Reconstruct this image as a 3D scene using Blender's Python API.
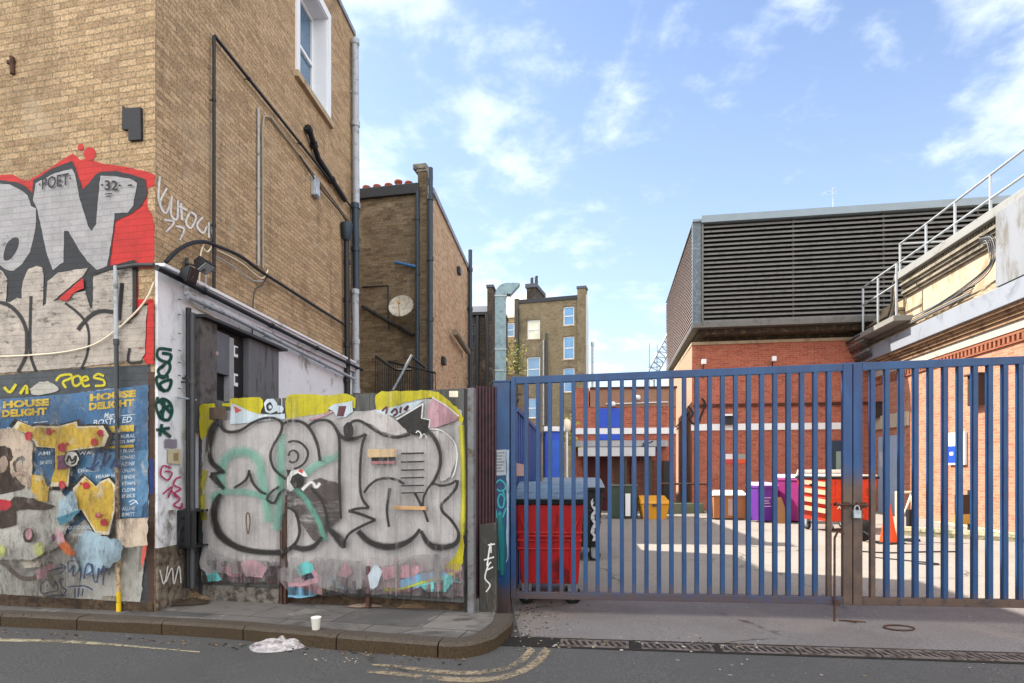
import bpy, math, random
from mathutils import Vector, Matrix, noise
from mathutils.geometry import tessellate_polygon
R = math.radians
rnd = random.Random(7)
S = bpy.context.scene
COL = S.collection
for o in list(bpy.data.objects):
    bpy.data.objects.remove(o)

# ------------------------------------------------------------------ camera, sky, sun, exposure
F, CX, HY, EYE = 600.0, 512.0, 467.0, 1.5
cam = bpy.data.cameras.new('camera'); cam.sensor_width = 36; cam.lens = 36*F/1024
cam.shift_y = (HY-341.5)/1024; cam.clip_end = 2000; cam.clip_start = .05
co = bpy.data.objects.new('camera', cam); COL.objects.link(co)
co.location = (0, 0, EYE); co.rotation_euler = (R(90), 0, 0); S.camera = co
SUN_EL, SUN_A = 47.3, 28           # the sun stands beyond the buildings on the viewer's left-hand side
sdir = Vector((-math.cos(R(SUN_A))*math.cos(R(SUN_EL)), math.sin(R(SUN_A))*math.cos(R(SUN_EL)), math.sin(R(SUN_EL))))
sl = bpy.data.lights.new('sun', 'SUN'); sl.energy = 4.8; sl.angle = R(.5); sl.color = (1, .93, .82)
so = bpy.data.objects.new('sun', sl); COL.objects.link(so)
so.rotation_euler = sdir.to_track_quat('Z', 'Y').to_euler(); so.location = sdir*60
S.view_settings.view_transform = 'Standard'; S.view_settings.look = 'None'
S.view_settings.gamma = 1; S.view_settings.use_curve_mapping = False
S.view_settings.exposure = 1.38
S.cycles.transparent_max_bounces = 24
S.cycles.max_bounces = 7

w = bpy.data.worlds.new('World'); S.world = w; w.use_nodes = True
nt = w.node_tree; nt.nodes.clear()
def nd(nt, t, **k):
    n = nt.nodes.new(t)
    for a, v in k.items():
        if a[0] == '_': n.inputs[a[1:].replace('_', ' ')].default_value = v
        else: setattr(n, a, v)
    return n
def math_(nt, op, a, b=None, c=None, clamp=False):
    n = nd(nt, 'ShaderNodeMath', operation=op, use_clamp=clamp)
    for i, v in enumerate((a, b, c)):
        if v is None: continue
        if isinstance(v, (int, float)): n.inputs[i].default_value = v
        else: nt.links.new(v, n.inputs[i])
    return n.outputs[0]
def sstep(nt, v, lo, hi, a=0, b=1):
    n = nd(nt, 'ShaderNodeMapRange', interpolation_type='SMOOTHSTEP')
    nt.links.new(v, n.inputs[0])
    for i, x in enumerate((lo, hi, a, b)): n.inputs[i+1].default_value = x
    return n.outputs[0]
def mixc(nt, f, a, b, mode='MIX'):
    n = nd(nt, 'ShaderNodeMix', data_type='RGBA', blend_type=mode)
    for s, v in ((0, f), (6, a), (7, b)):
        if hasattr(v, 'node'): nt.links.new(v, n.inputs[s])
        elif isinstance(v, (int, float)): n.inputs[s].default_value = v
        else: n.inputs[s].default_value = (*v[:3], 1)
    return n.outputs[2]
L = nt.links.new
sky = nd(nt, 'ShaderNodeTexSky', sky_type='NISHITA', sun_disc=False, sun_elevation=R(SUN_EL),
         sun_rotation=math.atan2(sdir.x, sdir.y), air_density=1.0, dust_density=.6, ozone_density=1.5)
geo = nd(nt, 'ShaderNodeTexCoord')
sep = nd(nt, 'ShaderNodeSeparateXYZ'); L(geo.outputs['Generated'], sep.inputs[0])
zz = math_(nt, 'ADD', math_(nt, 'MAXIMUM', sep.outputs[2], 0), .22)
px_ = math_(nt, 'DIVIDE', sep.outputs[0], zz); py_ = math_(nt, 'DIVIDE', sep.outputs[1], zz)
cmb = nd(nt, 'ShaderNodeCombineXYZ', _Z=3.7); L(px_, cmb.inputs[0]); L(py_, cmb.inputs[1])
n1 = nd(nt, 'ShaderNodeTexNoise', _Scale=5.8, _Detail=9, _Roughness=.60, _Distortion=.15); L(cmb.outputs[0], n1.inputs[0])
n2 = nd(nt, 'ShaderNodeTexNoise', _Scale=.75, _Detail=3, _Roughness=.5); L(cmb.outputs[0], n2.inputs[0])
dens = math_(nt, 'ADD', math_(nt, 'MULTIPLY', n1.outputs[0], .6), math_(nt, 'MULTIPLY', n2.outputs[0], .55))
# a broken bank of cloud over the middle of the street's end, open sky to its right, and an added bright overcast behind the viewer that fills the shade
leftness = sstep(nt, sep.outputs[0], .22, -.18)
dens = math_(nt, 'ADD', dens, math_(nt, 'MULTIPLY', leftness, .035))
front = sstep(nt, dens, .545, .72, 0, .70)
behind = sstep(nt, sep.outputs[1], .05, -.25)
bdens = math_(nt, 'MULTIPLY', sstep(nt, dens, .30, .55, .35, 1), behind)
ccol = mixc(nt, behind, (5.6, 5.9, 6.3), (11.5, 11.3, 11.0))
skyc = mixc(nt, 1.0, sky.outputs[0], (.97, .96, 1.0), 'MULTIPLY')
horizon_pale = sstep(nt, sep.outputs[2], .75, .0, .03, .36)
skyc = mixc(nt, horizon_pale, skyc, (4.2, 4.95, 6.0))
c1 = mixc(nt, front, skyc, (4.7, 5.2, 5.8))
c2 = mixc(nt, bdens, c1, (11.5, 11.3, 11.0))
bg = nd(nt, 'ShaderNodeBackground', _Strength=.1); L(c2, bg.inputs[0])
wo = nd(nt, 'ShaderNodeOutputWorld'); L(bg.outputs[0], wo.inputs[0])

# ------------------------------------------------------------------ geometry helpers
def gz(x): return .016*max(-12, min(12, x))-.05           # the street falls gently to the left
def ray(px, py): return (px-CX)/F, (HY-py)/F
def G(px, py, dz=0):
    u, v = ray(px, py); Y = (EYE+.05-dz)/(.016*u-v)
    return Vector((u*Y, Y, gz(u*Y)+dz))
def up(v, z): return Vector((v[0], v[1], z))
class Plane:
    def __init__(s, p0, d):
        s.p = Vector((p0[0], p0[1], 0)); s.d = Vector((d[0], d[1], 0)).normalized(); s.n = Vector((s.d.y, -s.d.x, 0))
    def P(s, a, z, off=0): return s.p+s.d*a+s.n*off+Vector((0, 0, z))
    def hit(s, px, py, off=0):
        u, v = ray(px, py); q = s.p+s.n*off
        Y = (q.x*s.n.x+q.y*s.n.y)/(u*s.n.x+s.n.y)
        x = Vector((u*Y, Y, 0))
        return (x-q).dot(s.d), EYE+v*Y
    def X(s, px, py, off=0):
        a, z = s.hit(px, py, off); return s.P(a, z, off)
    def scale(s, px, py):                       # metres per photo pixel there
        u, v = ray(px, py); return (s.p.x*s.n.x+s.p.y*s.n.y)/(u*s.n.x+s.n.y)/F

class MB:
    def __init__(s): s.v = []; s.f = []; s.mi = []; s.a = {}; s.m = 0; s.sm = []; s.smooth = False
    def face(s, pts):
        i = len(s.v); s.v += [Vector(p) for p in pts]; s.f.append(list(range(i, i+len(pts)))); s.mi.append(s.m); s.sm.append(s.smooth)
    def raw(s, vs, fs):
        i = len(s.v); s.v += [Vector(p) for p in vs]
        for f in fs: s.f.append([j+i for j in f]); s.mi.append(s.m); s.sm.append(s.smooth)
    def hexa(s, b, t):                           # four bottom, four top corners
        s.raw(list(b)+list(t), [(3, 2, 1, 0), (4, 5, 6, 7), (0, 1, 5, 4), (1, 2, 6, 5), (2, 3, 7, 6), (3, 0, 4, 7)])
    def box(s, x0, x1, y0, y1, z0, z1):
        s.hexa([(x0, y0, z0), (x1, y0, z0), (x1, y1, z0), (x0, y1, z0)], [(x0, y0, z1), (x1, y0, z1), (x1, y1, z1), (x0, y1, z1)])
    def pbox(s, pl, a0, a1, z0, z1, o0, o1, dz0=0, dz1=None):       # box lying along a wall plane
        if dz1 is None: dz1 = dz0
        b = [pl.P(a0, z0, o1), pl.P(a1, z0+dz0, o1), pl.P(a1, z0+dz0, o0), pl.P(a0, z0, o0)]
        t = [pl.P(a0, z1, o1), pl.P(a1, z1+dz1, o1), pl.P(a1, z1+dz1, o0), pl.P(a0, z1, o0)]
        s.hexa(b, t)
    def prism(s, poly, z0, z1):
        n = len(poly); b = [(p[0], p[1], z0) for p in poly]; t = [(p[0], p[1], z1) for p in poly]
        s.raw(b+t, [list(range(n))[::-1], list(range(n, 2*n))]+[(i, (i+1) % n, n+(i+1) % n, n+i) for i in range(n)])
    def tube(s, pts, r, n=8, cap=True):
        pts = [Vector(p) for p in pts]; rings = []; k = len(pts)
        rr = r if isinstance(r, (list, tuple)) else [r]*k
        prev = None
        for i, p in enumerate(pts):
            t = (pts[min(i+1, k-1)]-pts[max(i-1, 0)]).normalized()
            if prev is None:
                a = t.cross(Vector((0, 0, 1)))
                if a.length < 1e-3: a = Vector((1, 0, 0))
            else: a = prev-t*prev.dot(t)
            a.normalize(); prev = a; b = t.cross(a)
            rings.append([p+(a*math.cos(2*math.pi*j/n)+b*math.sin(2*math.pi*j/n))*rr[i] for j in range(n)])
        sm = s.smooth; s.smooth = True
        s.raw([v for q in rings for v in q], [(i*n+j, i*n+(j+1) % n, (i+1)*n+(j+1) % n, (i+1)*n+j) for i in range(k-1) for j in range(n)])
        s.smooth = sm
        if cap: s.face(rings[0][::-1]); s.face(rings[-1])
    def lathe(s, prof, c=(0, 0, 0), axis='Z', n=20):
        c = Vector(c); vs = []
        for r, h in prof:
            for j in range(n):
                t = 2*math.pi*j/n; q = (r*math.cos(t), r*math.sin(t), h)
                if axis == 'X': q = (q[2], q[0], q[1])
                if axis == 'Y': q = (q[1], q[2], q[0])
                vs.append(c+Vector(q))
        k = len(prof); sm = s.smooth; s.smooth = True
        s.raw(vs, [(i*n+j, i*n+(j+1) % n, (i+1)*n+(j+1) % n, (i+1)*n+j) for i in range(k-1) for j in range(n)]); s.smooth = sm
        s.face(vs[:n][::-1]); s.face(vs[-n:])
    def build(s, name, mats, parent=None, bevel=0, uvrot=0):
        if not isinstance(mats, (list, tuple)): mats = [mats]
        me = bpy.data.meshes.new(name); me.from_pydata(s.v, [], s.f)
        for m in mats: me.materials.append(m)
        me.polygons.foreach_set('material_index', s.mi); me.polygons.foreach_set('use_smooth', s.sm)
        uv = me.uv_layers.new(name='UVMap').data
        cr, sr = math.cos(uvrot), math.sin(uvrot)
        for p in me.polygons:
            nn = p.normal
            if abs(nn.z) < .72:
                t = Vector((-nn.y, nn.x, 0)).normalized()
                for li in p.loop_indices:
                    q = me.vertices[me.loops[li].vertex_index].co; uv[li].uv = (q.dot(t), q.z)
            else:
                for li in p.loop_indices:
                    q = me.vertices[me.loops[li].vertex_index].co; uv[li].uv = (q.x*cr+q.y*sr, -q.x*sr+q.y*cr)
        at = me.attributes.new('alpha', 'FLOAT', 'POINT')
        at.data.foreach_set('value', [s.a.get(i, 1.0) for i in range(len(s.v))])
        o = bpy.data.objects.new(name, me); COL.objects.link(o)
        if parent is not None: adopt(o, parent)
        if bevel:
            b = o.modifiers.new('bevel', 'BEVEL'); b.width = bevel; b.segments = 2; b.limit_method = 'ANGLE'; b.angle_limit = R(40)
        return o
def world_loc(o):
    if o.parent is None: return Vector(o.location)
    return world_loc(o.parent)+o.matrix_parent_inverse.translation+Vector(o.location)
def adopt(o, parent):
    o.parent = parent; o.matrix_parent_inverse = Matrix.Translation(-world_loc(parent))
def tag(o, label, cat, group=None):
    o['label'] = label; o['category'] = cat
    if group: o['group'] = group
    return o
def thing(name, label, cat, loc=(0, 0, 0), group=None):
    o = bpy.data.objects.new(name, None); COL.objects.link(o); o.location = loc; o.empty_display_size = .2
    return tag(o, label, cat, group)
def struct(o): o['kind'] = 'structure'; return o
def copy_tree(o, parent=None):
    c = o.copy(); COL.objects.link(c)
    if parent is not None: c.parent = parent
    for ch in list(o.children): copy_tree(ch, c)
    return c
def spline(pts, n=6):
    pts = [Vector(p) for p in pts]
    if len(pts) < 3: return pts
    out = []
    for i in range(len(pts)-1):
        p0 = pts[max(i-1, 0)]; p1 = pts[i]; p2 = pts[i+1]; p3 = pts[min(i+2, len(pts)-1)]
        for k in range(n):
            t = k/n
            out.append(.5*((2*p1)+(p2-p0)*t+(2*p0-5*p1+4*p2-p3)*t*t+(3*p1-p0-3*p2+p3)*t**3))
    return out+[pts[-1]]

# ------------------------------------------------------------------ materials
def lin(h):
    h = h.lstrip('#'); r = [int(h[i:i+2], 16)/255 for i in (0, 2, 4)]
    return tuple(c/12.92 if c <= .04045 else ((c+.055)/1.055)**2.4 for c in r)
def C(c): return lin(c) if isinstance(c, str) else tuple(c)
MC = {}
def desat(c, s, v=1): l = .3*c[0]+.55*c[1]+.15*c[2]; return tuple((l+(x-l)*s)*v for x in c)
def shader(name):
    m = bpy.data.materials.new(name); m.use_nodes = True; t = m.node_tree; t.nodes.clear()
    b = t.nodes.new('ShaderNodeBsdfPrincipled'); o = t.nodes.new('ShaderNodeOutputMaterial'); t.links.new(b.outputs[0], o.inputs[0])
    return m, t, b, o
def objco(t):
    return nd(t, 'ShaderNodeTexCoord').outputs['Object']
def ntex(t, vec, scale, detail=4, rough=.55, dist=0, stretch=None):
    if stretch:
        mp = nd(t, 'ShaderNodeMapping'); mp.inputs['Scale'].default_value = stretch; t.links.new(vec, mp.inputs[0]); vec = mp.outputs[0]
    n = nd(t, 'ShaderNodeTexNoise', _Scale=scale, _Detail=detail, _Roughness=rough, _Distortion=dist); t.links.new(vec, n.inputs['Vector'])
    return n.outputs[0]
def plain(name, col, rough=.7, var=.22, scale=3.0, fine=60, bump=.15, metal=0.0, dirt=None, dirt_amt=.4, stretch=None, spec=.4):
    """Solid paint, metal, stone or plastic with mottling, optional dirt patches and a little relief."""
    if name in MC: return MC[name]
    m, t, b, o = shader(name); v = objco(t); c = C(col)
    a = ntex(t, v, scale, 5, .6, .3, stretch); f = ntex(t, v, fine, 3)
    k = math_(t, 'ADD', math_(t, 'MULTIPLY', a, .7), math_(t, 'MULTIPLY', f, .3))
    r = nd(t, 'ShaderNodeValToRGB'); t.links.new(k, r.inputs[0])
    r.color_ramp.elements[0].position = .3; r.color_ramp.elements[1].position = .7
    r.color_ramp.elements[0].color = (*[x*(1-var) for x in c], 1); r.color_ramp.elements[1].color = (*[min(1, x*(1+var)) for x in c], 1)
    out = r.outputs[0]
    if dirt:
        dn = ntex(t, v, scale*1.7, 7, .68, .5, stretch)
        out = mixc(t, sstep(t, dn, .62-dirt_amt*.35, .72-dirt_amt*.15), out, C(dirt))
    t.links.new(out, b.inputs['Base Color'])
    b.inputs['Roughness'].default_value = rough; b.inputs['Metallic'].default_value = metal; b.inputs['Specular IOR Level'].default_value = spec
    if bump:
        bp = nd(t, 'ShaderNodeBump', _Strength=bump, _Distance=.01); t.links.new(k, bp.inputs['Height']); t.links.new(bp.outputs[0], b.inputs['Normal'])
    MC[name] = m; return m
def brick(name, pal, mortar, stain=None, stain_amt=.5, wid=.215, row=.067, joint=.010, bump=.9, pale=None, pits=.75, streak=.45, sat=.80, val=.93):
    if name in MC: return MC[name]
    m, t, b, o = shader(name); uv = nd(t, 'ShaderNodeTexCoord'); v = uv.outputs['Object']
    wob = nd(t, 'ShaderNodeTexNoise', _Scale=7.0, _Detail=2); t.links.new(uv.outputs['UV'], wob.inputs['Vector'])
    wv = nd(t, 'ShaderNodeVectorMath', operation='MULTIPLY_ADD'); t.links.new(wob.outputs[1], wv.inputs[0])
    wv.inputs[1].default_value = (.012, .012, 0); t.links.new(uv.outputs['UV'], wv.inputs[2])
    bt = nd(t, 'ShaderNodeTexBrick', _Scale=1.0, _Color1=(0, 0, 0, 1), _Color2=(1, 1, 1, 1), _Mortar=(.5, .5, .5, 1), _Mortar_Size=joint*.55, _Mortar_Smooth=.25, _Bias=0, _Brick_Width=wid, _Row_Height=row)
    bt.offset = .5; t.links.new(wv.outputs[0], bt.inputs['Vector'])
    a = ntex(t, v, 1.1, 6, .62, .4); f = ntex(t, v, 45, 4, .65)
    md = ntex(t, v, 9, 5, .7, .5)
    k = math_(t, 'ADD', math_(t, 'MULTIPLY', bt.outputs[0], .46), math_(t, 'ADD', math_(t, 'MULTIPLY', a, .28), math_(t, 'MULTIPLY', md, .26)))
    r = nd(t, 'ShaderNodeValToRGB'); t.links.new(k, r.inputs[0]); e = r.color_ramp.elements
    while len(e) < len(pal): e.new(.5)
    for i, p in enumerate(pal): e[i].position = .12+.76*i/(len(pal)-1); e[i].color = (*desat(C(p), sat, val), 1)
    col = mixc(t, math_(t, 'MULTIPLY', bt.outputs['Fac'], .9), r.outputs[0], C(mortar))
    g = sstep(t, f, .28, .72, .60, 1.32); gg = nd(t, 'ShaderNodeCombineColor')
    for i in range(3): t.links.new(g, gg.inputs[i])
    col = mixc(t, 1.0, col, gg.outputs[0], 'MULTIPLY')
    pit = ntex(t, v, 17, 7, .78, .8)
    col = mixc(t, math_(t, 'MULTIPLY', sstep(t, pit, .58, .70), pits), col, tuple(x*.38 for x in C(pal[0])))
    if stain:
        sn = ntex(t, v, .55, 8, .66, .8, (1, 1, .6))
        col = mixc(t, sstep(t, sn, .66-.3*stain_amt, .8-.1*stain_amt, 0, .75), col, C(stain))
    if streak:
        s1 = ntex(t, v, 1.5, 7, .68, .4, (1, 1, .16)); col = mixc(t, sstep(t, s1, .54, .76, 0, streak), col, C('#3f372d'))
        s2 = ntex(t, v, .8, 8, .72, 1.2); col = mixc(t, sstep(t, s2, .55, .70, 0, streak*.8), col, C('#a99a84'))
    if pale:
        pn = ntex(t, v, 2.3, 7, .7, .6)
        col = mixc(t, sstep(t, pn, .58, .74, 0, .6), col, C(pale))
    t.links.new(col, b.inputs['Base Color']); b.inputs['Roughness'].default_value = .9; b.inputs['Specular IOR Level'].default_value = .2
    h = math_(t, 'SUBTRACT', math_(t, 'MULTIPLY', f, .35), bt.outputs['Fac'])
    bp = nd(t, 'ShaderNodeBump', _Strength=bump, _Distance=.012); t.links.new(h, bp.inputs['Height']); t.links.new(bp.outputs[0], b.inputs['Normal'])
    MC[name] = m; return m
def spray(name, col, wear=.25, scale=18, rough=.6, stretch=None, op=1.0, var=.15, pat=None):
    """Paint film: covers unevenly, thin where the noise is low, faded towards the edge of a sprayed line; it follows the joints of
    the bricks or boards beneath."""
    pat = pat or PAT
    name = name+' on '+pat
    if name in MC: return MC[name]
    m, t, b, o = shader(name); v = objco(t); c = C(col)
    n = ntex(t, v, scale, 6, .7, .3, stretch); n2 = ntex(t, v, 3.1, 5, .6, .3, stretch); fine = ntex(t, v, 70, 4, .7)
    mo = math_(t, 'ADD', math_(t, 'MULTIPLY', ntex(t, v, 4, 8, .7, .4), .6), math_(t, 'MULTIPLY', fine, .4))
    mott = sstep(t, mo, .32, .68, 1-var*1.5, 1+var); h = math_(t, 'MULTIPLY', fine, .4)
    if pat != 'smooth':
        uv = nd(t, 'ShaderNodeTexCoord'); wob = nd(t, 'ShaderNodeTexNoise', _Scale=7.0, _Detail=2); t.links.new(uv.outputs['UV'], wob.inputs['Vector'])
        wv = nd(t, 'ShaderNodeVectorMath', operation='MULTIPLY_ADD'); t.links.new(wob.outputs[1], wv.inputs[0]); t.links.new(uv.outputs['UV'], wv.inputs[2])
        wv.inputs[1].default_value = (.010, .010, 0) if pat == 'brick' else (.001, .001, 0)
        bt = nd(t, 'ShaderNodeTexBrick', _Scale=1.0, _Color1=(0, 0, 0, 1), _Color2=(1, 1, 1, 1), _Mortar=(.5, .5, .5, 1), _Mortar_Smooth=.3, _Bias=0)
        bt.inputs['Mortar Size'].default_value = .0045 if pat == 'brick' else .0022; bt.inputs['Brick Width'].default_value = .215 if pat == 'brick' else .142
        bt.inputs['Row Height'].default_value = .067 if pat == 'brick' else 60.0; bt.offset = .5 if pat == 'brick' else 0; t.links.new(wv.outputs[0], bt.inputs['Vector'])
        k = math_(t, 'SUBTRACT', 1.04, math_(t, 'MULTIPLY', bt.outputs['Fac'], .2 if pat == 'brick' else .45))
        k = math_(t, 'ADD', k, math_(t, 'MULTIPLY', math_(t, 'SUBTRACT', bt.outputs[0], .5), .12))
        mott = math_(t, 'MULTIPLY', mott, k); h = math_(t, 'SUBTRACT', h, math_(t, 'MULTIPLY', bt.outputs['Fac'], .8))
        if pat == 'board': mott = math_(t, 'MULTIPLY', mott, sstep(t, ntex(t, v, 9, 6, .7, .2, (1, 1, .12)), .3, .62, .80, 1.05))
    gg = nd(t, 'ShaderNodeCombineColor')
    for i in range(3): t.links.new(mott, gg.inputs[i])
    t.links.new(mixc(t, 1.0, c, gg.outputs[0], 'MULTIPLY'), b.inputs['Base Color']); b.inputs['Roughness'].default_value = rough; b.inputs['Specular IOR Level'].default_value = .3
    bp = nd(t, 'ShaderNodeBump', _Strength=.45, _Distance=.008); t.links.new(h, bp.inputs['Height']); t.links.new(bp.outputs[0], b.inputs['Normal'])
    at = nd(t, 'ShaderNodeAttribute', attribute_name='alpha')
    k = math_(t, 'ADD', math_(t, 'MULTIPLY', n, .6), math_(t, 'MULTIPLY', n2, .4))
    cover = math_(t, 'MULTIPLY', sstep(t, k, wear*.9-.02, wear*.9+.16), op)
    al = math_(t, 'MULTIPLY', cover, at.outputs['Fac'], clamp=True)
    tr = nd(t, 'ShaderNodeBsdfTransparent'); mx = nd(t, 'ShaderNodeMixShader')
    t.links.new(al, mx.inputs[0]); t.links.new(tr.outputs[0], mx.inputs[1]); t.links.new(b.outputs[0], mx.inputs[2]); t.links.new(mx.outputs[0], o.inputs[0])
    MC[name] = m; return m
PAT = 'smooth'
def glass(name, tint, rough=.08):
    if name in MC: return MC[name]
    m, t, b, o = shader(name); v = objco(t)
    t.links.new(mixc(t, sstep(t, ntex(t, v, 1.5, 3), .3, .7), C(tint), tuple(x*1.4 for x in C(tint))), b.inputs['Base Color'])
    b.inputs['Roughness'].default_value = rough; b.inputs['Specular IOR Level'].default_value = 1.0; b.inputs['Metallic'].default_value = .35
    MC[name] = m; return m

# flat paint: polygons, sprayed lines and lettering traced onto a wall's own plane
class Paint:
    def __init__(s, plane, off=.004, step=.0012): s.pl = plane; s.off = off; s.step = step; s.k = 0; s.mb = MB(); s.mats = []
    def _m(s, mat):
        if mat not in s.mats: s.mats.append(mat)
        s.mb.m = s.mats.index(mat); s.k += 1; return s.off+s.k*s.step
    def poly(s, mat, pts, jit=.35, smooth=False):
        h = s._m(mat); q = [Vector((x, y, 0)) for x, y in pts]
        if smooth: q = spline(q+[q[0]], 5)[:-1]
        else:
            r = []
            for i, p in enumerate(q):
                e = q[(i+1) % len(q)]; n = max(1, int((e-p).length/4))
                r += [p.lerp(e, j/n) for j in range(n)]
            q = r
        q = [p+Vector((noise.noise(p*.35)*jit*2, noise.noise(p*.35+Vector((9, 3, 1)))*jit*2, 0)) for p in q]
        w3 = [s.pl.X(p.x, p.y, h) for p in q]
        s.mb.raw(w3, [tuple(t) for t in tessellate_polygon([q])])
    def line(s, mat, pts, wd=3.0, soft=.3, curve=True):
        h = s._m(mat); q = [Vector((p[0], p[1], 0)) for p in pts]
        ws = [p[2] if len(p) > 2 else wd for p in pts]
        if curve and len(q) > 2:
            ww = spline([Vector((x, 0, 0)) for x in ws], 6); q = spline(q, 6); ws = [a.x for a in ww]
        k = len(q); vs = []; i0 = len(s.mb.v)
        for i, p in enumerate(q):
            t = (q[min(i+1, k-1)]-q[max(i-1, 0)])
            if t.length < 1e-6: t = Vector((1, 0, 0))
            t.normalize(); nn = Vector((-t.y, t.x, 0)); hw = ws[i]/2*(1+.12*noise.noise(p*.2))
            for c in (-1-soft, -1+soft, 1-soft, 1+soft): 
                e = p+nn*hw*c; vs.append(s.pl.X(e.x, e.y, h))
        for i in range(k): s.mb.a[i0+4*i] = 0.0; s.mb.a[i0+4*i+3] = 0.0
        s.mb.raw(vs, [(4*i+j, 4*i+j+1, 4*i+5+j, 4*i+4+j) for i in range(k-1) for j in range(3)])
    def dot(s, mat, x, y, rx, ry=None, jit=.4):
        ry = ry or rx
        s.poly(mat, [(x+rx*math.cos(a*math.pi/8), y+ry*math.sin(a*math.pi/8)) for a in range(16)], jit)
    def text(s, mat, body, x0, y0, x1, y1, slope=0, bold=0, shear=0):
        h = s._m(mat); s.mb.raw([s.pl.X(x, y, h) for x, y in text_px(body, x0, y0, x1, y1, slope, bold, shear)[0]], text_px(body, x0, y0, x1, y1, slope, bold, shear)[1])
    def build(s, name, parent=None): return s.mb.build(name, s.mats, parent)
TC = {}
def text_px(body, x0, y0, x1, y1, slope=0, bold=0, shear=0):
    key = (body, bold, shear)
    if key not in TC:
        cu = bpy.data.curves.new('lettering', 'FONT'); cu.body = body; cu.offset = bold; cu.shear = shear; cu.resolution_u = 2
        o = bpy.data.objects.new('lettering', cu); COL.objects.link(o)
        me = o.evaluated_get(bpy.context.evaluated_depsgraph_get()).to_mesh()
        TC[key] = ([v.co.copy() for v in me.vertices], [tuple(p.vertices) for p in me.polygons])
        bpy.data.objects.remove(o); bpy.data.curves.remove(cu)
    vs, fs = TC[key]
    ax = min(v.x for v in vs); bx = max(v.x for v in vs); ay = min(v.y for v in vs); by = max(v.y for v in vs)
    out = []
    for v in vs:
        x = x0+(v.x-ax)/(bx-ax)*(x1-x0); out.append((x, y1+(v.y-ay)/(by-ay)*(y0-y1)+slope*(x-x0)))
    return out, fs

def wall_faces(mb, pl, a0, a1, z0, z1, holes=(), off=0, reveal=.12):
    """Wall sheet with rectangular openings and their reveals."""
    xs = sorted({a0, a1, *[h[0] for h in holes], *[h[1] for h in holes]}); zs = sorted({z0, z1, *[h[2] for h in holes], *[h[3] for h in holes]})
    for i in range(len(xs)-1):
        for j in range(len(zs)-1):
            cx, cz = (xs[i]+xs[i+1])/2, (zs[j]+zs[j+1])/2
            if any(h[0] < cx < h[1] and h[2] < cz < h[3] for h in holes): continue
            mb.face([pl.P(xs[i], zs[j], off), pl.P(xs[i+1], zs[j], off), pl.P(xs[i+1], zs[j+1], off), pl.P(xs[i], zs[j+1], off)])
    for h in holes:
        c = [(h[0], h[2]), (h[1], h[2]), (h[1], h[3]), (h[0], h[3])]
        for i in range(4):
            p, q = c[i], c[(i+1) % 4]
            mb.face([pl.P(*q, off), pl.P(*p, off), pl.P(*p, off-reveal), pl.P(*q, off-reveal)])
def window(pl, a0, a1, z0, z1, root, frame_m, glass_m, back=-.10, fw=.06, sill=None, split=True, label=None):
    mb = MB()
    for b in ((a0, a0+fw, z0, z1), (a1-fw, a1, z0, z1), (a0+fw, a1-fw, z0, z0+fw), (a0+fw, a1-fw, z1-fw, z1)): mb.pbox(pl, *b, back-.06, back)
    if split: mb.pbox(pl, a0+fw, a1-fw, (z0+z1)/2-.03, (z0+z1)/2+.03, back-.05, back+.01)
    win = mb.build('window', frame_m, root)
    if label: win['label'] = label
    g = MB(); g.pbox(pl, a0+fw, a1-fw, z0+fw, z1-fw, back-.05, back-.03); g.build('pane', glass_m, win)
    if sill: k = MB(); k.pbox(pl, a0-.06, a1+.06, z0-.07, z0+.01, back, .05); k.build('sill', sill, win)
    return win
# ------------------------------------------------------------------ shared materials
STOCK = brick('yellow stock brick', ['#6b5232', '#9c7f58', '#ab8d64', '#b6976e', '#927554', '#c6ab82'], '#8a7a60', stain='#574735', stain_amt=.42, joint=.011, pale='#b3a48c', pits=.95, streak=.6, val=1.0, sat=.80)
STOCKB = brick('brown stock brick', ['#5c4426', '#87673e', '#9f7a4c', '#ad895a', '#7c5c3a', '#ba986a'], '#907c60', stain='#4a3a28', stain_amt=.45)
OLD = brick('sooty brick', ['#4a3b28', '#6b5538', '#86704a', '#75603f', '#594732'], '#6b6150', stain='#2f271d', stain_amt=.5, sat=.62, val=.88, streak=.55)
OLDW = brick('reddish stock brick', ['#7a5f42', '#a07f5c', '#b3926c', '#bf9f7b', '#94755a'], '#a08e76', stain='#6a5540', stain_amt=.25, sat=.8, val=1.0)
DARKB = brick('dark sooty brick', ['#2e2923', '#47403a', '#5a5046', '#3b342e'], '#4a443c', stain='#1f1c19', stain_amt=.5)
FARB = brick('far stock brick', ['#5f5138', '#80704e', '#8e7d5a', '#716143'], '#7a6e58', stain='#463d2e', stain_amt=.6, sat=.7, streak=.6)
RED = brick('red brick', ['#6e2a17', '#8f3a20', '#9c4426', '#a34c2d', '#7d3119'], '#a58a76', stain='#6a3a28', stain_amt=.2, joint=.012, sat=.74, val=1.36, streak=.3)
REDR = brick('orange red brick', ['#8f5238', '#a8684c', '#b0745a', '#b67c62', '#9c5e45'], '#b39a86', stain='#93705a', stain_amt=.15, sat=.92, val=1.04, streak=.22)
WHITE = plain('white render', '#cfd1d6', .75, .08, 1.2, 30, .2, dirt='#8c8a86', dirt_amt=.22)
STONE = plain('cream stone', '#a39279', .85, .14, 1.5, 50, .3, dirt='#85735c', dirt_amt=.45, stretch=(1, 1, .4))
LEAD = plain('grey coping', '#7d8289', .6, .12, 2, 40, .15, dirt='#5c6066', dirt_amt=.3)
PALEBAND = plain('pale grey band', '#838992', .6, .07, 1.2, 40, .1, dirt='#6f757d', dirt_amt=.25)
BLACKM = plain('black metal', '#15161a', .5, .3, 8, 80, .1)
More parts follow.
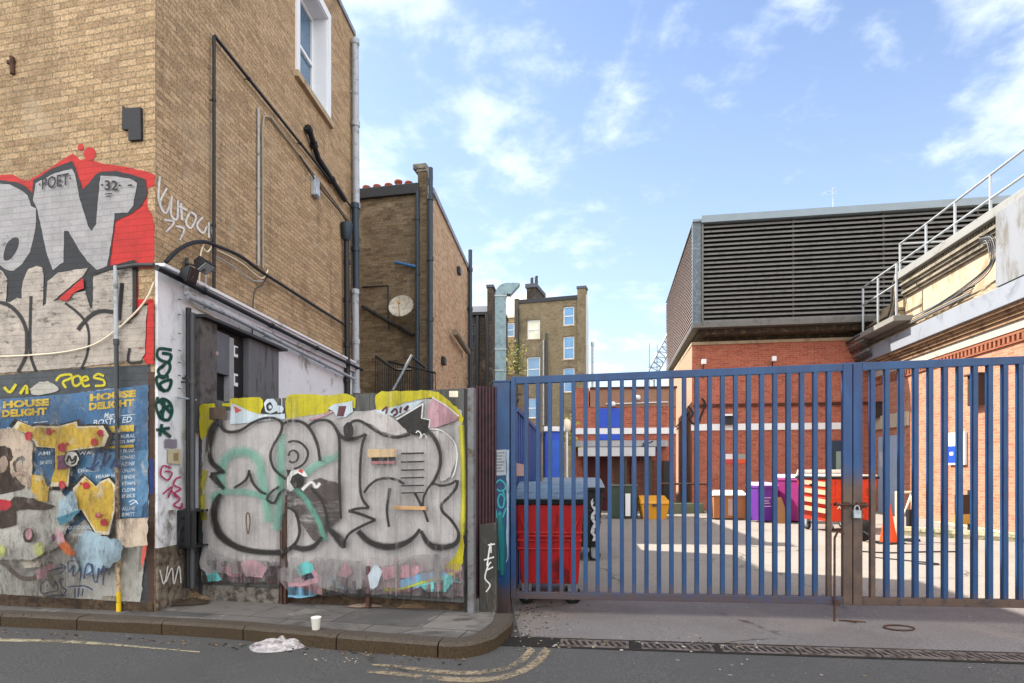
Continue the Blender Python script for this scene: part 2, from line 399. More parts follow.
DARKM = plain('dark grey metal', '#33373b', .5, .25, 8, 80, .1, dirt='#4c3a2b', dirt_amt=.2)
GREYP = plain('grey plastic pipe', '#9aa0a8', .5, .1, 4, 60, .05, dirt='#62676d', dirt_amt=.3)
BLUEG = plain('blue black pipe', '#20303d', .5, .2, 6, 60, .05)
STEEL = plain('galvanised steel', '#a3adb3', .4, .12, 6, 50, .08, metal=.3, dirt='#78838a', dirt_amt=.4)
RUST = plain('rusty steel', '#4a2f24', .85, .4, 12, 80, .4, dirt='#2a211d', dirt_amt=.5)
WOODP = plain('bare timber', '#b08c62', .8, .2, 5, 60, .2, stretch=(1, 1, .1))
CREAMP = plain('cream paint', '#d9cfb8', .6, .08, 2, 40, .1)
WHITEP = plain('white paint', '#d4d7db', .45, .05, 2, 40, .05)
TERRA = plain('terracotta', '#8a4534', .8, .2, 6, 60, .2)
PANE = glass('window glass', '#4a6a86'); PANEB = glass('bright window glass', '#3d6c92')
RUBBER = plain('black rubber', '#17171a', .8, .2, 10, 80, .1)
SLATE = plain('slate', '#4a4c54', .7, .15, 4, 60, .2)

# ------------------------------------------------------------------ the ground
def ground_mat(name, base, dark, light, spec_sc, stain, crack=0, rough=.9, pink=None):
    m, t, b, o = shader(name); v = objco(t)
    a = ntex(t, v, .7, 7, .62, .6); f = ntex(t, v, spec_sc, 3, .7); g = ntex(t, v, spec_sc*.23, 4, .7); md = ntex(t, v, 4.5, 6, .7, .5)
    col = mixc(t, sstep(t, f, .3, .7), C(dark), C(base)); col = mixc(t, sstep(t, f, .66, .78, 0, .75), col, C(light))
    col = mixc(t, sstep(t, a, .42, .7, 0, .6), col, C(stain)); col = mixc(t, sstep(t, md, .56, .75, 0, .45), col, C(dark))
    col = mixc(t, sstep(t, g, .62, .8, 0, .35), col, C(light))
    vo_ = nd(t, 'ShaderNodeTexVoronoi', _Scale=2.6, _Randomness=1.0); t.links.new(v, vo_.inputs['Vector'])
    col = mixc(t, sstep(t, vo_.outputs['Distance'], .035, .055, .55, 0), col, C(light))
    col = mixc(t, sstep(t, ntex(t, v, .45, 3, .5, .2), .56, .60, 0, .4), col, C(stain))
    if pink: col = mixc(t, sstep(t, ntex(t, v, 1.3, 6, .65, .5), .5, .72, 0, .6), col, C(pink))
    h = math_(t, 'ADD', f, math_(t, 'MULTIPLY', md, .8))
    if crack:
        mp = nd(t, 'ShaderNodeVectorMath', operation='MULTIPLY_ADD'); nn = nd(t, 'ShaderNodeTexNoise', _Scale=1.6, _Detail=5); t.links.new(v, nn.inputs['Vector'])
        t.links.new(nn.outputs[1], mp.inputs[0]); mp.inputs[1].default_value = (.7, .7, 0); t.links.new(v, mp.inputs[2])
        vo = nd(t, 'ShaderNodeTexVoronoi', feature='DISTANCE_TO_EDGE', _Scale=crack); t.links.new(mp.outputs[0], vo.inputs['Vector'])
        ck = sstep(t, vo.outputs[0], .002, .012, 1, 0); ck = math_(t, 'MULTIPLY', ck, sstep(t, a, .45, .6))
        col = mixc(t, math_(t, 'MULTIPLY', ck, .7), col, C('#24211f')); h = math_(t, 'SUBTRACT', h, ck)
    t.links.new(col, b.inputs['Base Color']); b.inputs['Roughness'].default_value = rough; b.inputs['Specular IOR Level'].default_value = .3
    bp = nd(t, 'ShaderNodeBump', _Strength=.55, _Distance=.008); t.links.new(h, bp.inputs['Height']); t.links.new(bp.outputs[0], b.inputs['Normal'])
    return m
ASPH = ground_mat('asphalt', '#5c5b5a', '#3d3c3c', '#8b8986', 75, '#484746', crack=.22)
APRON = ground_mat('apron concrete', '#7e7a79', '#625e5d', '#979190', 60, '#605b59', crack=.5, pink='#857a75')
YARD = ground_mat('yard concrete', '#928c86', '#777169', '#aca69f', 40, '#7c766f', crack=.5)
mb = MB(); xs = [-300, -60, -12, 12, 60, 300]; ys = [-60, 0, 30, 120, 600]
for i in range(5):
    for j in range(4):
        q = [(xs[i], ys[j]), (xs[i+1], ys[j]), (xs[i+1], ys[j+1]), (xs[i], ys[j+1])]
        mb.face([(x, y, gz(x)) for x, y in q])
struct(mb.build('road', ASPH))
DA, DB = G(555, 638), G(1020, 653)                       # back edge of the drain
dd = (DB-DA); dd.z = 0; dd.normalize(); dn = Vector((-dd.y, dd.x, 0))
def sheet(pts, lift, name, mat, n=1):
    m_ = MB(); m_.face([(p[0], p[1], gz(p[0])+lift) for p in pts]); return struct(m_.build(name, mat))
GP0 = Vector((-.13, 6.40, 0)); GATE = Plane(GP0, (.986, -.164))
def gp(a, o=0): return GATE.P(a, 0, o)
dq = lambda a, o: DA+dd*a+dn*o
sheet([dq(-.32, 0), dq(11, 0), gp(12, -1.1), gp(-.1, -1.1)], .004, 'concrete_apron', APRON)
sheet([gp(-.1, -1.1), gp(12, -1.1), (11.9, 24), (-1.2, 24)], .008, 'yard_ground', YARD)

# pavement: raised slabs with a row of kerb stones along the carriageway
KDZ = .125
edge = [(-300, 598), (-60, 611.5), (0, 614.3), (60, 617), (130, 620.2), (215, 624.6), (285, 630.5), (343, 635.8), (400, 640), (447, 643.2), (470, 642), (490, 637), (503, 629), (511, 621), (512.5, 613)]
E3 = [G(x, y, KDZ) for x, y in edge]
back = [(515, 601), (463, 606), (330, 596), (186, 585), (-300, 570)]
PAVE = None
def pave_mat():
    m, t, b, o = shader('york stone paving'); uv = nd(t, 'ShaderNodeTexCoord'); v = uv.outputs['Object']
    wob = nd(t, 'ShaderNodeTexNoise', _Scale=3.0, _Detail=3); t.links.new(uv.outputs['UV'], wob.inputs['Vector'])
    wv = nd(t, 'ShaderNodeVectorMath', operation='MULTIPLY_ADD'); t.links.new(wob.outputs[1], wv.inputs[0]); wv.inputs[1].default_value = (.03, .03, 0); t.links.new(uv.outputs['UV'], wv.inputs[2])
    bt = nd(t, 'ShaderNodeTexBrick', _Scale=1.0, _Color1=(0, 0, 0, 1), _Color2=(1, 1, 1, 1), _Mortar=(.5, .5, .5, 1), _Mortar_Size=.007, _Mortar_Smooth=.3, _Brick_Width=.92, _Row_Height=.62)
    t.links.new(wv.outputs[0], bt.inputs['Vector'])
    f = ntex(t, v, 55, 4, .7); a = ntex(t, v, 2.2, 7, .66, .6)
    k = math_(t, 'ADD', math_(t, 'MULTIPLY', bt.outputs[0], .45), math_(t, 'MULTIPLY', a, .55))
    col = mixc(t, sstep(t, k, .25, .75), C('#3d3c3c'), C('#625e5b')); col = mixc(t, sstep(t, f, .55, .75, 0, .5), col, C('#746f6b'))
    col = mixc(t, sstep(t, ntex(t, v, 1.2, 8, .7, 1), .50, .66, 0, .8), col, C('#343230')); col = mixc(t, sstep(t, ntex(t, v, .9, 4, .6, .4, (1, 1.4, 1)), .56, .585, 0, .55), col, C('#7d7974')); col = mixc(t, sstep(t, ntex(t, v, 7, 7, .75, .6), .56, .68, 0, .6), col, C('#2c2a28'))
    col = mixc(t, math_(t, 'MULTIPLY', bt.outputs['Fac'], .85), col, C('#262422'))
    t.links.new(col, b.inputs['Base Color']); b.inputs['Roughness'].default_value = .85
    h = math_(t, 'SUBTRACT', math_(t, 'ADD', math_(t, 'MULTIPLY', f, .3), a), math_(t, 'MULTIPLY', bt.outputs['Fac'], 1.5))
    bp = nd(t, 'ShaderNodeBump', _Strength=.6, _Distance=.012); t.links.new(h, bp.inputs['Height']); t.links.new(bp.outputs[0], b.inputs['Normal'])
    return m
PAVE = pave_mat()
cen = [(E3[i]+(E3[min(i+1, len(E3)-1)]-E3[max(i-1, 0)]).cross(Vector((0, 0, 1))).normalized()*-.17) for i in range(len(E3))]
mb = MB(); B3 = [G(x, y, KDZ) for x, y in back]
B3[0] = gp(-.02, -.05); B3[0].z = gz(B3[0].x)+KDZ
top = cen+B3
mb.raw([p-Vector((0, 0, .006)) for p in top], [tuple(t) for t in tessellate_polygon([[Vector((p.x, p.y, 0)) for p in top]])])
ke = E3[9]-E3[4]
struct(mb.build('pavement', PAVE, uvrot=math.atan2(ke.y, ke.x)))
KERB = ground_mat('granite kerb', '#574f47', '#3c352e', '#746c62', 70, '#453c30')
KFACE = ground_mat('stained kerb face', '#473a28', '#2f261b', '#62543f', 60, '#392e21')
mb = MB()
pe = spline([Vector((p.x, p.y, 0)) for p in E3], 8); pc = spline([Vector((p.x, p.y, 0)) for p in cen], 8)
acc = 0; step = 0; joints = 0
for i in range(len(pe)-1):
    a, b, c, d = pe[i], pe[i+1], pc[i+1], pc[i]; acc += (b-a).length
    stone = int(acc/.95); jz = .006*noise.noise(Vector((stone*3.3, 0, 0)))
    jo = .008*noise.noise(Vector((stone*1.7, 5, 0)))
    if stone != step: step = stone; b = a.lerp(b, .86) if False else b; a = a.lerp(b, min(.5, .014/max(1e-4, (b-a).length))); d = d.lerp(c, .04)
    o = (a-d).normalized()*(jo+.004); zt = lambda p, k=0: gz(p.x)+KDZ+jz+.007*noise.noise(p*6)+.004*noise.noise(p*21)-k
    mb.m = 0
    ch = (a-d).normalized()*(.026+.02*noise.noise(a*8))
    A = up(a+o-ch, zt(a)); B = up(b+o-ch, zt(b)); Cc = up(c, zt(c)); D = up(d, zt(d))
    A2 = up(a+o, zt(a, .024)); B2 = up(b+o, zt(b, .024)); A3 = up(a+o, gz(a.x)-.05); B3_ = up(b+o, gz(b.x)-.05)
    mb.smooth = False; mb.face([A, B, Cc, D]); mb.face([A2, B2, B, A]); mb.m = 1; mb.face([A3, B3_, B2, A2])
    mb.m = 1; mb.face([D, Cc, up(c, gz(c.x)-.05), up(d, gz(d.x)-.05)]); mb.face([A3, A2, A, D, up(d, gz(d.x)-.05)]); mb.face([B2, B3_, up(c, gz(c.x)-.05), Cc, B])
struct(mb.build('kerb', [KERB, KFACE]))

# painted no-waiting lines
PAT = 'smooth'
YEL = spray('worn yellow road paint', '#94866f', .46, 26, .8, var=.2)
CRM = spray('worn cream road paint', '#a39a80', .44, 22, .8, var=.2)
class GroundPaint(Paint):
    def __init__(s): s.k = 0; s.mb = MB(); s.mats = []; s.off = .004; s.step = .0005
    class _P:
        def X(s, x, y, h): return G(x, y, h)
    pl = _P()
gpt = GroundPaint()
gpt.line(CRM, [(-60, 637, 3), (0, 639.7, 3), (35, 640.6, 3), (69, 641.5, 3), (92, 643, 2.6), (117, 644.8, 2), (147, 647.5, 1.5), (200, 652, 1)], 3, .3)
gpt.line(YEL, [(366, 671.5, 2), (395, 673.5, 4), (430, 677.3, 4.5), (465, 679.8, 5), (497, 678.3, 5), (519, 672, 5.5), (532, 665.5, 6.5), (541, 658, 8), (547.5, 648.5, 9)], 5, .25)
gpt.line(YEL, [(372, 664.5, 1.5), (390, 666, 3), (415, 668.8, 3.6), (445, 672, 4), (475, 672.6, 4), (500, 669.5, 4.3), (515, 664, 5), (526, 656, 6.5), (532, 648, 8)], 5, .25)
struct(gpt.build('road_marking'))

# cast-iron drain along the apron
IRON = plain('drain iron', '#665d59', .65, .3, 10, 70, .3, dirt='#3a302a', dirt_amt=.5)
SILT = plain('drain silt', '#1c1815', .95, .4, 14, 60, .5)
mb = MB(); m0 = [dq(-.45, -.02), dq(11, -.02), dq(11, -.30), dq(-.45, -.30)]
mb.face([up(p, gz(p.x)+.0055) for p in m0]); struct(mb.build('drain_channel', SILT))
labels_dr = ['short drain grate nearest the kerb corner, half choked with silt', 'iron drain grate second along from the kerb corner', 'iron drain grate third along from the kerb corner', 'iron drain grate in front of the gate, fourth from the kerb corner',
             'iron drain grate below the padlocked stiles of the gate', 'iron drain grate just past the padlocked stiles', 'iron drain grate below the gate leaf that runs out of the photo', 'iron drain grate last in sight, at the photo edge']
def grate():
    g = MB(); Ln = .60; W = .20; T = .03
    g.box(0, Ln-.01, 0, .028, 0, T); g.box(0, Ln-.01, W-.028, W, 0, T); g.box(0, .025, .028, W-.028, 0, T-.001); g.box(Ln-.035, Ln-.01, .028, W-.028, 0, T-.001)
    n = 9
    for k in range(n):
        x = .030+k*(Ln-.135)/(n-1); s = .045
        g.hexa([(x+s, .027, 0), (x+s+.027, .027, 0), (x+.027, W-.027, 0), (x, W-.027, 0)][::1], [(x+s, .027, T-.003), (x+s+.027, .027, T-.003), (x+.027, W-.027, T-.003), (x, W-.027, T-.003)])
    return g.build('drain_grate', IRON)
g0 = grate(); ang = math.atan2(dd.y, dd.x)
for k in range(8):
    g = g0 if k == 0 else g0.copy()
    if k: COL.objects.link(g)
    a = .06+.605*k+(.09 if k > 0 else 0)+(.05 if k > 1 else 0); p = dq(a, -.255)
    g.location = (p.x, p.y, gz(p.x)-.018+.003*math.sin(k*5)); g.rotation_euler = (0, -math.atan(.016), ang+.006*math.sin(k*3))
    tag(g, labels_dr[k], 'drain grate', 'drain grates across the gateway')

# ------------------------------------------------------------------ the corner building
CB = Vector((-3.689, 6.2, 0)); FA = Plane(CB, (1, -.22)); SW = Plane(CB, (.08, 1))
EN = SW.hit(353.5, 300)[0]                                  # length of the flank
HT = 10.25
cb = thing('corner_building', 'tall yellow brick building with a painted street front and a white-framed window in its flank', 'building', (CB.x, CB.y, 0))
mb = MB(); wx = [SW.hit(298.5, 75), SW.hit(327, 115)]
WH = (wx[0][0], wx[1][0], 7.78, 9.55)
wall_faces(mb, FA, -6.5, 0, -.3, HT)
wall_faces(mb, SW, 0, EN, -.3, HT, [WH], reveal=.34)
bl, br = FA.P(-6.5, 0), SW.P(EN, 0); bk = br+FA.d*-5.6; 
mb.face([up(br, -.3), up(bk, -.3), up(bk, HT), up(br, HT)]); mb.face([up(bk, -.3), up(bl, -.3), up(bl, HT), up(bk, HT)])
mb.face([up(bl, HT), up(CB, HT), up(br, HT), up(bk, HT)])
mb.build('wall', STOCK, cb)
mb = MB()
mb.pbox(SW, -.03, EN+.04, HT+.002, HT+.09, -.28, .035); mb.pbox(FA, -6.5, -.0, HT+.002, HT+.09, -.28, .035); mb.build('coping', LEAD, cb)
mb = MB(); q_ = [SW.P(EN+.02, 0, -.75), SW.P(EN+1.95, 0, -.75), SW.P(EN+1.95, 0, -5.2), SW.P(EN+.02, 0, -5.2)]
for i_ in range(4): mb.face([up(q_[i_], -.3), up(q_[(i_+1) % 4], -.3), up(q_[(i_+1) % 4], 9.3), up(q_[i_], 9.3)])
mb.face([up(v_, 9.3) for v_ in q_]); mb.build('added_shadow_block', STOCK, cb)  # unseen block, added to narrow the sunlit strip across the yard
# window in the flank
wn = window(SW, WH[0]+.02, WH[1]-.02, WH[2]+.02, WH[3]-.02, cb, WHITEP, PANE, back=-.24, fw=.07)
mb = MB()
for b_ in ((WH[0]+.001, WH[0]+.018, WH[2]+.001, WH[3]-.001), (WH[1]-.018, WH[1]-.001, WH[2]+.001, WH[3]-.001), (WH[0]+.018, WH[1]-.018, WH[2]+.001, WH[2]+.018), (WH[0]+.018, WH[1]-.018, WH[3]-.018, WH[3]-.001)): mb.pbox(SW, *b_, -.32, .004)
mb.build('reveal', WHITEP, wn)
mb = MB(); mb.pbox(SW, WH[0]-.12, WH[0], WH[2]-.02, WH[3], -.2, .03); mb.pbox(SW, WH[1], WH[1]+.12, WH[2]-.02, WH[3], -.2, .03)
mb.pbox(SW, WH[0]-.12, WH[1]+.12, WH[3], WH[3]+.14, -.2, .031); mb.build('surround', WHITEP, wn)
mb = MB(); mb.pbox(SW, WH[0]-.16, WH[1]+.16, WH[2]-.12, WH[2]-.02, -.2, .07); mb.build('sill', STONE, wn)
# white rendered ground floor of the flank, with fascia
mb = MB(); mb.pbox(SW, -.0, EN-.05, .66, 3.56, .002, .03); mb.build('render', WHITE, cb)
mb = MB(); mb.pbox(SW, .42, EN-.02, 3.40, 3.585, .031, .09); mb.pbox(SW, -.02, EN-.02, 3.563, 3.60, .002, .12); mb.build('fascia', WHITE, cb, bevel=.006)
PLINTH = plain('exposed brown plinth', '#6f655a', .95, .35, 6, 60, .7, dirt='#3a2f26', dirt_amt=.6)
mb = MB(); mb.pbox(SW, .0, EN-.05, -.3, .659, .002, .036); mb.build('plinth', PLINTH, cb, bevel=.01)
DIRTB = plain('dirty wall foot', '#4a3b2c', .95, .4, 9, 60, .7, dirt='#2a221b', dirt_amt=.6)
mb = MB(); mb.pbox(FA, -6.5, -.002, -.3, .10, .001, .035, 0); mb.build('wall_foot', DIRTB, cb, bevel=.008)

PAT = 'brick'
# painted mural, upper part of the front
BLK = spray('black wall paint', '#27292d', .29, 14, .6); BLKS = spray('black spray line', '#1b1a1b', .22, 20, .55)
SIL = spray('silver wall paint', '#8f8d8f', .29, 16, .5, var=.16); SILB = spray('weathered silver paint', '#9f968d', .36, 9, .6, (1, 1, 3.0), var=.26)
REDP = spray('red wall paint', '#a8231f', .28, 12, .6); BAND = spray('dark painted band', '#3c4145', .30, 5, .6, var=.3)
p = Paint(FA, .003)
p.poly(REDP, [(0, 175), (13, 174.5), (20, 179), (28, 181), (38, 175), (50, 168), (62, 160), (73, 153.5), (80, 160), (88, 158), (99.7, 163), (114, 165), (133, 168), (147, 172), (155, 175), (154.6, 186), (148, 188), (147, 205), (152, 214), (154.5, 225), (154, 268), (138, 268), (138, 299), (153, 299), (153.5, 364), (146, 364), (140, 350), (60, 340), (-70, 340), (-70, 168)], .5)
p.dot(REDP, 89.7, 153.7, 6.3, 6.6); p.dot(REDP, 80.6, 147, 3.1, 3.3)
p.poly(BLK, [(-70, 172), (0, 180), (15, 182), (25, 186), (32.4, 193), (33, 180), (53, 168), (72, 161), (75.6, 168), (83, 189.4), (96, 174.5), (99.7, 172), (116, 171), (133, 175), (146, 179.5), (147, 196), (141, 206), (131, 214), (116, 221), (114.6, 226), (109.6, 266), (133, 260), (138, 266), (135.4, 316), (130, 330), (0, 330), (-70, 330)], .4)
p.poly(SIL, [(-70, 176), (0, 183.6), (10, 184.4), (20, 189.4), (28, 196), (31, 206), (36, 208), (36, 226), (30, 252.6), (21.7, 264), (13.3, 271), (5, 269), (0, 265), (-70, 262)])
p.poly(SIL, [(35.7, 183), (55, 173), (72, 168.6), (75, 174.5), (80, 200), (88, 226), (91.5, 231), (96, 224), (98, 200), (100.5, 176), (115, 176), (133, 179.5), (137, 183), (133, 206), (128, 212.7), (114.6, 213.5), (113, 232), (107, 266), (97, 270), (87.6, 262), (77, 246), (68.4, 231), (64, 231), (63.4, 262), (53, 270), (46.7, 254), (41, 226), (36, 206), (33, 200)])
p.poly(BLK, [(4, 252), (6, 245), (11, 239), (16, 237.5), (19, 240), (17, 249), (12, 257), (7, 260.5), (3.5, 259)], .2, True)
p.poly(SILB, [(-70, 268), (0, 270), (3, 272), (7.5, 279), (5.8, 302), (10, 302.6), (16.6, 297.6), (21.6, 299), (22.5, 281), (28.3, 269), (36.6, 265.6), (42.5, 267.7), (43.6, 276), (43, 306), (45.8, 304), (47.5, 281), (58.3, 272.6), (88.3, 267.6), (83, 276), (53, 301), (60, 300), (66, 301), (73, 293), (85, 291), (90.7, 309), (92.5, 307.7), (93.3, 276), (113.3, 269.4), (133, 263.5), (134, 306), (137, 316), (143, 304), (148, 303.6), (145.7, 326), (145, 353), (140, 361), (115, 363), (80, 367), (30, 371), (-70, 379)])
for pts, wd in (([(31, 296), (30.3, 320), (30, 340), (31, 357), (36, 371)], 3), ([(-12, 303), (0, 302.5), (10, 306), (20, 316), (26, 329), (26.8, 342), (25.5, 357), (18, 372)], 3.6), ([(65, 303), (78, 313), (86.5, 324), (89, 339), (86.5, 356), (81, 369)], 2.4),
                ([(78, 330), (83, 323), (93, 314), (103, 311), (113, 312)], 4), ([(122, 283), (120.5, 300), (119, 320)], 4), ([(134, 262), (134.5, 290), (134, 316)], 4), ([(129.5, 348), (128.6, 362), (143, 361.5)], 2.6), ([(91, 275), (104, 270), (117, 266), (135, 261)], 3), ([(148, 304), (141, 306), (133, 317), (120, 325)], 2)):
    p.line(BLKS, pts, wd)
p.poly(REDP, [(83, 277.6), (84, 288), (73, 293), (67, 301), (58, 299.5)], .3)
p.poly(REDP, [(148, 304), (154, 302), (153.6, 364), (146, 364), (146.5, 340)], .3)
p.text(BLKS, '\u00b7POET\u00b7', 39, 178.5, 71, 190.5, -.2, .012); p.text(BLKS, '\u00b732\u00b7', 101, 180, 121, 190, .03, .02)
p.line(BLKS, [(105, 194), (112, 193.4)], 1); p.line(BLKS, [(106, 196.5), (111, 196)], 1); p.line(BLKS, [(128, 185.5), (132, 185)], 1.8)
p.build('graffiti', cb)['label'] = 'red, black and silver graffiti lettering with POET 32'
p = Paint(FA, .003)
p.poly(BAND, [(-70, 384), (0, 375), (80, 368), (150, 364.5), (152, 385), (152.5, 520), (149, 604), (144, 604), (-70, 420)], .4)
BRNB = spray('bare brown strip', '#45352f', .2, 10, .8)
p.poly(BRNB, [(147.5, 372), (154.4, 372), (154.4, 604), (147, 604)], .3)
YTAG = spray('yellow spray', '#b3a81a', .2, 20, .55); YFAT = spray('yellow poster ink', '#bfa43c', .16, 20, .6)
for pts in ([(56, 381), (60, 376), (70, 374.5), (71, 378), (63, 382), (66, 388)], [(73, 384), (73, 378), (79, 376), (81, 382), (76, 386), (73, 384)], [(83, 381), (88, 379.5), (86, 376.5), (82, 379), (84, 386), (90, 385)], [(104, 376), (98, 374), (94, 377.5), (103, 380), (104, 385), (95, 386)]):
    p.line(YTAG, pts, 2.4)
p.line(YTAG, [(4, 387), (10, 392), (16, 384)], 3); p.line(YTAG, [(20, 394), (26, 386), (27, 394)], 3)
p.poly(spray('pale paint patch', '#9a9890', .25, 12, .7), [(30, 389), (40, 382), (52, 383), (58, 391), (34, 395)], .5, True)
p.build('painted_band', cb)
# white pier tags on the flank
GRN = spray('dark green spray', '#124338', .2, 22, .55); PNKT = spray('magenta spray', '#a52a58', .24, 22, .6); WTAG = spray('white spray', '#c9c7c4', .22, 20, .6); BLUT = spray('blue marker', '#2c3c62', .22, 22, .6)
PAT = 'smooth'
p = Paint(SW, .034)
for pts in ([(172, 350), (159, 349), (158, 358), (168, 362), (171, 355), (162, 353)], [(161, 368), (168, 362), (170, 369), (163, 378), (158, 371), (163, 366)], [(169, 377), (157, 377), (159, 388), (168, 390), (171, 380), (160, 384), (165, 392)], [(158, 397), (156, 406), (160, 417), (168, 420), (172, 412), (170, 403), (163, 399), (157, 403)], [(160, 401), (172, 414)], [(165, 398), (162, 419)], [(171, 404), (158, 414)]):
    p.line(GRN, pts, 3.1)
for pts in ([(156, 430), (170, 428)], [(162, 424), (160, 436)], [(161, 429), (171, 437)]): p.line(GRN, pts, 3.1)
p.poly(spray('damp dirt', '#5f5142', .52, 7, .9, (1, 1, .6)), [(155.5, 512), (187, 508), (187, 560), (155.5, 562)], .6); p.poly(spray('pier grime', '#6f6a63', .58, 9, .8, (1, 1, .4), op=.6), [(155.5, 275), (187, 300), (187, 540), (155.5, 540)], .3)
PP = spray('purple sticker', '#7d7683', .1, 20); CR = spray('cream sticker', '#b9ad93', .1, 20)
p.poly(PP, [(165, 439), (177, 439.5), (177, 448), (165, 447.5)], .1); p.poly(CR, [(168, 449), (181, 449.5), (181, 464), (168, 463.5)], .1); p.poly(spray('ochre sticker', '#8e7d5a', .1, 20), [(173.5, 453), (178.5, 453), (178.5, 461), (173.5, 461)], .1)
for pts in ([(171, 468), (163, 466), (161, 475), (168, 480), (172, 473), (165, 471)], [(181, 477), (176, 479), (174, 485), (181, 489), (175, 493), (180, 499), (174, 505), (181, 508), (182, 503)], [(163, 494), (172, 487), (168, 498)], [(171, 490), (177, 498)]): p.line(PNKT, pts, 1.7)
for pts in ([(166, 582), (172, 568), (174, 584), (179, 566), (181, 583)], [(160, 570), (164, 584), (168, 566)]): p.line(WTAG, pts, 1.3)
for y in (299, 314, 333, 350, 362, 375, 388): p.line(BLKS, [(178, y), (181, y+1)], .9)
p.poly(spray('blue paint', '#3a4a86', .25, 16), [(149.5, 459), (154, 459), (154, 494), (149.5, 494)], .3)
p.build('graffiti', cb)['label'] = 'green and magenta tags on the white pier'
p = Paint(SW, .003)
for pts in ([(160, 176), (158.5, 198), (163, 210)], [(167, 188), (160, 203), (166, 213), (171, 200)], [(172, 196), (171, 214), (177, 219), (178, 200)], [(181, 203), (182, 220)], [(178, 206), (187, 210)], [(190, 212), (186, 222), (191, 228), (196, 217), (191, 212)], [(203, 217), (197, 225), (203, 233), (207, 226)], [(209, 222), (209, 238)], [(164, 220), (174, 222), (166, 232)], [(176, 226), (184, 229), (180, 240)], [(212, 228), (214, 243)]): p.line(WTAG, pts, 2.2)
p.build('graffiti', cb)['label'] = 'white tag sprayed on the bare brick flank'

# poster wall
PAT = 'smooth'
CLEARB = spray('blue poster paper', '#3b6389', .18, 7, .6, var=.16); PALE = spray('torn pale paper', '#a3a29c', .22, 6, .8, (1, 1, .6), var=.16); PALEB = spray('pale blue wash', '#8fa6b3', .36, 5, .8, (1, 1, .5))
WHT = spray('white poster ink', '#c7d0d8', .24, 30, .6); BEIGE = spray('beige paper', '#b3a391', .2, 8, .8); SEP = spray('sepia ink', '#3b2f29', .26, 16, .7); PURP = spray('purple paint', '#6b3a60', .2, 14); DRED = spray('crimson splash', '#a3222f', .18, 20); ORNG = spray('orange paint', '#c96a3a', .22, 14); PINK = spray('pink paint', '#b98c95', .28, 10); DKBL = spray('dark blue marker', '#28375a', .2, 22); LBLU = spray('light blue poster', '#5480a4', .2, 9)
ps = tag(MB().build('poster', CLEARB), 'x', 'poster'); bpy.data.objects.remove(ps)
p = Paint(FA, .012)
p.poly(PALE, [(-70, 430), (0, 400), (53, 396), (110, 389), (148, 386), (148.5, 510), (147, 530), (144.5, 560), (140, 606), (120, 604.5), (90, 601), (60, 600), (20, 598.5), (-70, 592)], .9)
p.poly(CLEARB, [(-70, 412), (0, 399.5), (53, 395.5), (148, 385), (148.2, 517), (115, 519), (108, 500), (60, 540), (40, 500), (0, 470), (-70, 480)], .3)
p.poly(LBLU, [(72, 455), (147.8, 450), (147.8, 516), (116, 518), (80, 480)], .5)
for x0, y0, sl in ((90, 389.5, -.1), (3, 396.5, -.06)):
    p.text(YFAT, 'HOUSE', x0, y0+4.6, x0+46, y0+12, sl, .06); p.text(YFAT, 'DELIGHT', x0-1, y0+13.5, x0+44, y0+21, sl, .055)
    p.text(WHT, 'Mum', x0+14, y0+23.5, x0+25, y0+29, sl, .01, .3); p.text(WHT, 'BOSTO ED', x0+3, y0+30.5, x0+42, y0+36.5, sl, .012, .2)
    p.line(WHT, [(x0+31, y0+29-.1*31*.9), (x0+45, y0+29-.1*45*.9)], .7)
p.poly(YFAT, [(106, 426.5), (134, 424.5), (134, 431.5), (106, 432.5)], .2); p.poly(YFAT, [(105, 446.5), (134, 444.5), (134, 447.5), (105, 448.5)], .2)
for i, (x, y, s) in enumerate(((111, 435.5, 'LIBE RURAL'), (107, 441, 'HOUNDS AMP'), (118, 449.8, 'BY FRANC'), (120, 456, 'ROMARE'), (121, 462.5, 'AZINE'), (122, 469, 'CHLON'), (122, 475.5, 'HINDE'), (122, 482, 'RTHAN'), (122, 488.5, 'CLOYM'), (122, 494.5, 'INKS'), (122, 507, 'ALLINE'), (122, 513, 'RIMITT'), (38, 452, 'AMI'), (40, 461, 'SANTO'), (74, 452, 'TWAY'), (78, 469, 'DEEGLE'), (96, 475, 'MIAMI HT'))):
    p.text(WHT, s, x, y, 135 if x > 100 else x+(12 if x < 60 else 22), y+3.6, -.07, .01)
p.text(WHT, 'WWW.DA', 72, 533.5, 95, 537.5, -.02, .02); p.text(WHT, 'OUTDOORS', 68, 526, 92, 529.5, -.02, .01)
p.poly(BEIGE, [(-70, 430), (0, 429), (16, 428), (33, 440), (32, 470), (31, 490), (0, 496), (-70, 492)], .5)
p.poly(PALE, [(0, 490), (60, 487), (75, 512), (60, 545), (30, 560), (-70, 560), (-70, 490)], 1)
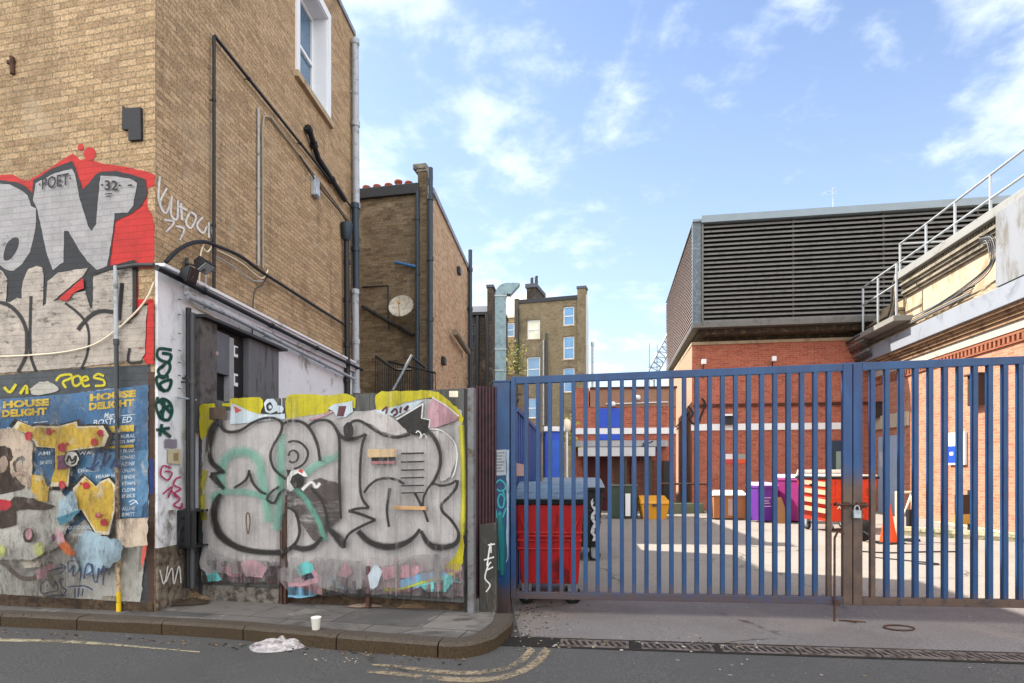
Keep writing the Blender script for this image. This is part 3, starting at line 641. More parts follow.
# printed photograph of two people, reduced to sepia patches
for q in ([(0, 447), (6, 446), (11, 450), (12.5, 458), (10, 464), (11, 473), (18, 480), (22, 490), (-30, 493), (-30, 450)], [(12, 464), (16, 459), (23, 456), (24.5, 460), (20, 467), (16, 472)], [(-4, 476), (6, 474), (10, 488), (-4, 490)]): p.poly(SEP, q, .8, True)
FLSH = spray('sepia skin tone', '#9a8677', .2, 16)
p.poly(FLSH, [(0, 458), (5, 456), (8, 462), (6, 470), (1, 473), (-3, 466)], .3, True); p.poly(FLSH, [(16, 463), (21, 460), (22, 467), (17, 472)], .2, True); p.line(FLSH, [(12, 476), (20, 473), (27, 476), (30, 488)], 4)
p.poly(SEP, [(14, 496.5), (24, 497), (33, 499), (44, 503), (56, 506), (50, 509), (38, 510), (28, 509), (16, 511), (16, 525), (6, 528), (-30, 529), (-30, 512), (0, 509)], .8)
p.poly(DRED, [(-20, 499), (3, 499), (10, 500.5), (11.5, 506), (6, 510), (-20, 511)], .5)
YWALL = spray('yellow graffiti fill', '#b8993a', .27, 14, .6, var=.2); CREAME = spray('cream outline', '#c2b79e', .18, 16)
def splat(q):
    cx = sum(a for a, b in q)/len(q); cy = sum(b for a, b in q)/len(q)
    p.poly(BLKS, [(cx+(a-cx)*1.06+(1 if a > cx else -1), cy+(b-cy)*1.06+(1 if b > cy else -1)) for a, b in q], .3); p.poly(CREAME, q, .2)
    p.poly(YWALL, [(cx+(a-cx)*.9, cy+(b-cy)*.9) for a, b in q], .4)
splat([(12.5, 428), (18, 420.6), (33, 427), (36.5, 425.5), (58, 426.4), (76.4, 421.4), (78, 426.4), (103, 425.5), (109, 435.5), (104.6, 446.3), (70, 450.8), (70, 468), (68, 486.5), (50, 486.5), (55, 470), (55, 448), (36.5, 446.6), (34, 441.3), (25, 433)])
splat([(73, 488), (85, 475.7), (96, 486.5), (100, 481.5), (109, 478), (115.5, 485.7), (114.6, 511.4), (109, 534.7), (96.4, 534.7), (81.4, 509.8), (74, 511.4)])
p.poly(YWALL, [(32, 474), (42, 476), (49, 488), (47, 502), (38, 501), (31, 490)], .6)
for x, y, r in ((28.5, 436, 4.2), (48.5, 431.5, 3.2), (53.5, 431, 1.3), (62, 447.5, 4.2), (67, 444, 1.5), (100, 433, 3.2), (94, 442, 3.4), (62, 485, 3.6), (86, 485.5, 3.3), (81, 484, 1.2), (98, 515.5, 2.8), (103, 515, 1.1), (104, 522.5, 3.5)): p.dot(DRED, x, y, r, r*1.1, .6)
p.poly(PURP, [(57, 456), (66, 455), (67, 468), (58, 470)], .8)
p.dot(BLKS, 71.5, 459, 8.2, 8.6); p.dot(PALE, 71.5, 459, 7, 7.4); p.line(BLKS, [(67, 462), (69, 456), (72, 461), (76, 456), (75, 462), (71, 464)], 1.8)
for pts in ([(90, 456), (97, 449), (95, 460), (91, 470), (99, 462)], [(101, 468), (106, 452), (104, 466), (111, 455)], [(111, 469), (116, 458), (119, 465), (113, 462)], [(86, 468), (95, 470)]): p.line(DKBL, pts, 2.4)
p.poly(PALEB, [(60, 500), (74, 490), (80, 512), (66, 524), (58, 516)], .8); p.poly(spray('teal streak', '#3d7a90', .25, 12), [(56, 518), (80, 510), (72, 520), (60, 526)], .6)
p.poly(PALEB, [(86, 530), (110, 538), (124, 540), (120, 560), (96, 575), (70, 570), (74, 545)], 1.2)
p.dot(SEP, 28.5, 535.5, 5.6, 7.5); p.dot(PINK, 28.5, 534, 3.6, 5.6)
p.line(spray('grey brown swirl', '#5c544e', .28, 12), [(-8, 560), (5, 564), (12, 571), (22, 578), (33, 578), (44, 571), (52, 562)], 4.6); p.line(spray('grey wash', '#8c8985', .3, 12), [(8, 545), (10, 560), (18, 572), (32, 575), (44, 566), (50, 548)], 2)
p.poly(PINK, [(36, 572), (50, 562), (56, 566), (44, 578), (38, 580)], .8); p.poly(ORNG, [(58, 540), (64, 538), (70, 546), (76, 552), (74, 557), (66, 554), (58, 546)], .8); p.dot(PURP, 53.5, 537.5, 1.8, 4); p.poly(PINK, [(57, 528), (63, 533), (65, 542), (57, 545)], .6)
p.poly(spray('lime wash', '#a2a862', .4, 10), [(33, 545), (42, 543), (44, 552), (36, 556)], .8, True); p.poly(spray('lime wash', '#a2a862', .4, 10), [(-5, 545), (4, 546), (4, 556), (-5, 556)], .8, True)
for pts in ([(48, 571.5), (56, 569), (65, 567.5)], [(60, 564), (65.5, 567.5), (60, 574)], [(67.5, 562), (69, 572), (74, 565), (73, 576), (79, 570), (78, 562), (74, 556)], [(68, 562), (73, 560.5), (78, 563), (81, 572), (80, 581)], [(84, 579), (86, 566), (90, 564), (92, 571), (86, 575)], [(92, 564), (94, 580), (97, 581), (99, 568)], [(98.5, 568), (97, 583)], [(101, 572), (104, 566), (103, 585)], [(99, 572), (108, 568.5), (109, 575)],
            [(41, 584), (41.5, 593), (50, 592), (58, 590), (56, 582)], [(41, 584), (48, 579), (47, 587)], [(50, 582), (53, 587), (55, 581)], [(64, 579), (60, 580), (62, 587), (66, 590), (63, 595), (60, 591)], [(68, 587), (78, 586), (86, 586.5), (93, 590)], [(75, 588), (75, 598)], [(79, 588), (78, 597)], [(83, 588), (82, 596)], [(46, 597), (60, 595.5), (66, 596)]): p.line(DKBL, pts, 1.5)
for pts in ([(122, 531), (126, 536), (133, 536)], [(118, 541), (124, 538), (128, 541)], [(125, 533), (123, 542)], [(130, 533), (128, 540)]): p.line(BLKS, pts, 1)
p.poly(spray('red sticker', '#b04a40', .2, 14), [(143.5, 543), (147, 542), (146, 556), (142, 567), (141, 560)], .3); p.poly(BEIGE, [(116, 520), (147.5, 518), (147, 545), (125, 548), (117, 538)], .8)
GRIME = spray('street grime', '#3d352c', .52, 5, .9, (1, 1, .5), op=.5); SCUFF = spray('pale scuffs', '#a7a39b', .60, 11, .9, (1, 1, .7), op=.8); TEAR = spray('torn paper back', '#8f897f', .63, 6, .9, op=.9)
whole = [(-70, 432), (0, 400), (53, 396), (148, 386), (148, 510), (144, 560), (140, 605), (60, 599.5), (-70, 592)]
p.poly(TEAR, whole, .3); p.poly(SCUFF, whole, .3); p.poly(GRIME, whole, .3); p.poly(spray('fine grime', '#2e2a26', .56, 30, .9, (1, 1, .35), op=.6), whole, .3)
for pts in ([(129, 502), (134, 500), (138, 504)], [(130, 505), (137, 501)]): p.line(WHT, pts, .8)
pst = tag(p.build('poster'), 'torn blue posters with yellow lettering, painted over, on the foot of the street front', 'poster')

def flap(q, lift, mat):
    """A loose corner of paper curling off the wall: pixel points hinge a-b, free edge c-d."""
    mb = MB(); mb.smooth = True; n = 6; rows = []
    for i in range(n+1):
        f = i/n; l = .022+lift*f*f
        rows += [FA.X(q[0][0]+(q[3][0]-q[0][0])*f, q[0][1]+(q[3][1]-q[0][1])*f, l), FA.X(q[1][0]+(q[2][0]-q[1][0])*f, q[1][1]+(q[2][1]-q[1][1])*f, l*.8)]
    mb.raw(rows, [(2*i, 2*i+1, 2*i+3, 2*i+2) for i in range(n)]); mb.build('loose_flap', mat, pst)
PAPW = plain('curled paper', '#a39c90', .85, .12, 12, 60, .1, dirt='#6f675c', dirt_amt=.3); PAPB = plain('curled blue paper', '#47698a', .8, .12, 12, 60, .1)
for q, l, m_ in (([(147, 500), (147.6, 518), (141, 521), (143, 506)], .05, PAPB), ([(118, 519), (130, 518), (128, 526), (119, 528)], .04, PAPW), ([(146, 545), (143.5, 570), (138, 572), (140, 550)], .06, PAPW), ([(60, 500), (74, 492), (78, 502), (66, 510)], .04, PAPW), ([(20, 561), (42, 560), (40, 567), (24, 568)], .04, PAPW), ([(100, 603), (120, 604), (118, 596), (103, 596)], .05, PAPW), ([(40, 599.5), (66, 600.5), (63, 594), (44, 594)], .045, PAPW), ([(2, 497), (14, 496), (12, 502), (3, 503)], .04, PAPW)): flap(q, l, m_)
CREAMG = plain('dull cream conduit', '#8f8675', .6, .15, 6)
# ------------------------------------------------------------------ pipes, cables and boxes on the corner building
def pipe_on(name, label, cat, pl, pts, r, mat, off=.06, clips=True, group=None, curve=False, base=None):
    q = [pl.X(x, y, off) for x, y in pts]
    if curve: q = spline(q, 6)
    mb = MB(); mb.tube(q, r)
    if clips:
        for i in range(len(q)-1):
            d = q[i+1]-q[i]; n = max(1, int(d.length/1.3))
            for k in range(n):
                c = q[i]+d*((k+.5)/n); t = d.normalized()*r*.8
                mb.tube([c-t, c+t], r*1.3); mb.tube([c, c-pl.n*(off-.002)], r*.35, 5)
    return tag(mb.build(name, mat), label, cat, group)
# downpipe at the far end of the flank, in three differently coloured lengths
dp = thing('downpipe', 'tall grey downpipe with a dark middle length at the far edge of the corner building', 'downpipe', tuple(SW.P(EN, 0, .1)))
for (y0, y1, m_) in ((42, 206, GREYP), (206, 292, BLUEG), (292, 391, GREYP)):
    mb = MB(); a, b = SW.X(355.3, y0, .1), SW.X(356.3, y1, .1); mb.tube([a, b], .068, 12); n = 2
    for k in range(n+1): c = a.lerp(b, k/n); mb.tube([c-Vector((0, 0, .05)), c+Vector((0, 0, .05))], .082, 12)
    mb.tube([a.lerp(b, .3), a.lerp(b, .3)-SW.n*.1], .02, 6); mb.build('pipe_length', m_, dp)
t = thing('downpipe', 'black rainwater pipe with a small hopper head beside the tall grey downpipe', 'downpipe', tuple(SW.X(346, 396, .08)))
mb = MB(); mb.tube([SW.X(346.5, 238, .09), SW.X(347.5, 398, .09)], .055, 10)
for y in (262, 300, 345, 380): c = SW.X(347, y, .09); mb.tube([c-Vector((0, 0, .04)), c+Vector((0, 0, .04))], .068, 10)
mb.build('pipe_length', BLACKM, t)
mb = MB(); c = SW.X(346.5, 230, .1); mb.lathe([(.06, -.2), (.1, -.1), (.12, .08), (.12, .12)], c, 'Z', 8); mb.build('hopper', BLUEG, t)
pipe_on('waste_pipe', 'thin black pipe climbing from the lamp and sloping down the brick flank', 'pipe', SW, [(214, 288), (214, 37)], .02, BLACKM)
pipe_on('sloping_pipe', 'long black pipe running level along the brick flank to the downpipe', 'pipe', SW, [(214.5, 36), (352, 208)], .02, BLACKM)
pipe_on('conduit', 'pale twin conduit with a bend on the brick flank', 'pipe', SW, [(258.5, 266), (258.5, 108)], .018, GREYP, .03)
pipe_on('conduit', 'pale conduit curving over and running level on the brick flank', 'pipe', SW, [(263, 268), (262.5, 128), (264, 116), (270, 117), (300, 156), (334, 200), (350, 222)], .016, CREAMG, .03, clips=False)
pipe_on('waste_pipe', 'short stub of fat black waste pipe bending down the flank below the window', 'pipe', SW, [(307, 127), (310, 132), (318, 158), (345, 200)], .05, BLACKM, .07)
pipe_on('service_pipe', 'black service pipe along the top of the white ground floor', 'pipe', SW, [(157, 267.5), (297, 338.5), (362, 370)], .03, BLACKM, .15)
pipe_on('service_pipe', 'grey service pipe below the fascia of the white ground floor', 'pipe', SW, [(188, 296), (233, 317), (300, 351.5), (354, 379)], .03, GREYP, .13)
pipe_on('service_pipe', 'dark pipe along the head of the poster wall', 'pipe', FA, [(118, 268), (136, 265), (154, 265)], .022, DARKM, .05, clips=False)
cables = [([(166, 262), (178, 250), (192, 243), (206, 242), (217, 246), (240, 256), (262, 272), (290, 290), (318, 308), (345, 325)], 'thick black cable looping along the flank above the white fascia', .022, BLACKM),
          ([(217, 250), (240, 262), (256, 275), (263, 278), (268, 270)], 'cream cable dipping between lamp and conduit', .009, CREAMP),
          ([(216, 256), (236, 268), (252, 280), (262, 281)], 'lower of two thin grey cables dipping beside the lamp', .008, GREYP),
          ([(268, 275), (262, 285), (254, 294), (252, 342)], 'dark cable dropping from the long loop to the meter cabinet', .009, DARKM),
          ([(300, 156), (322, 190), (340, 212), (353, 232)], 'black cable hanging under the level pipe near the downpipe', .012, BLACKM),
          ([(199, 300), (200, 260), (203, 246), (207, 242), (211, 247), (207, 252), (203, 248)], 'coil of pale cable beside the lamp', .009, CREAMP),
          ([(205, 300), (206, 275), (207, 262)], 'pale cable rising behind the lamp', .007, GREYP),
          ([(188, 300), (200, 309), (212, 315), (215, 318), (208, 318)], 'cream cable hooked at the near end of the fascia', .010, CREAMP)]
for pts, lab, r, m_ in cables: pipe_on('cable', lab, 'cable', SW, pts, r, m_, .05+r, clips=False, curve=True)
pipe_on('cable', 'white cable sagging across the silver mural letters', 'cable', FA, [(-40, 356), (0, 356.5), (40, 354.5), (70, 351), (95, 344), (115, 331), (135, 313), (147, 298), (154, 282)], .009, CREAMP, .04, clips=False, curve=True)
# black pipes between the white pier and the painted gate
for i, (x, x2, off, lab) in enumerate(((188.5, 188.5, .10, 'black soil pipe nearest the white pier'), (192.5, 192.5, .16, 'black soil pipe beside the painted boarded gate'))):
    pipe_on('soil_pipe', lab, 'pipe', SW, [(x, 308+i*5), (x2, 588)], .03, BLACKM if i == 0 else DARKM, off)
pipe_on('conduit', 'short grey conduit bracket poking out of the white pier', 'pipe', SW, [(176, 397), (196, 400)], .012, GREYP, .12, clips=False)
# striped-down steel pole on the poster wall
po = thing('conduit_pole', 'thin upright pipe with a yellow foot in front of the blue posters', 'pipe', tuple(FA.X(118.5, 611, .06)))
for y0, y1, m_, r in ((266, 342, GREYP, .02), (342, 470, DARKM, .021), (470, 548, plain('flaking painted pipe', '#8f8676', .7, .3, 14, 60, .3, dirt='#5c3a28', dirt_amt=.7), .021), (548, 592, plain('cream flaking pipe', '#b39b74', .7, .3, 14, 60, .3, dirt='#5c3a28', dirt_amt=.5), .022), (592, 612, plain('yellow pipe foot', '#c9a800', .6, .15, 10, 60, .1), .024)):
    mb = MB(); mb.tube([FA.X(115.5+(y0-266)*.0095, y0, .06), FA.X(115.5+(y1-266)*.0095, y1, .06)], r, 10)
    if y0 in (342, 470): c = FA.X(115.5+(y0-266)*.0095, y0, .06); mb.tube([c-Vector((0, 0, .03)), c+Vector((0, 0, .03))], .028, 10)
    mb.build('pipe_length', m_, po)
# old sign plate high on the front
mb = MB(); q = [FA.X(x, y, .0) for x, y in ((125, 107), (128, 110), (143, 109), (143.5, 141), (131, 142), (131, 131), (124.5, 131))]
mb.raw([v+FA.n*.035 for v in q]+[v+FA.n*.003 for v in q], [tuple(range(7))[::-1], tuple(range(7, 14))]+[(i, (i+1) % 7, 7+(i+1) % 7, 7+i) for i in range(7)])
tag(mb.build('junction_box', plain('black iron box', '#1d1e24', .6, .3, 12, 60, .3)), 'flat black iron box high on the brick front above the red paint', 'box')
mb = MB(); mb.tube([FA.X(12, 57, .02), FA.X(12.5, 74, .02)], .025, 6); mb.pbox(FA, FA.hit(9, 64)[0], FA.hit(16, 64)[0], FA.hit(9, 65)[1], FA.hit(9, 62)[1], .003, .03)
tag(mb.build('tie_plate', RUST), 'rusty iron wall tie high on the brick front', 'wall tie')
# twin floodlight at the corner
fl = thing('floodlight', 'black twin floodlight on a bracket at the head of the white pier', 'floodlight', tuple(SW.X(190, 283, .1)))
def lamp_head(px, py, ax, az, w, h, tilt, lens):
    o = .3; c = SW.X(px, py, o); d = SW.d; n = (SW.n*math.cos(tilt)-Vector((0, 0, 1))*math.sin(tilt)); u_ = n.cross(d); u_.normalize()
    mb = MB(); bx = lambda a, b, t: c+d*a+u_*b+n*t
    mb.hexa([bx(-w, -h, 0), bx(w, -h, 0), bx(w, h, 0), bx(-w, h, 0)], [bx(-w*.6, -h*.6, -.12), bx(w*.6, -h*.6, -.12), bx(w*.6, h*.6, -.12), bx(-w*.6, h*.6, -.12)])
    head = mb.build('lamp_head', BLACKM, fl, bevel=.006)
    mb = MB(); mb.hexa([bx(-w*.85, -h*.8, .001), bx(w*.85, -h*.8, .001), bx(w*.85, h*.8, .001), bx(-w*.85, h*.8, .001)], [bx(-w*.85, -h*.8, .008), bx(w*.85, -h*.8, .008), bx(w*.85, h*.8, .008), bx(-w*.85, h*.8, .008)])
    mb.build('lens', lens, head)
LENS = glass('lamp lens', '#a9b0b4', .2)
lamp_head(206, 268, 0, 0, .10, .075, .9, LENS); lamp_head(193, 276, 0, 0, .085, .085, .3, glass('dark lamp lens', '#20262c', .2))
mb = MB(); mb.tube([SW.X(187, 258, .03), SW.X(187, 286, .03)], .02, 6); mb.tube([SW.X(187, 271, .03), SW.X(205, 270, .3)], .018, 6); mb.tube([SW.X(187, 276, .03), SW.X(192, 276, .3)], .018, 6); mb.tube([SW.X(183, 262, .02), SW.X(216, 272, .26)], .012, 6); mb.build('bracket', DARKM, fl)
sm_ = thing('wall_lamp', 'small white bulkhead lamp on the brick flank below the window', 'lamp', tuple(SW.X(313, 189, 0)))
mb = MB(); a, z = SW.hit(313, 190); mb.pbox(SW, a-.1, a+.1, z-.12, z+.2, .002, .08); mb.build('housing', GREYP, sm_, bevel=.01); mb = MB(); mb.pbox(SW, a-.07, a+.07, z-.1, z+.02, .081, .10); mb.build('lens', LENS, sm_, bevel=.01)
# black cabinet with open front on the pier
sp = thing('black_cabinet', 'black box with an open dark front fixed low on the white pier', 'cabinet', tuple(SW.X(176, 548, .15)))
a0, a1 = .30, .66; z0, z1 = .62, 1.03
mb = MB(); 
for b_ in ((a0, a0+.02, z0, z1), (a1-.02, a1, z0, z1), (a0+.02, a1-.02, z0, z0+.02), (a0+.02, a1-.02, z1-.02, z1)): mb.pbox(SW, *b_, .037, .25)
mb.pbox(SW, a0+.02, a1-.02, z0+.02, z1-.02, .037, .06); mb.build('case', RUBBER, sp, bevel=.006)
mb = MB(); mb.pbox(SW, a0-.015, a0-.001, z0+.03, z1-.02, .06, .2); mb.build('side_plate', BLACKM, sp); 
mb = MB()
for z in (z0+.08, z0+.2, z0+.32): mb.tube([SW.P(a0-.02, z, .12), SW.P(a0-.05, z+.01, .12), SW.P(a0-.05, z+.05, .12)], .008, 6)
mb.tube(spline([SW.P(a0-.03, z0+.25, .1), SW.P(a0-.08, z0+.1, .1), SW.P(a0-.07, z0-.05, .1), SW.P(a0+.02, z0-.06, .1)], 5), .008, 6); mb.build('cable_loop', BLACKM, sp)
# meter cabinet behind the painted gate
mc = thing('meter_cabinet', 'grey open-fronted meter cabinet on the white flank above the painted gate', 'cabinet', tuple(SW.P(1.7, 2.0, .1)))
def cab(x0, x1, y_top, z0, o0, o1, mat, name):
    a0 = SW.hit(x0, 350, .1)[0]; a1 = SW.hit(x1, 350, .1)[0]
    mb = MB(); mb.pbox(SW, a0, a1, z0, 3.19, o0, o1); return mb.build(name, mat, mc, bevel=.006), a0, a1
GREYB = plain('weathered grey board', '#5d5e62', .8, .2, 5, 50, .25, dirt='#3f3d3d', dirt_amt=.4, stretch=(1, 1, .2)); PURG = plain('purplish grey board', '#565251', .8, .2, 5, 50, .25, dirt='#3a3635', dirt_amt=.4)
cab(199, 215.5, 0, 1.9, .035, .12, PURG, 'door'); cab(247.5, 277.5, 0, 1.9, .035, .12, GREYB, 'door')
o_, a0, a1 = cab(215.5, 247.5, 0, 1.9, .032, .045, BLACKM, 'back_board')
mb = MB(); mb.pbox(SW, SW.hit(215.5, 0, .1)[0], SW.hit(228, 0, .1)[0], 2.62, 3.12, .046, .115); mb.pbox(SW, SW.hit(215.5, 0, .1)[0], SW.hit(228, 0, .1)[0], 1.9, 2.3, .046, .10); mb.build('panel', plain('slate grey board', '#56585f', .7, .15, 5), mc, bevel=.006)
mb = MB(); mb.pbox(SW, SW.hit(228, 0, .1)[0], SW.hit(232, 0, .1)[0], 1.9, 3.1, .046, .125); mb.build('mullion', plain('pale grey post', '#85868a', .7, .15, 5), mc)
for y0, y1 in ((345, 358), (373, 387)):
    a, zt = SW.hit(233, y0, .1); b, zb = SW.hit(237.5, y1, .1); mb = MB(); mb.pbox(SW, a, b, zb, zt, .046, .11); mt = mb.build('meter', WHITEP, mc, bevel=.008)
    mb = MB(); mb.pbox(SW, a+.03, b-.02, (zb+zt)/2-.03, (zb+zt)/2+.05, .111, .118); mb.build('dial', BLACKM, mt)
mb = MB(); a0, a1 = SW.hit(199, 0, .1)[0]-.03, SW.hit(277.5, 0, .1)[0]+.12; mb.pbox(SW, a0, a1, 3.191, 3.225, .031, .2); mb.build('roof_board', plain('tarred board', '#35363a', .8, .2, 5), mc)
p = Paint(SW, .122); p.poly(spray('pink sticker', '#b08f90', .1, 20), [(217, 351), (219, 353), (217.5, 356), (215.5, 353)], .1); p.build('sticker', mc)

PAT = 'board'
# ------------------------------------------------------------------ the painted boarded gate
G0 = Vector((-3.51, 6.75, 0)); G1 = Vector((-.433, 5.906, 0)); BG = Plane(G0, G1-G0); GL = (G1-G0).length
bgt = thing('boarded_gate', 'boarded yard gate covered in a silver and black graffiti piece', 'gate', ((G0+G1)/2).to_tuple())
BOARD = plain('dark painted board', '#4c4d4c', .75, .3, 4, 50, .35, dirt='#30302f', dirt_amt=.5, stretch=(1, 1, .12))
s1 = BG.hit(281, 500)[0]; s2 = BG.hit(369.5, 500)[0]
def boards(a0, a1, zb, zt0, zt1, n):
    mb = MB(); w_ = (a1-a0)/n
    for i in range(n):
        x0 = a0+i*w_+.0015; x1 = a0+(i+1)*w_-.0015; f = lambda x: zt0+(zt1-zt0)*(x-a0)/(a1-a0)
        mb.pbox(BG, x0, x1, zb, f(x0), -.03, -.0015*(i % 3)*.6, 0, f(x1)-f(x0))
    return mb.build('board_panel', BOARD, bgt)
ztop = lambda a: 2.225+.053*a/GL
boards(.04, s1-.02, .19, ztop(.04), ztop(s1), 7); boards(s1+.015, s2, .16, ztop(s1), ztop(s2), 6); boards(s2+.003, GL-.04, .16, ztop(s2), ztop(GL), 7)
mb = MB(); mb.pbox(BG, .04, s1-.02, -.2, .185, -.2, .012); mb.build('sill', plain('concrete sill', '#6a655f', .9, .25, 6, 50, .5, dirt='#35302b', dirt_amt=.6), bgt, bevel=.01)
mb = MB(); mb.pbox(BG, s1+.02, GL-.04, .0, .14, -.14, -.06); mb.build('threshold', DIRTB, bgt)
for px0, yt, lab in ((282.5, 470, 0), (286.2, 380, 1)):
    a = BG.hit(px0, 500)[0]; mb = MB(); mb.pbox(BG, a-.014, a+.014, -.02, BG.hit(px0, yt)[1] if lab == 0 else 1.2, -.02, .028); mb.build('hinge_post', RUST, bgt)
a = BG.hit(369, 500)[0]; mb = MB(); mb.pbox(BG, a-.022, a+.018, -.02, BG.hit(369, 566)[1], -.02, .03); mb.build('bottom_post', RUST, bgt, bevel=.003)
mb = MB(); mb.pbox(BG, GL-.04, GL+.01, .06, 2.27, -.06, -.012); mb.build('edge_strip', BLACKM, bgt)
mb = MB(); mb.pbox(BG, -.02, .036, .05, 2.2, -.06, .0); mb.build('edge_strip', DARKM, bgt)
SILG = spray('silver gate paint', '#9b9898', .22, 7, .55, (1, 1, .3), var=.14); SILH = spray('lighter silver haze', '#a8a4a3', .30, 6, .55, var=.1); YG = spray('acid yellow paint', '#a9a01c', .20, 12, .55, var=.15); YGH = spray('thin yellow haze', '#a5a02d', .38, 9, .6)
MINT = spray('mint spray', '#649c8c', .34, 7, .55, var=.12, op=.6); PNK = spray('pink gate paint', '#a58089', .33, 10, .6); GBLK = spray('black gate outline', '#242222', .18, 16, .5); DRIP = spray('dark drips', '#26262a', .50, 34, .6, (1, 1, .05), op=.85); BROWNST = spray('dark scrubbed patch', '#4b4444', .44, 14, .7, (.5, .5, 2.5)); BLUG = spray('light blue paint', '#6393b0', .27, 12, .6); AQUA = spray('aqua paint', '#5aa9a8', .27, 12, .6); WHG = spray('white gate line', '#c3c3c3', .2, 20, .5); PALEG = spray('pale blue white paint', '#a9b6bf', .26, 14, .6); REDS = spray('small red spray', '#b04a48', .3, 18)
PDRIP = spray('pink drips', '#a5787f', .52, 26, .6, (1, 1, .10), op=.75); WDRIP = spray('pale drips', '#a3a6a6', .56, 34, .6, (1, 1, .05), op=.8); LIME = spray('lime paint', '#9aa73a', .28, 14, .6)
p = Paint(BG, .004, .0009)
p.poly(SILG, [(202, 440), (206, 425), (214, 413), (228, 410), (250, 412), (285, 418), (310, 414), (330, 410), (345, 412), (372, 410), (392, 404), (428, 398), (462, 410), (463, 470), (463.5, 548), (461, 572), (430, 584), (395, 588), (370, 590), (330, 588), (290, 584), (288, 560), (281, 566), (240, 568), (203, 562)], .8)
p.poly(YG, [(199.5, 406), (203, 404), (215, 403), (216, 410), (214, 422), (209, 434), (201, 440), (199.5, 430)], .6)
p.poly(YG, [(222, 404), (229.5, 403), (230, 398.5), (259.6, 397), (263, 400), (263, 406), (260, 414), (250, 415), (238, 408), (222, 406.5)], .5)
p.poly(YG, [(285, 402), (287, 396.5), (292, 394.5), (315, 394), (321, 395.5), (347, 393.5), (356, 398), (355, 408), (346, 409), (330, 408), (326, 413), (305, 416), (286.5, 419)], .5)
p.poly(YG, [(375.7, 395), (381.5, 391.6), (405, 391), (429.7, 390.3), (438, 392.5), (447, 399), (456, 407.5), (463.4, 418), (462, 425), (459, 421.5), (455, 413), (440, 401), (432, 397), (420, 399), (406, 402), (390, 408), (377, 411), (375, 403)], .5)
p.poly(YG, [(462, 530), (463.8, 545), (463, 562), (458, 572), (446, 577), (436, 576), (428, 571), (445, 566), (455, 557), (459, 545)], .6)
p.line(YGH, [(461, 425), (462.5, 460), (463, 500), (462, 535)], 4, .8); p.line(YGH, [(205, 470), (202, 490), (204, 520)], 5, .9)
p.poly(PALEG, [(266, 412), (264, 404), (267, 399.5), (273, 399), (277, 403), (277, 410), (271, 413.5)], .3, True); p.dot(GBLK, 269.5, 406.5, 3.6, 4.2); p.dot(PALEG, 270, 407, 1.7, 2)
p.poly(PALEG, [(231, 403), (236, 404.5), (252, 412), (262, 415), (285, 414), (285, 419), (262, 421), (240, 424), (230, 424)], .4); p.poly(REDS, [(234, 406), (241, 410), (236, 413)], .4, True); p.dot(PALEG, 280, 409, 4, 3.5)
p.poly(PALEG, [(328, 408), (334, 404), (352, 401), (353, 412), (346, 417), (337, 418), (334, 412)], .5); p.poly(spray('maroon block', '#552a35', .18, 14), [(339, 406), (346.5, 406), (343.5, 416.5), (336.8, 416.5)], .2)
p.line(PNK, [(309, 420), (322, 416), (333, 411)], 2, .6)
p.poly(SILH, [(350, 419), (370, 411), (384, 412), (398, 422), (408, 432), (396, 436), (382, 432), (372, 425), (360, 420)], .5); p.poly(PALEG, [(372, 411), (388, 408), (404, 404), (424, 400), (412, 409), (396, 417)], .4)
for pts in ([(382, 411), (387, 407), (386, 414)], [(391, 413), (395, 409), (397, 413), (393, 416)], [(400, 413), (401, 407)], [(404, 410), (408, 406), (406, 411)]): p.line(spray('maroon tag', '#4b2026', .15, 18), pts, 2)
p.poly(PNK, [(432, 397.4), (446, 406), (458.8, 416.5), (454.6, 421.5), (443, 425), (430, 428.5), (427, 412)], .4)
p.poly(GBLK, [(396, 419.5), (410, 411), (423, 402), (421.6, 418), (429.5, 420), (428, 430), (424, 436), (414, 434.8), (408, 433)], .5)
for pts, wd in (([(396.5, 419.5), (423, 403.5)], 1.6), ([(423, 403.5), (421.6, 418), (430, 420), (429, 428)], 1.5), ([(429.7, 429), (440, 430), (449, 436), (455.5, 445), (457, 458), (455, 470), (452, 478)], 1.4), ([(432, 397.3), (446, 405.5), (458.8, 416.3)], 1.2), ([(416, 433), (418, 431), (421, 434), (420, 438), (424, 434), (427, 438)], 1.2), ([(441, 466), (446, 461)], 1.2)): p.line(WHG, pts, wd, .4, curve=len(pts) > 4)
p.poly(SILH, [(430, 431), (444, 433), (454, 444), (456, 458), (450, 476), (440, 480), (440, 455)], .8, True)
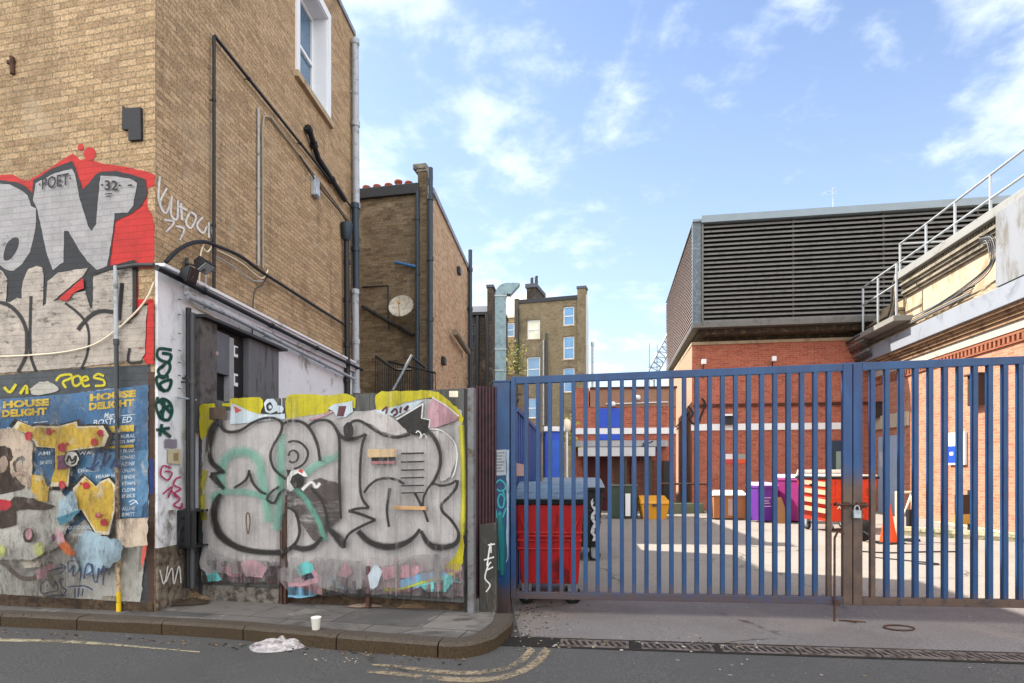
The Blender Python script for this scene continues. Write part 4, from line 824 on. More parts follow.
# mint strokes
for pts, wd in (([(221, 488), (221, 470), (226, 458), (237, 452), (250, 453), (259, 463), (262, 480), (266, 500), (268, 522)], 9), ([(281, 434), (281, 455), (280, 480), (279, 505), (276, 530)], 8), ([(212, 499), (223, 492), (245, 492), (266, 497)], 6), ([(214, 505), (214, 492)], 7), ([(304, 474), (318, 464), (339, 455)], 7.5), ([(293, 488), (304, 497), (312, 510), (320, 525), (324, 541)], 5.5)): p.line(MINT, pts, wd, .5)
p.poly(BROWNST, [(287, 487), (300, 484), (318, 478), (338, 482), (340, 500), (339.5, 519), (330, 530), (322, 536), (314, 541), (303, 527), (286.5, 503)], 1.2)
p.line(MINT, [(294, 489), (304, 497), (312, 510), (320, 525), (324, 541)], 5, .45)
p.poly(GBLK, [(287, 470), (297, 471), (304, 476), (303, 486), (294, 489), (287, 486)], .8); p.poly(WHG, [(287, 478), (291, 471), (297, 468), (304, 471), (308, 476), (304, 477), (298, 473), (292, 476), (290, 482), (294, 489), (290, 492), (287, 488)], .6); p.line(REDS, [(299, 470), (303, 472)], 3); p.line(WHG, [(302, 490), (311, 482), (316, 487), (320, 483)], 3, .5)
# black letter outlines
K = GBLK
for pts, wd in (([(219, 421, 5), (213, 427, 7), (210, 437, 7), (208.5, 452, 6), (211.5, 462, 5), (219, 469, 5), (224, 472, 2.5)], 5), ([(225, 472, 2), (210.5, 474, 3)], 2), ([(211, 474.5, 6), (217.5, 482, 5), (224, 489, 3)], 5), ([(221, 494, 3), (215.5, 502, 6), (213.5, 516, 7), (216.5, 529, 7.5), (224, 539, 7), (237, 547, 6), (252, 551, 5.5), (270, 552.5, 5.5), (284, 551.5, 5), (294, 545, 3.5), (299.2, 535, 3), (299, 524, 3), (295, 512, 2.4), (285, 506, 2)], 5),
                ([(220.5, 421, 4), (222, 428, 3.5), (229, 432, 3), (241, 430), (252, 423), (263, 418.5), (273, 418), (280, 421, 3), (282.3, 426, 3), (280, 434), (273, 446), (270.5, 456), (273, 467), (279, 474), (286, 479)], 2.6),
                ([(234, 488), (242, 483), (247, 478), (249.5, 470, 2.6)], 2.6), ([(249.5, 473), (253, 483), (260, 491), (266, 494)], 2.6), ([(279, 486.5), (272, 491.5), (267, 499), (274, 503), (279, 494), (285, 489)], 2.3),
                ([(288, 442.5), (293, 441), (300, 442.5), (306, 448), (308, 454), (305.5, 461.5), (300, 466.5), (294, 469)], 2.2), ([(288.5, 456), (290, 452), (294, 450.5), (298, 454), (297.5, 459.5), (293, 462.5), (289, 461)], 2),
                ([(282, 424), (290, 421), (300, 421.5), (308, 426.5), (314, 436), (318, 447), (320, 461)], 3), ([(308, 426.5), (315, 421.5), (324, 420), (331, 422.5), (336.5, 430), (339.3, 440), (339.6, 460), (339.4, 485), (341, 519, 2)], 2.8),
                ([(336.5, 430, 3), (341, 436.5, 4), (348, 439, 5), (357, 438, 3), (366, 434, 3)], 3.5), ([(366, 434), (362, 446), (360.5, 462), (360, 484), (362, 498), (369, 508)], 2.7), ([(369, 508), (358, 508.5), (348.5, 511)], 2.6), ([(348.5, 511), (360, 514), (375.5, 520)], 2.8), ([(375.5, 520), (362, 526), (350, 533), (345, 541), (344.5, 548)], 2.6),
                ([(326, 526.5, 3), (333, 533, 6), (338, 538, 8), (341, 543, 7), (344, 548, 3)], 6), ([(311, 488, 2), (321, 500, 2), (326, 513, 2.5), (327, 527, 3)], 2.3), ([(292, 546, 5), (303, 549, 5.5), (314, 546, 5), (322, 537, 3)], 5),
                ([(349.7, 424), (354, 421), (360, 421), (368, 425.5), (376, 431), (385, 435.5), (397, 437.5), (410, 434.5)], 2.8), ([(423, 427, 4), (430, 433, 4), (436, 441, 3.8), (440, 453), (440, 466), (436, 477), (431.5, 485)], 3.3), ([(431.5, 482.5), (440, 485.5), (449, 484.5), (456.5, 480.5)], 2.5), ([(457.5, 480), (456, 488), (449, 497), (441.5, 504.5), (443, 512), (451, 520), (457.5, 530), (458.5, 538, 4), (455, 544, 5), (446, 547, 6), (435, 546.8, 7), (427, 542, 5), (421, 531, 3.5)], 3),
                ([(420, 529, 3), (414, 537, 4), (405, 543, 5.5), (393, 546.5, 6.5), (380, 546, 6.5), (368, 541, 6), (358, 531, 6)], 5), ([(364, 493), (369, 486), (377, 480), (388, 478.3), (397, 480), (404, 484)], 2.6), ([(390, 488, 3.4), (388, 500, 3), (387, 512), (389, 527, 2.6)], 2.6), ([(415, 493), (420, 503), (425, 513), (428, 522)], 2.6), ([(432, 483.5), (427, 490), (423.5, 498), (423, 506)], 2.2)): p.line(K, pts, wd, .35)
p.dot(K, 348.5, 430.5, 5.2, 8.5)
p.line(spray('brown scratch', '#5e4c3a', .3, 18), [(246.5, 513), (249, 514), (250, 522), (248, 534), (246, 520), (247, 513)], 1.4)
# foot of the boards: overpainted older colours and drips
wv_ = lambda y, s: [(463-x, y+6*math.sin(x*.07+s)+4*math.sin(x*.19+2*s)) for x in range(0, 262, 9)]
ft_ = [(202, 581), (280, 582), (289, 592), (400, 595), (463, 597)]
p.poly(spray('pastel undercoat', '#8a8084', .44, 12, .6, (1, 1, .4), var=.25, op=.7), ft_+wv_(566, 1), 1)
p.poly(spray('pink undercoat', '#a57f88', .54, 10, .6, (1, 1, .5), var=.2, op=.6), ft_+wv_(568, 2), 1)
p.poly(spray('teal undercoat', '#5d97a3', .60, 12, .6, (1, 1, .5), var=.2, op=.7), ft_+wv_(572, 4), 1)
p.poly(PDRIP, [(205, 568), (225, 560), (250, 558), (278, 562), (279, 584), (205, 582)], 1); p.poly(WDRIP, [(202, 545), (240, 556), (279, 556), (279, 584), (202, 583)], 1)
p.poly(PNK, [(222, 568), (232, 562), (246, 570), (240, 578), (228, 576)], 1); p.poly(DRIP, [(202, 560), (279, 562), (279, 584), (202, 583)], .8); p.line(WHG, [(208, 566), (209, 574)], 4, .6)
p.poly(PNK, [(288, 580), (300, 577), (314, 570), (323, 580), (323, 595), (308, 593), (303, 589), (288, 588)], .8); p.poly(AQUA, [(296, 566), (308, 562), (314, 570), (300, 576)], .9, True); p.poly(PNK, [(240, 563), (256, 560), (268, 568), (262, 578), (246, 576)], .9); p.poly(AQUA, [(206, 572), (216, 570), (222, 580), (208, 582)], .8); p.poly(spray('navy patch', '#27324a', .3, 14), [(303, 575), (311, 573), (314, 578), (304, 581)], .6); p.poly(PNK, [(404, 584), (414, 580), (420, 588), (408, 592)], .6); p.poly(LIME, [(440, 576), (452, 572), (458, 578), (446, 583)], .8)
p.poly(PNK, [(336, 575), (346, 561), (353, 573), (346, 578)], .5); p.poly(BLUG, [(288, 587), (302, 588), (318, 595), (300, 598), (288, 597)], .6)
p.poly(BLUG, [(325, 577), (330, 575), (338, 584), (348, 590), (338, 588), (328, 586)], .4); p.poly(LIME, [(324, 579), (330, 585), (347, 589), (336, 588), (326, 592)], .4); p.poly(spray('peach stripe', '#b98d68', .25, 14), [(321, 592), (324, 574), (326, 575), (325, 594)], .3)
p.poly(PALEG, [(368, 575), (376, 564), (382, 572), (378, 586), (370, 590)], .8); p.poly(PNK, [(381, 568), (396, 566), (414, 564.5), (426, 570), (410, 577), (383, 580)], .8); p.poly(BLUG, [(400, 580), (423, 573), (443, 571), (458, 579), (452, 584), (439, 581), (411, 589), (401, 588)], .6); p.poly(AQUA, [(418, 585), (436, 576), (450, 576), (462, 583), (452, 582), (446, 592), (428, 592)], .6); p.line(LIME, [(384, 590), (402, 589), (420, 583), (440, 578)], 2.5, .6)
p.poly(DRIP, [(288, 588), (325, 582), (348, 578), (368, 588), (400, 589), (430, 584), (462, 572), (462, 599.5), (400, 598), (330, 596), (288, 595)], .6); p.poly(DRIP, [(330, 582), (366, 580), (366, 596), (330, 595)], .6); p.poly(WDRIP, [(372, 568), (400, 572), (400, 596), (372, 595)], .8); p.poly(PDRIP, [(366, 560), (430, 556), (462, 565), (462, 590), (366, 594)], 1); p.poly(WDRIP, [(380, 440), (400, 455), (398, 500), (378, 500)], 1)
p.line(GBLK, [(301, 578), (309, 575)], 3, .8); p.dot(WHG, 398.5, 563, 1.6, 1.6)
p.poly(spray('foot overspray', '#7e7b7c', .50, 5, .6, (1, 1, .25)), [(203, 548), (240, 560), (300, 557), (340, 560), (430, 556), (461, 552), (461, 590), (420, 580), (340, 590), (290, 580), (240, 575), (204, 570)], 3, True)
allg = [(200, 405), (285, 397), (380, 391), (463, 389), (463, 599), (400, 597), (289, 594), (280, 583), (202, 582)]
p.poly(spray('board grime', '#2f2c2a', .58, 8, .8, (1, 1, .1), op=.4), allg, .3); p.poly(spray('board scuffs', '#b0acaa', .62, 22, .8, (1, 1, .2), op=.5), allg, .3); p.poly(spray('foot dirt', '#2b2622', .55, 20, .8, (1, 1, .1), op=.7), [(202, 575), (280, 576), (290, 586), (400, 588), (462, 590), (462, 599.5), (400, 598), (289, 595), (280, 584), (202, 583)], .5)
p.build('graffiti', bgt)['label'] = 'silver bubble letters outlined in black with mint and yellow'
def onbg(name, x0, y0, x1, y1, o0, o1, mat, slope=0, par=bgt, bev=.003):
    a0, zt = BG.hit(x0, y0); a1, zb = BG.hit(x1, y1); zt1 = BG.hit(x1, y0+slope)[1]
    mb = MB(); mb.pbox(BG, a0, a1, zb, zt, o0, o1, zt1-zt); return mb.build(name, mat, par, bevel=bev)
onbg('batten', 371.6, 449.6, 399, 457.5, .05, .085, plain('pale batten', '#b39a76', .8, .15, 6, 50, .2), -.6)
onbg('letter_slot', 374, 457.6, 398, 461, .05, .056, BLACKM, -.4); onbg('batten', 374, 461.2, 398, 464.3, .05, .07, plain('pink smeared batten', '#8a5f62', .8, .3, 14), -.4)
onbg('batten', 397, 505.4, 428.5, 509.6, .05, .085, WOODP, .6)
for i, y in enumerate((453, 461.4, 469.5, 477.2, 485, 492.2)): onbg('vent_slot', 404+i*.0, y, 426, y+1.5, .05, .07, BLACKM, -.6, bev=0)
onbg('sticker', 449.3, 391, 458.2, 396.8, .002, .004, CREAMP, 0, bev=0); onbg('plaque', 213, 408, 229.7, 419.5, .05, .06, plain('brown plaque', '#4a3d33', .7, .4, 20, 60, .2), -.3)
# steel post, corrugated strip and leaning board between boarded gate and steel gate
mb = MB(); a0 = BG.hit(467, 500)[0]; a1 = BG.hit(473.2, 500)[0]; mb.pbox(BG, a0, a1, -.02, 2.28, -.09, -.01)
tag(mb.build('steel_post', plain('grey steel post', '#66676a', .6, .2, 6, 50, .2, dirt='#4a3c30', dirt_amt=.3), bevel=.004), 'grey square steel post at the edge of the painted boards', 'post')
MAR = plain('maroon sheet metal', '#3a1c26', .6, .25, 8, 50, .2, dirt='#1b1217', dirt_amt=.4)
ca = Vector((-.40, 6.28, 0)); cb_ = Vector((-.17, 6.36, 0)); CW = Plane(ca, cb_-ca); wl = (cb_-ca).length
mb = MB(); n = 14
for i in range(n):
    x0 = wl*i/n; x1 = wl*(i+1)/n; o = .02 if i % 2 else 0; o2 = .02 if (i+1) % 2 else 0
    mb.pbox(CW, x0, x1-.0005, -.05, 2.35, -.03, o)
tag(mb.build('corrugated_sheet', MAR), 'narrow maroon corrugated sheet closing the gap beside the blue gate post', 'sheet metal')
lb = thing('leaning_board', 'short dark timber post with white tag in front of the blue gate post', 'post', tuple(G(488, 614, KDZ)))
PB = Plane((-.27, 5.93), (1, -.16)); mb = MB(); a0 = PB.hit(479.5, 560)[0]; a1 = PB.hit(496.5, 560)[0]; zt = PB.hit(480, 525)[1]
mb.pbox(PB, a0, a1, .02, zt, -.09, 0, 0, .025); mb.build('board', plain('charred board', '#2c2b29', .8, .35, 9, 50, .4, dirt='#4a443c', dirt_amt=.3, stretch=(1, 1, .2)), lb, bevel=.006)
p = Paint(PB, .002); 
for pts in ([(486, 592), (490, 585), (485, 578), (488, 566), (491, 562)], [(487, 570), (493, 567)], [(484, 560), (494, 557)], [(487, 566), (490, 545)], [(491, 553), (491, 543)], [(488, 545), (495, 544)]): p.line(WHG, pts, 1.4)
p.build('graffiti', lb)
mb = MB(); mb.pbox(PB, a0-.09, a0-.003, .0, .19, -.12, -.01); mb.build('stub', plain('grey stub', '#4b4a47', .9, .25, 8, 50, .4), lb, bevel=.005)

PAT = 'smooth'
# ------------------------------------------------------------------ the blue steel gate
BLUE = None
def gate_blue():
    m, t, b, o = shader('blue gate paint'); v = objco(t)
    a = ntex(t, v, 6, 6, .65, .4, (1, 1, .35)); f = ntex(t, v, 60, 3)
    col = mixc(t, sstep(t, a, .3, .7), C('#0d3159'), C('#13406c')); col = mixc(t, sstep(t, ntex(t, v, 16, 6, .7, .3, (1, 1, .3)), .58, .70, 0, .8), col, C('#2c3444')); col = mixc(t, sstep(t, ntex(t, v, 34, 5, .75, .2, (1, 1, .35)), .66, .72, 0, .75), col, C('#5a4236'))
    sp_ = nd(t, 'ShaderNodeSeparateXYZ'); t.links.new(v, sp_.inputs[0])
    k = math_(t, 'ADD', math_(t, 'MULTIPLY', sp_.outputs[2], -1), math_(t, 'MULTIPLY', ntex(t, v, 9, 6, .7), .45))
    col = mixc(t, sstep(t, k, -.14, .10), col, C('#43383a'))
    t.links.new(col, b.inputs['Base Color']); b.inputs['Roughness'].default_value = .42; b.inputs['Specular IOR Level'].default_value = .45
    bp = nd(t, 'ShaderNodeBump', _Strength=.15, _Distance=.01); t.links.new(f, bp.inputs['Height']); t.links.new(bp.outputs[0], b.inputs['Normal'])
    return m
BLUE = gate_blue()
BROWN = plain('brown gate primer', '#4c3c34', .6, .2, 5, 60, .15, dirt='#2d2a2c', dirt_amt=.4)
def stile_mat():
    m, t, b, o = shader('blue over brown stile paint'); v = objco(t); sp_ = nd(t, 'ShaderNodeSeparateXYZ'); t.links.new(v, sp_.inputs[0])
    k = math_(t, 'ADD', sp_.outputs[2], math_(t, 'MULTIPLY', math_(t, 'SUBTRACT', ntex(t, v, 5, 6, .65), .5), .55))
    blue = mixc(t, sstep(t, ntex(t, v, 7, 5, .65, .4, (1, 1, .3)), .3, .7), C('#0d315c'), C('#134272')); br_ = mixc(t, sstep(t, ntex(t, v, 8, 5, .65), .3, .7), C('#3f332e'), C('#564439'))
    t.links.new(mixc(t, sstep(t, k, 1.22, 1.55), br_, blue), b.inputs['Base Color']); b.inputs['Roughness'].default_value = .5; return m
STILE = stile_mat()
gl = thing('gate_leaf', 'closed blue barred steel gate leaf between the tagged post and the padlocked stile', 'gate', tuple(gp(0)), 'blue steel gate leaves')
gr = thing('gate_leaf', 'blue barred steel gate leaf that runs from the padlocked stile out of the photo', 'gate', tuple(gp(3.5)), 'blue steel gate leaves')
def tz(a): return 2.45+.0161*a
def bz(a): return .105+.0175*a
def rail(a0, a1, top, par, mat, name):
    mb = MB(); h0, h1 = ((tz(a0)-.075, tz(a0)) if top else (bz(a0), bz(a0)+.075)); sl = (tz if top else bz); d = sl(a1)-sl(a0)
    mb.pbox(GATE, a0, a1, h0, h1, -.03, .03, d); return mb.build(name, mat, par, bevel=.004)
aL0 = GATE.hit(511, 480)[0]; aS0 = GATE.hit(842, 480)[0]; aSm = GATE.hit(851.6, 480)[0]; aS1 = GATE.hit(861.3, 480)[0]
def stile(a0, a1, par, mat):
    mb = MB(); mb.pbox(GATE, a0, a1, bz(a0)-.002, tz(a0)+.004, -.033, .033); return mb.build('stile', mat, par, bevel=.005)
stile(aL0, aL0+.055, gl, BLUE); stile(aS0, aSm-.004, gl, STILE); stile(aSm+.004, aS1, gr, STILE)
rail(aL0+.056, aS0-.001, True, gl, BLUE, 'top_rail'); rail(aL0+.056, aS0-.001, False, gl, BLUE, 'bottom_rail')
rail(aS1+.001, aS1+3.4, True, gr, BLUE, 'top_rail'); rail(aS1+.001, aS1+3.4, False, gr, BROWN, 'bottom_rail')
b0 = GATE.hit(526.5, 480)[0]; b1 = GATE.hit(828.5, 480)[0]; nb = 25; step = (b1-b0)/(nb-1)
def bar(a, par, mat):
    mb = MB(); mb.pbox(GATE, a-.021, a+.021, bz(a)+.074, tz(a)-.074, -.029, .029); e = .004*math.sin(a*37); f = .005*math.sin(a*23+1)
    for v_ in mb.v: k_ = (v_.z-.2)/2.2; s_ = math.sin(k_*3.14); v_ += GATE.d*(e*s_)+GATE.n*(f*s_)
    return mb.build('bar', mat, par, bevel=.003)
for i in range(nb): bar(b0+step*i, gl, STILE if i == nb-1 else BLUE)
r0 = GATE.hit(872, 480)[0]
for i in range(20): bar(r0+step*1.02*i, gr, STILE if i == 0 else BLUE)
stile(aS1+3.4, aS1+3.5, gr, BLUE)
gpost = thing('gate_post', 'square blue steel gate post with a paper notice and a teal tag', 'gate post', tuple(gp(-.02)))
mb = MB(); a0 = GATE.hit(493.3, 480, .05)[0]; a1 = GATE.hit(509.6, 480, .05)[0]; mb.pbox(GATE, a0, a1, -.2, 2.40, -.11, .05); mb.build('post', BLUE, gpost, bevel=.005)
mb = MB(); mb.pbox(GATE, a0-.006, a1+.006, 2.401, 2.415, -.116, .056); mb.build('cap', BLUE, gpost)
p = Paint(GATE, .052); PAPER = spray('notice paper', '#9aa2aa', .12, 14, .6)
p.poly(PAPER, [(495, 450), (506, 449.5), (506, 475), (495, 475.5)], .15)
for k in range(7): p.line(spray('grey print', '#5d646c', .2, 20), [(496.5, 453+3*k), (504.5-(k % 3)*1.5, 453+3*k-.1)], .8, .3, False)
TEAL = spray('teal spray', '#2f8f97', .24, 14, .5); TEAD = spray('dark teal spray', '#1c6a70', .26, 14, .5)
for pts in ([(496, 483), (500, 480), (505, 484), (505, 489), (500, 491), (497, 489)], [(503, 491), (504.5, 498), (503, 507), (499, 506), (498, 499), (501, 494), (504, 497)], [(496, 510), (497.5, 518), (500, 512), (502, 518), (506, 508)]): p.line(TEAL, pts, 1.8)
p.line(TEAD, [(500, 515, 3), (500.5, 528, 8), (502, 550, 6), (502, 575, 4)], 5, .6); p.line(TEAD, [(496.8, 525), (497.5, 548), (498.5, 570)], 2, .6); p.poly(spray('white scrape', '#8fa3b8', .42, 16, .6, (1, 1, .2)), [(506.5, 450), (509, 450), (508.5, 560), (507, 560)], .4)
p.line(spray('pale scratch', '#8f9fc0', .3, 16), [(508, 515), (506.5, 535), (508, 555), (506, 562)], .8)
p.build('graffiti', gpost)
# lock, sliding bolt and drop bolt
pk = thing('padlock', 'square steel padlock hanging on the brown stiles of the blue gate', 'padlock', tuple(GATE.X(857, 520, .06)))
mb = MB(); a, z = GATE.hit(857, 514, .06); mb.pbox(GATE, a-.034, a+.034, z-.04, z+.035, .045, .08); mb.build('case', STEEL, pk, bevel=.006)
mb = MB(); mb.tube(spline([GATE.P(a-.02, z+.03, .06), GATE.P(a-.02, z+.065, .06), GATE.P(a, z+.08, .06), GATE.P(a+.02, z+.065, .06), GATE.P(a+.02, z+.03, .06)], 4), .006, 6); mb.build('shackle', STEEL, pk)
mb = MB(); mb.tube([GATE.X(833.5, 504.5, .05), GATE.X(868, 505.5, .05)], .011, 8); mb.tube([GATE.X(835, 504.5, .05), GATE.X(836, 503, .12)], .012, 8)
for x in (845, 857, 862): a, z = GATE.hit(x, 505); mb.pbox(GATE, a-.022, a+.022, z-.03, z+.03, .034, .052)
tag(mb.build('sliding_bolt', RUST), 'rusty sliding bolt across the two brown stiles', 'bolt')
mb = MB(); mb.tube([GATE.X(834.6, 538, .045), up(GATE.X(834.4, 617, .045), gz(3.2)-.02)], .011, 8); mb.tube([GATE.X(834.6, 538, .045), GATE.X(838, 531, .06), GATE.X(842, 533, .06)], .011, 8); mb.pbox(GATE, GATE.hit(832, 598)[0], GATE.hit(838, 598)[0], .16, .21, .034, .06)
tag(mb.build('drop_bolt', RUST), 'rusty drop bolt standing in the concrete under the padlocked stiles', 'bolt')
# ------------------------------------------------------------------ second brick house
K2 = Vector((-2.0, 15.0, 0)); F2 = Plane(K2, (1, -.21)); S2 = Plane(K2, (.08, 1)); L2 = S2.hit(470, 300)[0]; H2 = 8.35
bh = thing('brick_house', 'sooty brick house with chimney pots behind its parapet, next to the corner building', 'house', tuple(K2))
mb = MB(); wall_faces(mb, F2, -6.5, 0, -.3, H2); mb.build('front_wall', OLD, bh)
wl0, wl1 = S2.hit(457, 387)[0], S2.hit(463.5, 387)[0]
mb = MB(); wall_faces(mb, S2, 0, L2, -.3, H2, [(wl0, wl1, 2.1, 3.55)], reveal=.2); a = F2.P(-6.5, 0); b = S2.P(L2, 0); c = b+F2.d*-6.5
mb.face([up(b, -.3), up(c, -.3), up(c, H2), up(b, H2)]); mb.face([up(c, -.3), up(a, -.3), up(a, H2), up(c, H2)]); mb.face([up(a, H2), up(K2, H2), up(b, H2), up(c, H2)])
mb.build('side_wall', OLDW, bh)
window(S2, wl0, wl1, 2.1, 3.55, bh, DARKM, PANE, back=-.12)
mb = MB(); mb.pbox(S2, wl0-.15, wl1+.15, 3.552, 3.75, -.1, .04); mb.build('lintel', CREAMP, bh)
COPD = plain('tarred coping', '#23262b', .6, .2, 5, 50, .2)
mb = MB(); mb.pbox(F2, -6.5, -.32, H2+.002, H2+.26, -.3, .09); mb.build('gutter', COPD, bh, bevel=.01)
mb = MB(); mb.pbox(S2, .0, L2, H2+.002, H2+.14, -.3, .05); mb.build('coping', LEAD, bh)
a0 = F2.hit(418.5, 300)[0]; a1p = F2.hit(427.5, 300)[0]
mb = MB(); mb.pbox(F2, a0, a1p, 0, 8.88, -.35, .05); mb.build('pilaster', OLD, bh)
mb = MB(); mb.pbox(F2, a0-.12, a1p-.01, 8.952, 9.08, -.45, .09); mb.pbox(F2, a0-.05, a1p+.01, 8.881, 8.951, -.4, .07); mb.build('pilaster_cap', plain('mossy concrete cap', '#77736a', .9, .3, 6, 50, .4, dirt='#46443c', dirt_amt=.5), bh, bevel=.01)
pot = MB(); pot.lathe([(.085, 0), (.08, .03), (.085, .12), (.105, .14), (.11, .19), (.09, .2), (.07, .2), (.05, .12)], n=16); pt = None
for i, x in enumerate((366.5, 377, 388.5, 398.3, 408.5)):
    o = pot.build('chimney_pot', TERRA, bh) if i == 0 else pt.copy()
    if i == 0: pt = o
    else: COL.objects.link(o)
    q = F2.X(x, 190, -.45); q.z = H2+.36+(.06 if i == 3 else 0); o.matrix_parent_inverse = Matrix.Translation(-K2); o.location = q
mb = MB(); mb.pbox(F2, -3.2, a0-.02, H2+.002, H2+.36, -.75, -.31); mb.build('chimney_stack', OLD, bh)
pipe_on('downpipe', 'tall black downpipe on the corner of the sooty brick house', 'downpipe', F2, [(430.3, 168), (430.3, 410)], .065, BLUEG, .14)
pipe_on('downpipe', 'dark blue pipe with side branches down the sooty brick front', 'downpipe', F2, [(417.5, 191), (417.5, 410)], .05, BLUEG, .08)
pipe_on('downpipe', 'black pipe rising above the far edge of the sooty brick house', 'downpipe', S2, [(470.2, 250), (470.2, 408)], .07, BLUEG, .1)
pipe_on('waste_pipe', 'blue branch pipe running across the sooty brick front', 'pipe', F2, [(395, 262), (417, 267)], .035, plain('blue sprayed pipe', '#2d5f93', .6, .2, 8), .08)
pipe_on('waste_pipe', 'black pipe sloping across the sooty brick front below the dish', 'pipe', F2, [(362, 306), (386, 320), (414, 335)], .045, BLACKM, .08)
pipe_on('cable', 'thin cable with a right-angle bend on the sooty brick front', 'cable', F2, [(362, 287), (388, 285.5), (388.5, 330)], .018, BLACKM, .02, clips=False)
pipe_on('vent_pipe', 'fat dirty vent pipe sticking off the side of the brick house', 'pipe', S2, [(455, 332), (468, 352)], .09, plain('dirty pipe', '#6f675a', .8, .3, 8), .18, clips=False)
for x, y, lab in ((442, 361, 'small dark vent box on the side of the brick house'), (457.5, 271, 'tiny dark vent near the top of the brick house side')):
    a, z = S2.hit(x, y); mb = MB(); mb.pbox(S2, a-.15, a+.15, z-.1, z+.1, .002, .1); tag(mb.build('wall_vent', BLACKM, bevel=.01), lab, 'vent')
# satellite dish seen from below
sd = thing('satellite_dish', 'round pale satellite dish on the sooty brick front', 'satellite dish', tuple(F2.X(402, 308, 0)))
c = F2.X(402, 308, .35); mb = MB(); n = 28; ax = (F2.n*.9+Vector((0.1, 0, .35))).normalized(); e1 = ax.cross(Vector((0, 0, 1))).normalized(); e2 = ax.cross(e1)
vs = []; rs = [0, .1, .2, .28, .31]; 
for r in rs:
    for j in range(n): t_ = 2*math.pi*j/n; vs.append(c+(e1*math.cos(t_)+e2*math.sin(t_))*r+ax*(r*r*1.0))
mb.smooth = True; mb.raw(vs, [(i*n+j, i*n+(j+1) % n, (i+1)*n+(j+1) % n, (i+1)*n+j) for i in range(len(rs)-1) for j in range(n)])
vs2 = [v-ax*.02 for v in vs]; mb.raw(vs2, [(i*n+j, (i+1)*n+j, (i+1)*n+(j+1) % n, i*n+(j+1) % n) for i in range(len(rs)-1) for j in range(n)]); mb.smooth = False
mb.build('dish', plain('dish grey', '#a9a498', .6, .12, 6, 50, .05, dirt='#756d60', dirt_amt=.4), sd)
mb = MB(); mb.tube([c+e2*.3+ax*.1, c+ax*.32+e2*.05], .012, 6); mb.tube([c+ax*.32+e2*.05, c+ax*.26+e2*.04], .04, 8); mb.build('receiver', plain('receiver', '#b08a5a', .6), sd)
mb = MB(); mb.tube([c, c-ax*.2, F2.X(402, 310, .0)], .025, 6); mb.build('bracket', DARKM, sd)

# steel stair landing in the gap in front of it
st = thing('iron_staircase', 'black iron stair landing with railings behind the painted boards', 'staircase', (-2.6, 13.6, gz(-2.6)))
SP = Plane((-2.9, 13.6), (1, -.21)); q = lambda px, py: SP.hit(px, py)
LZ = 3.05
def railrun(px0, py0, px1, py1, zb0, zb1, n, nm='railing', off=0):
    a0, z0 = q(px0, py0); a1, z1 = q(px1, py1); mb = MB(); mb.tube([SP.P(a0, z0, off), SP.P(a1, z1, off)], .028, 6); mb.tube([SP.P(a0, zb0, off), SP.P(a1, zb1, off)], .02, 6)
    for i in range(n+1):
        t_ = i/n; a = a0+(a1-a0)*t_; mb.tube([SP.P(a, zb0+(zb1-zb0)*t_, off), SP.P(a, z0+(z1-z0)*t_, off)], .011, 5)
    return mb.build(nm, BLACKM, st)
railrun(375.5, 356, 396, 370, LZ+.05, LZ+.05, 9); railrun(396, 370, 412, 370, LZ+.05, LZ+.05, 7); railrun(412, 357, 425.5, 367.5, LZ+.05, LZ+.05, 7, off=.02); railrun(376, 356, 425, 368, LZ+.05, LZ+.05, 20, off=-.7)
mb = MB(); a0, a1 = q(374, 380)[0], q(427, 380)[0]; mb.pbox(SP, a0, a1, LZ-.06, LZ, -1.0, .05); mb.build('landing', DARKM, st)
mb = MB()
for a in (a0+.05, a1-.05):
    for o in (-.9, 0): mb.pbox(SP, a-.03, a+.03, -.2, LZ-.061, o-.03, o+.03)
mb.build('leg_frame', BLACKM, st)
mb = MB(); mb.tube([SP.X(393, 390, .06), SP.X(412, 355, .06)], .03, 6); mb.build('handrail', STEEL, st)
mb = MB()
for k in range(11):
    mb.pbox(SP, a0-.25*(k+1), a0-.25*k-.01, LZ-.06-.26*(k+1)-.02, LZ-.06-.26*(k+1)+.02, -.95, -.05)
mb.build('steps', DARKM, st)
# little low yard wall in the gap
mb = MB(); WG = Plane((-3.3, 12.4), (.45, 2.5)); mb.pbox(WG, 0, 2.6, -.3, 1.9, -.22, 0); tag(mb.build('yard_wall', OLD), 'low sooty yard wall between the corner building and the brick house', 'wall')

# ------------------------------------------------------------------ third, dark house
P3 = Plane((-1.82, 26), (1, -.1)); dh = thing('dark_house', 'dark slate-roofed house beyond the brick house, left of the steel duct', 'house', (-1.8, 26, 0))
def q3(px, py): return P3.hit(px, py)
x0, x1 = -4.0, q3(487.5, 300)[0]; x2 = q3(493, 300)[0]; ze = q3(480, 313)[1]; zr = q3(480, 291)[1]
mb = MB(); mb.pbox(P3, x0, x1, -.3, ze, -6, 0); mb.build('wall', DARKB, dh)
mb = MB(); mb.hexa([P3.P(x0, ze+.002, .2), P3.P(x1, ze+.002, .2), P3.P(x1, ze+.002, -6), P3.P(x0, ze+.002, -6)], [P3.P(x0, zr, -2.4), P3.P(x1, zr, -2.4), P3.P(x1, zr, -3), P3.P(x0, zr, -3)]); mb.build('roof', SLATE, dh)
mb = MB(); mb.pbox(P3, x1+.002, x2, -.3, q3(490, 288)[1], -6, .1); mb.build('party_wall', DARKB, dh); mb = MB(); mb.pbox(P3, x1-.04, x2+.05, q3(490, 288)[1]+.002, q3(490, 285.5)[1], -6, .15); mb.build('coping', SLATE, dh)
wa, wz = q3(471.5, 324); wb, wy = q3(476, 345)
window(P3, wa, wb, wy, wz, dh, DARKM, PANE, back=.03)
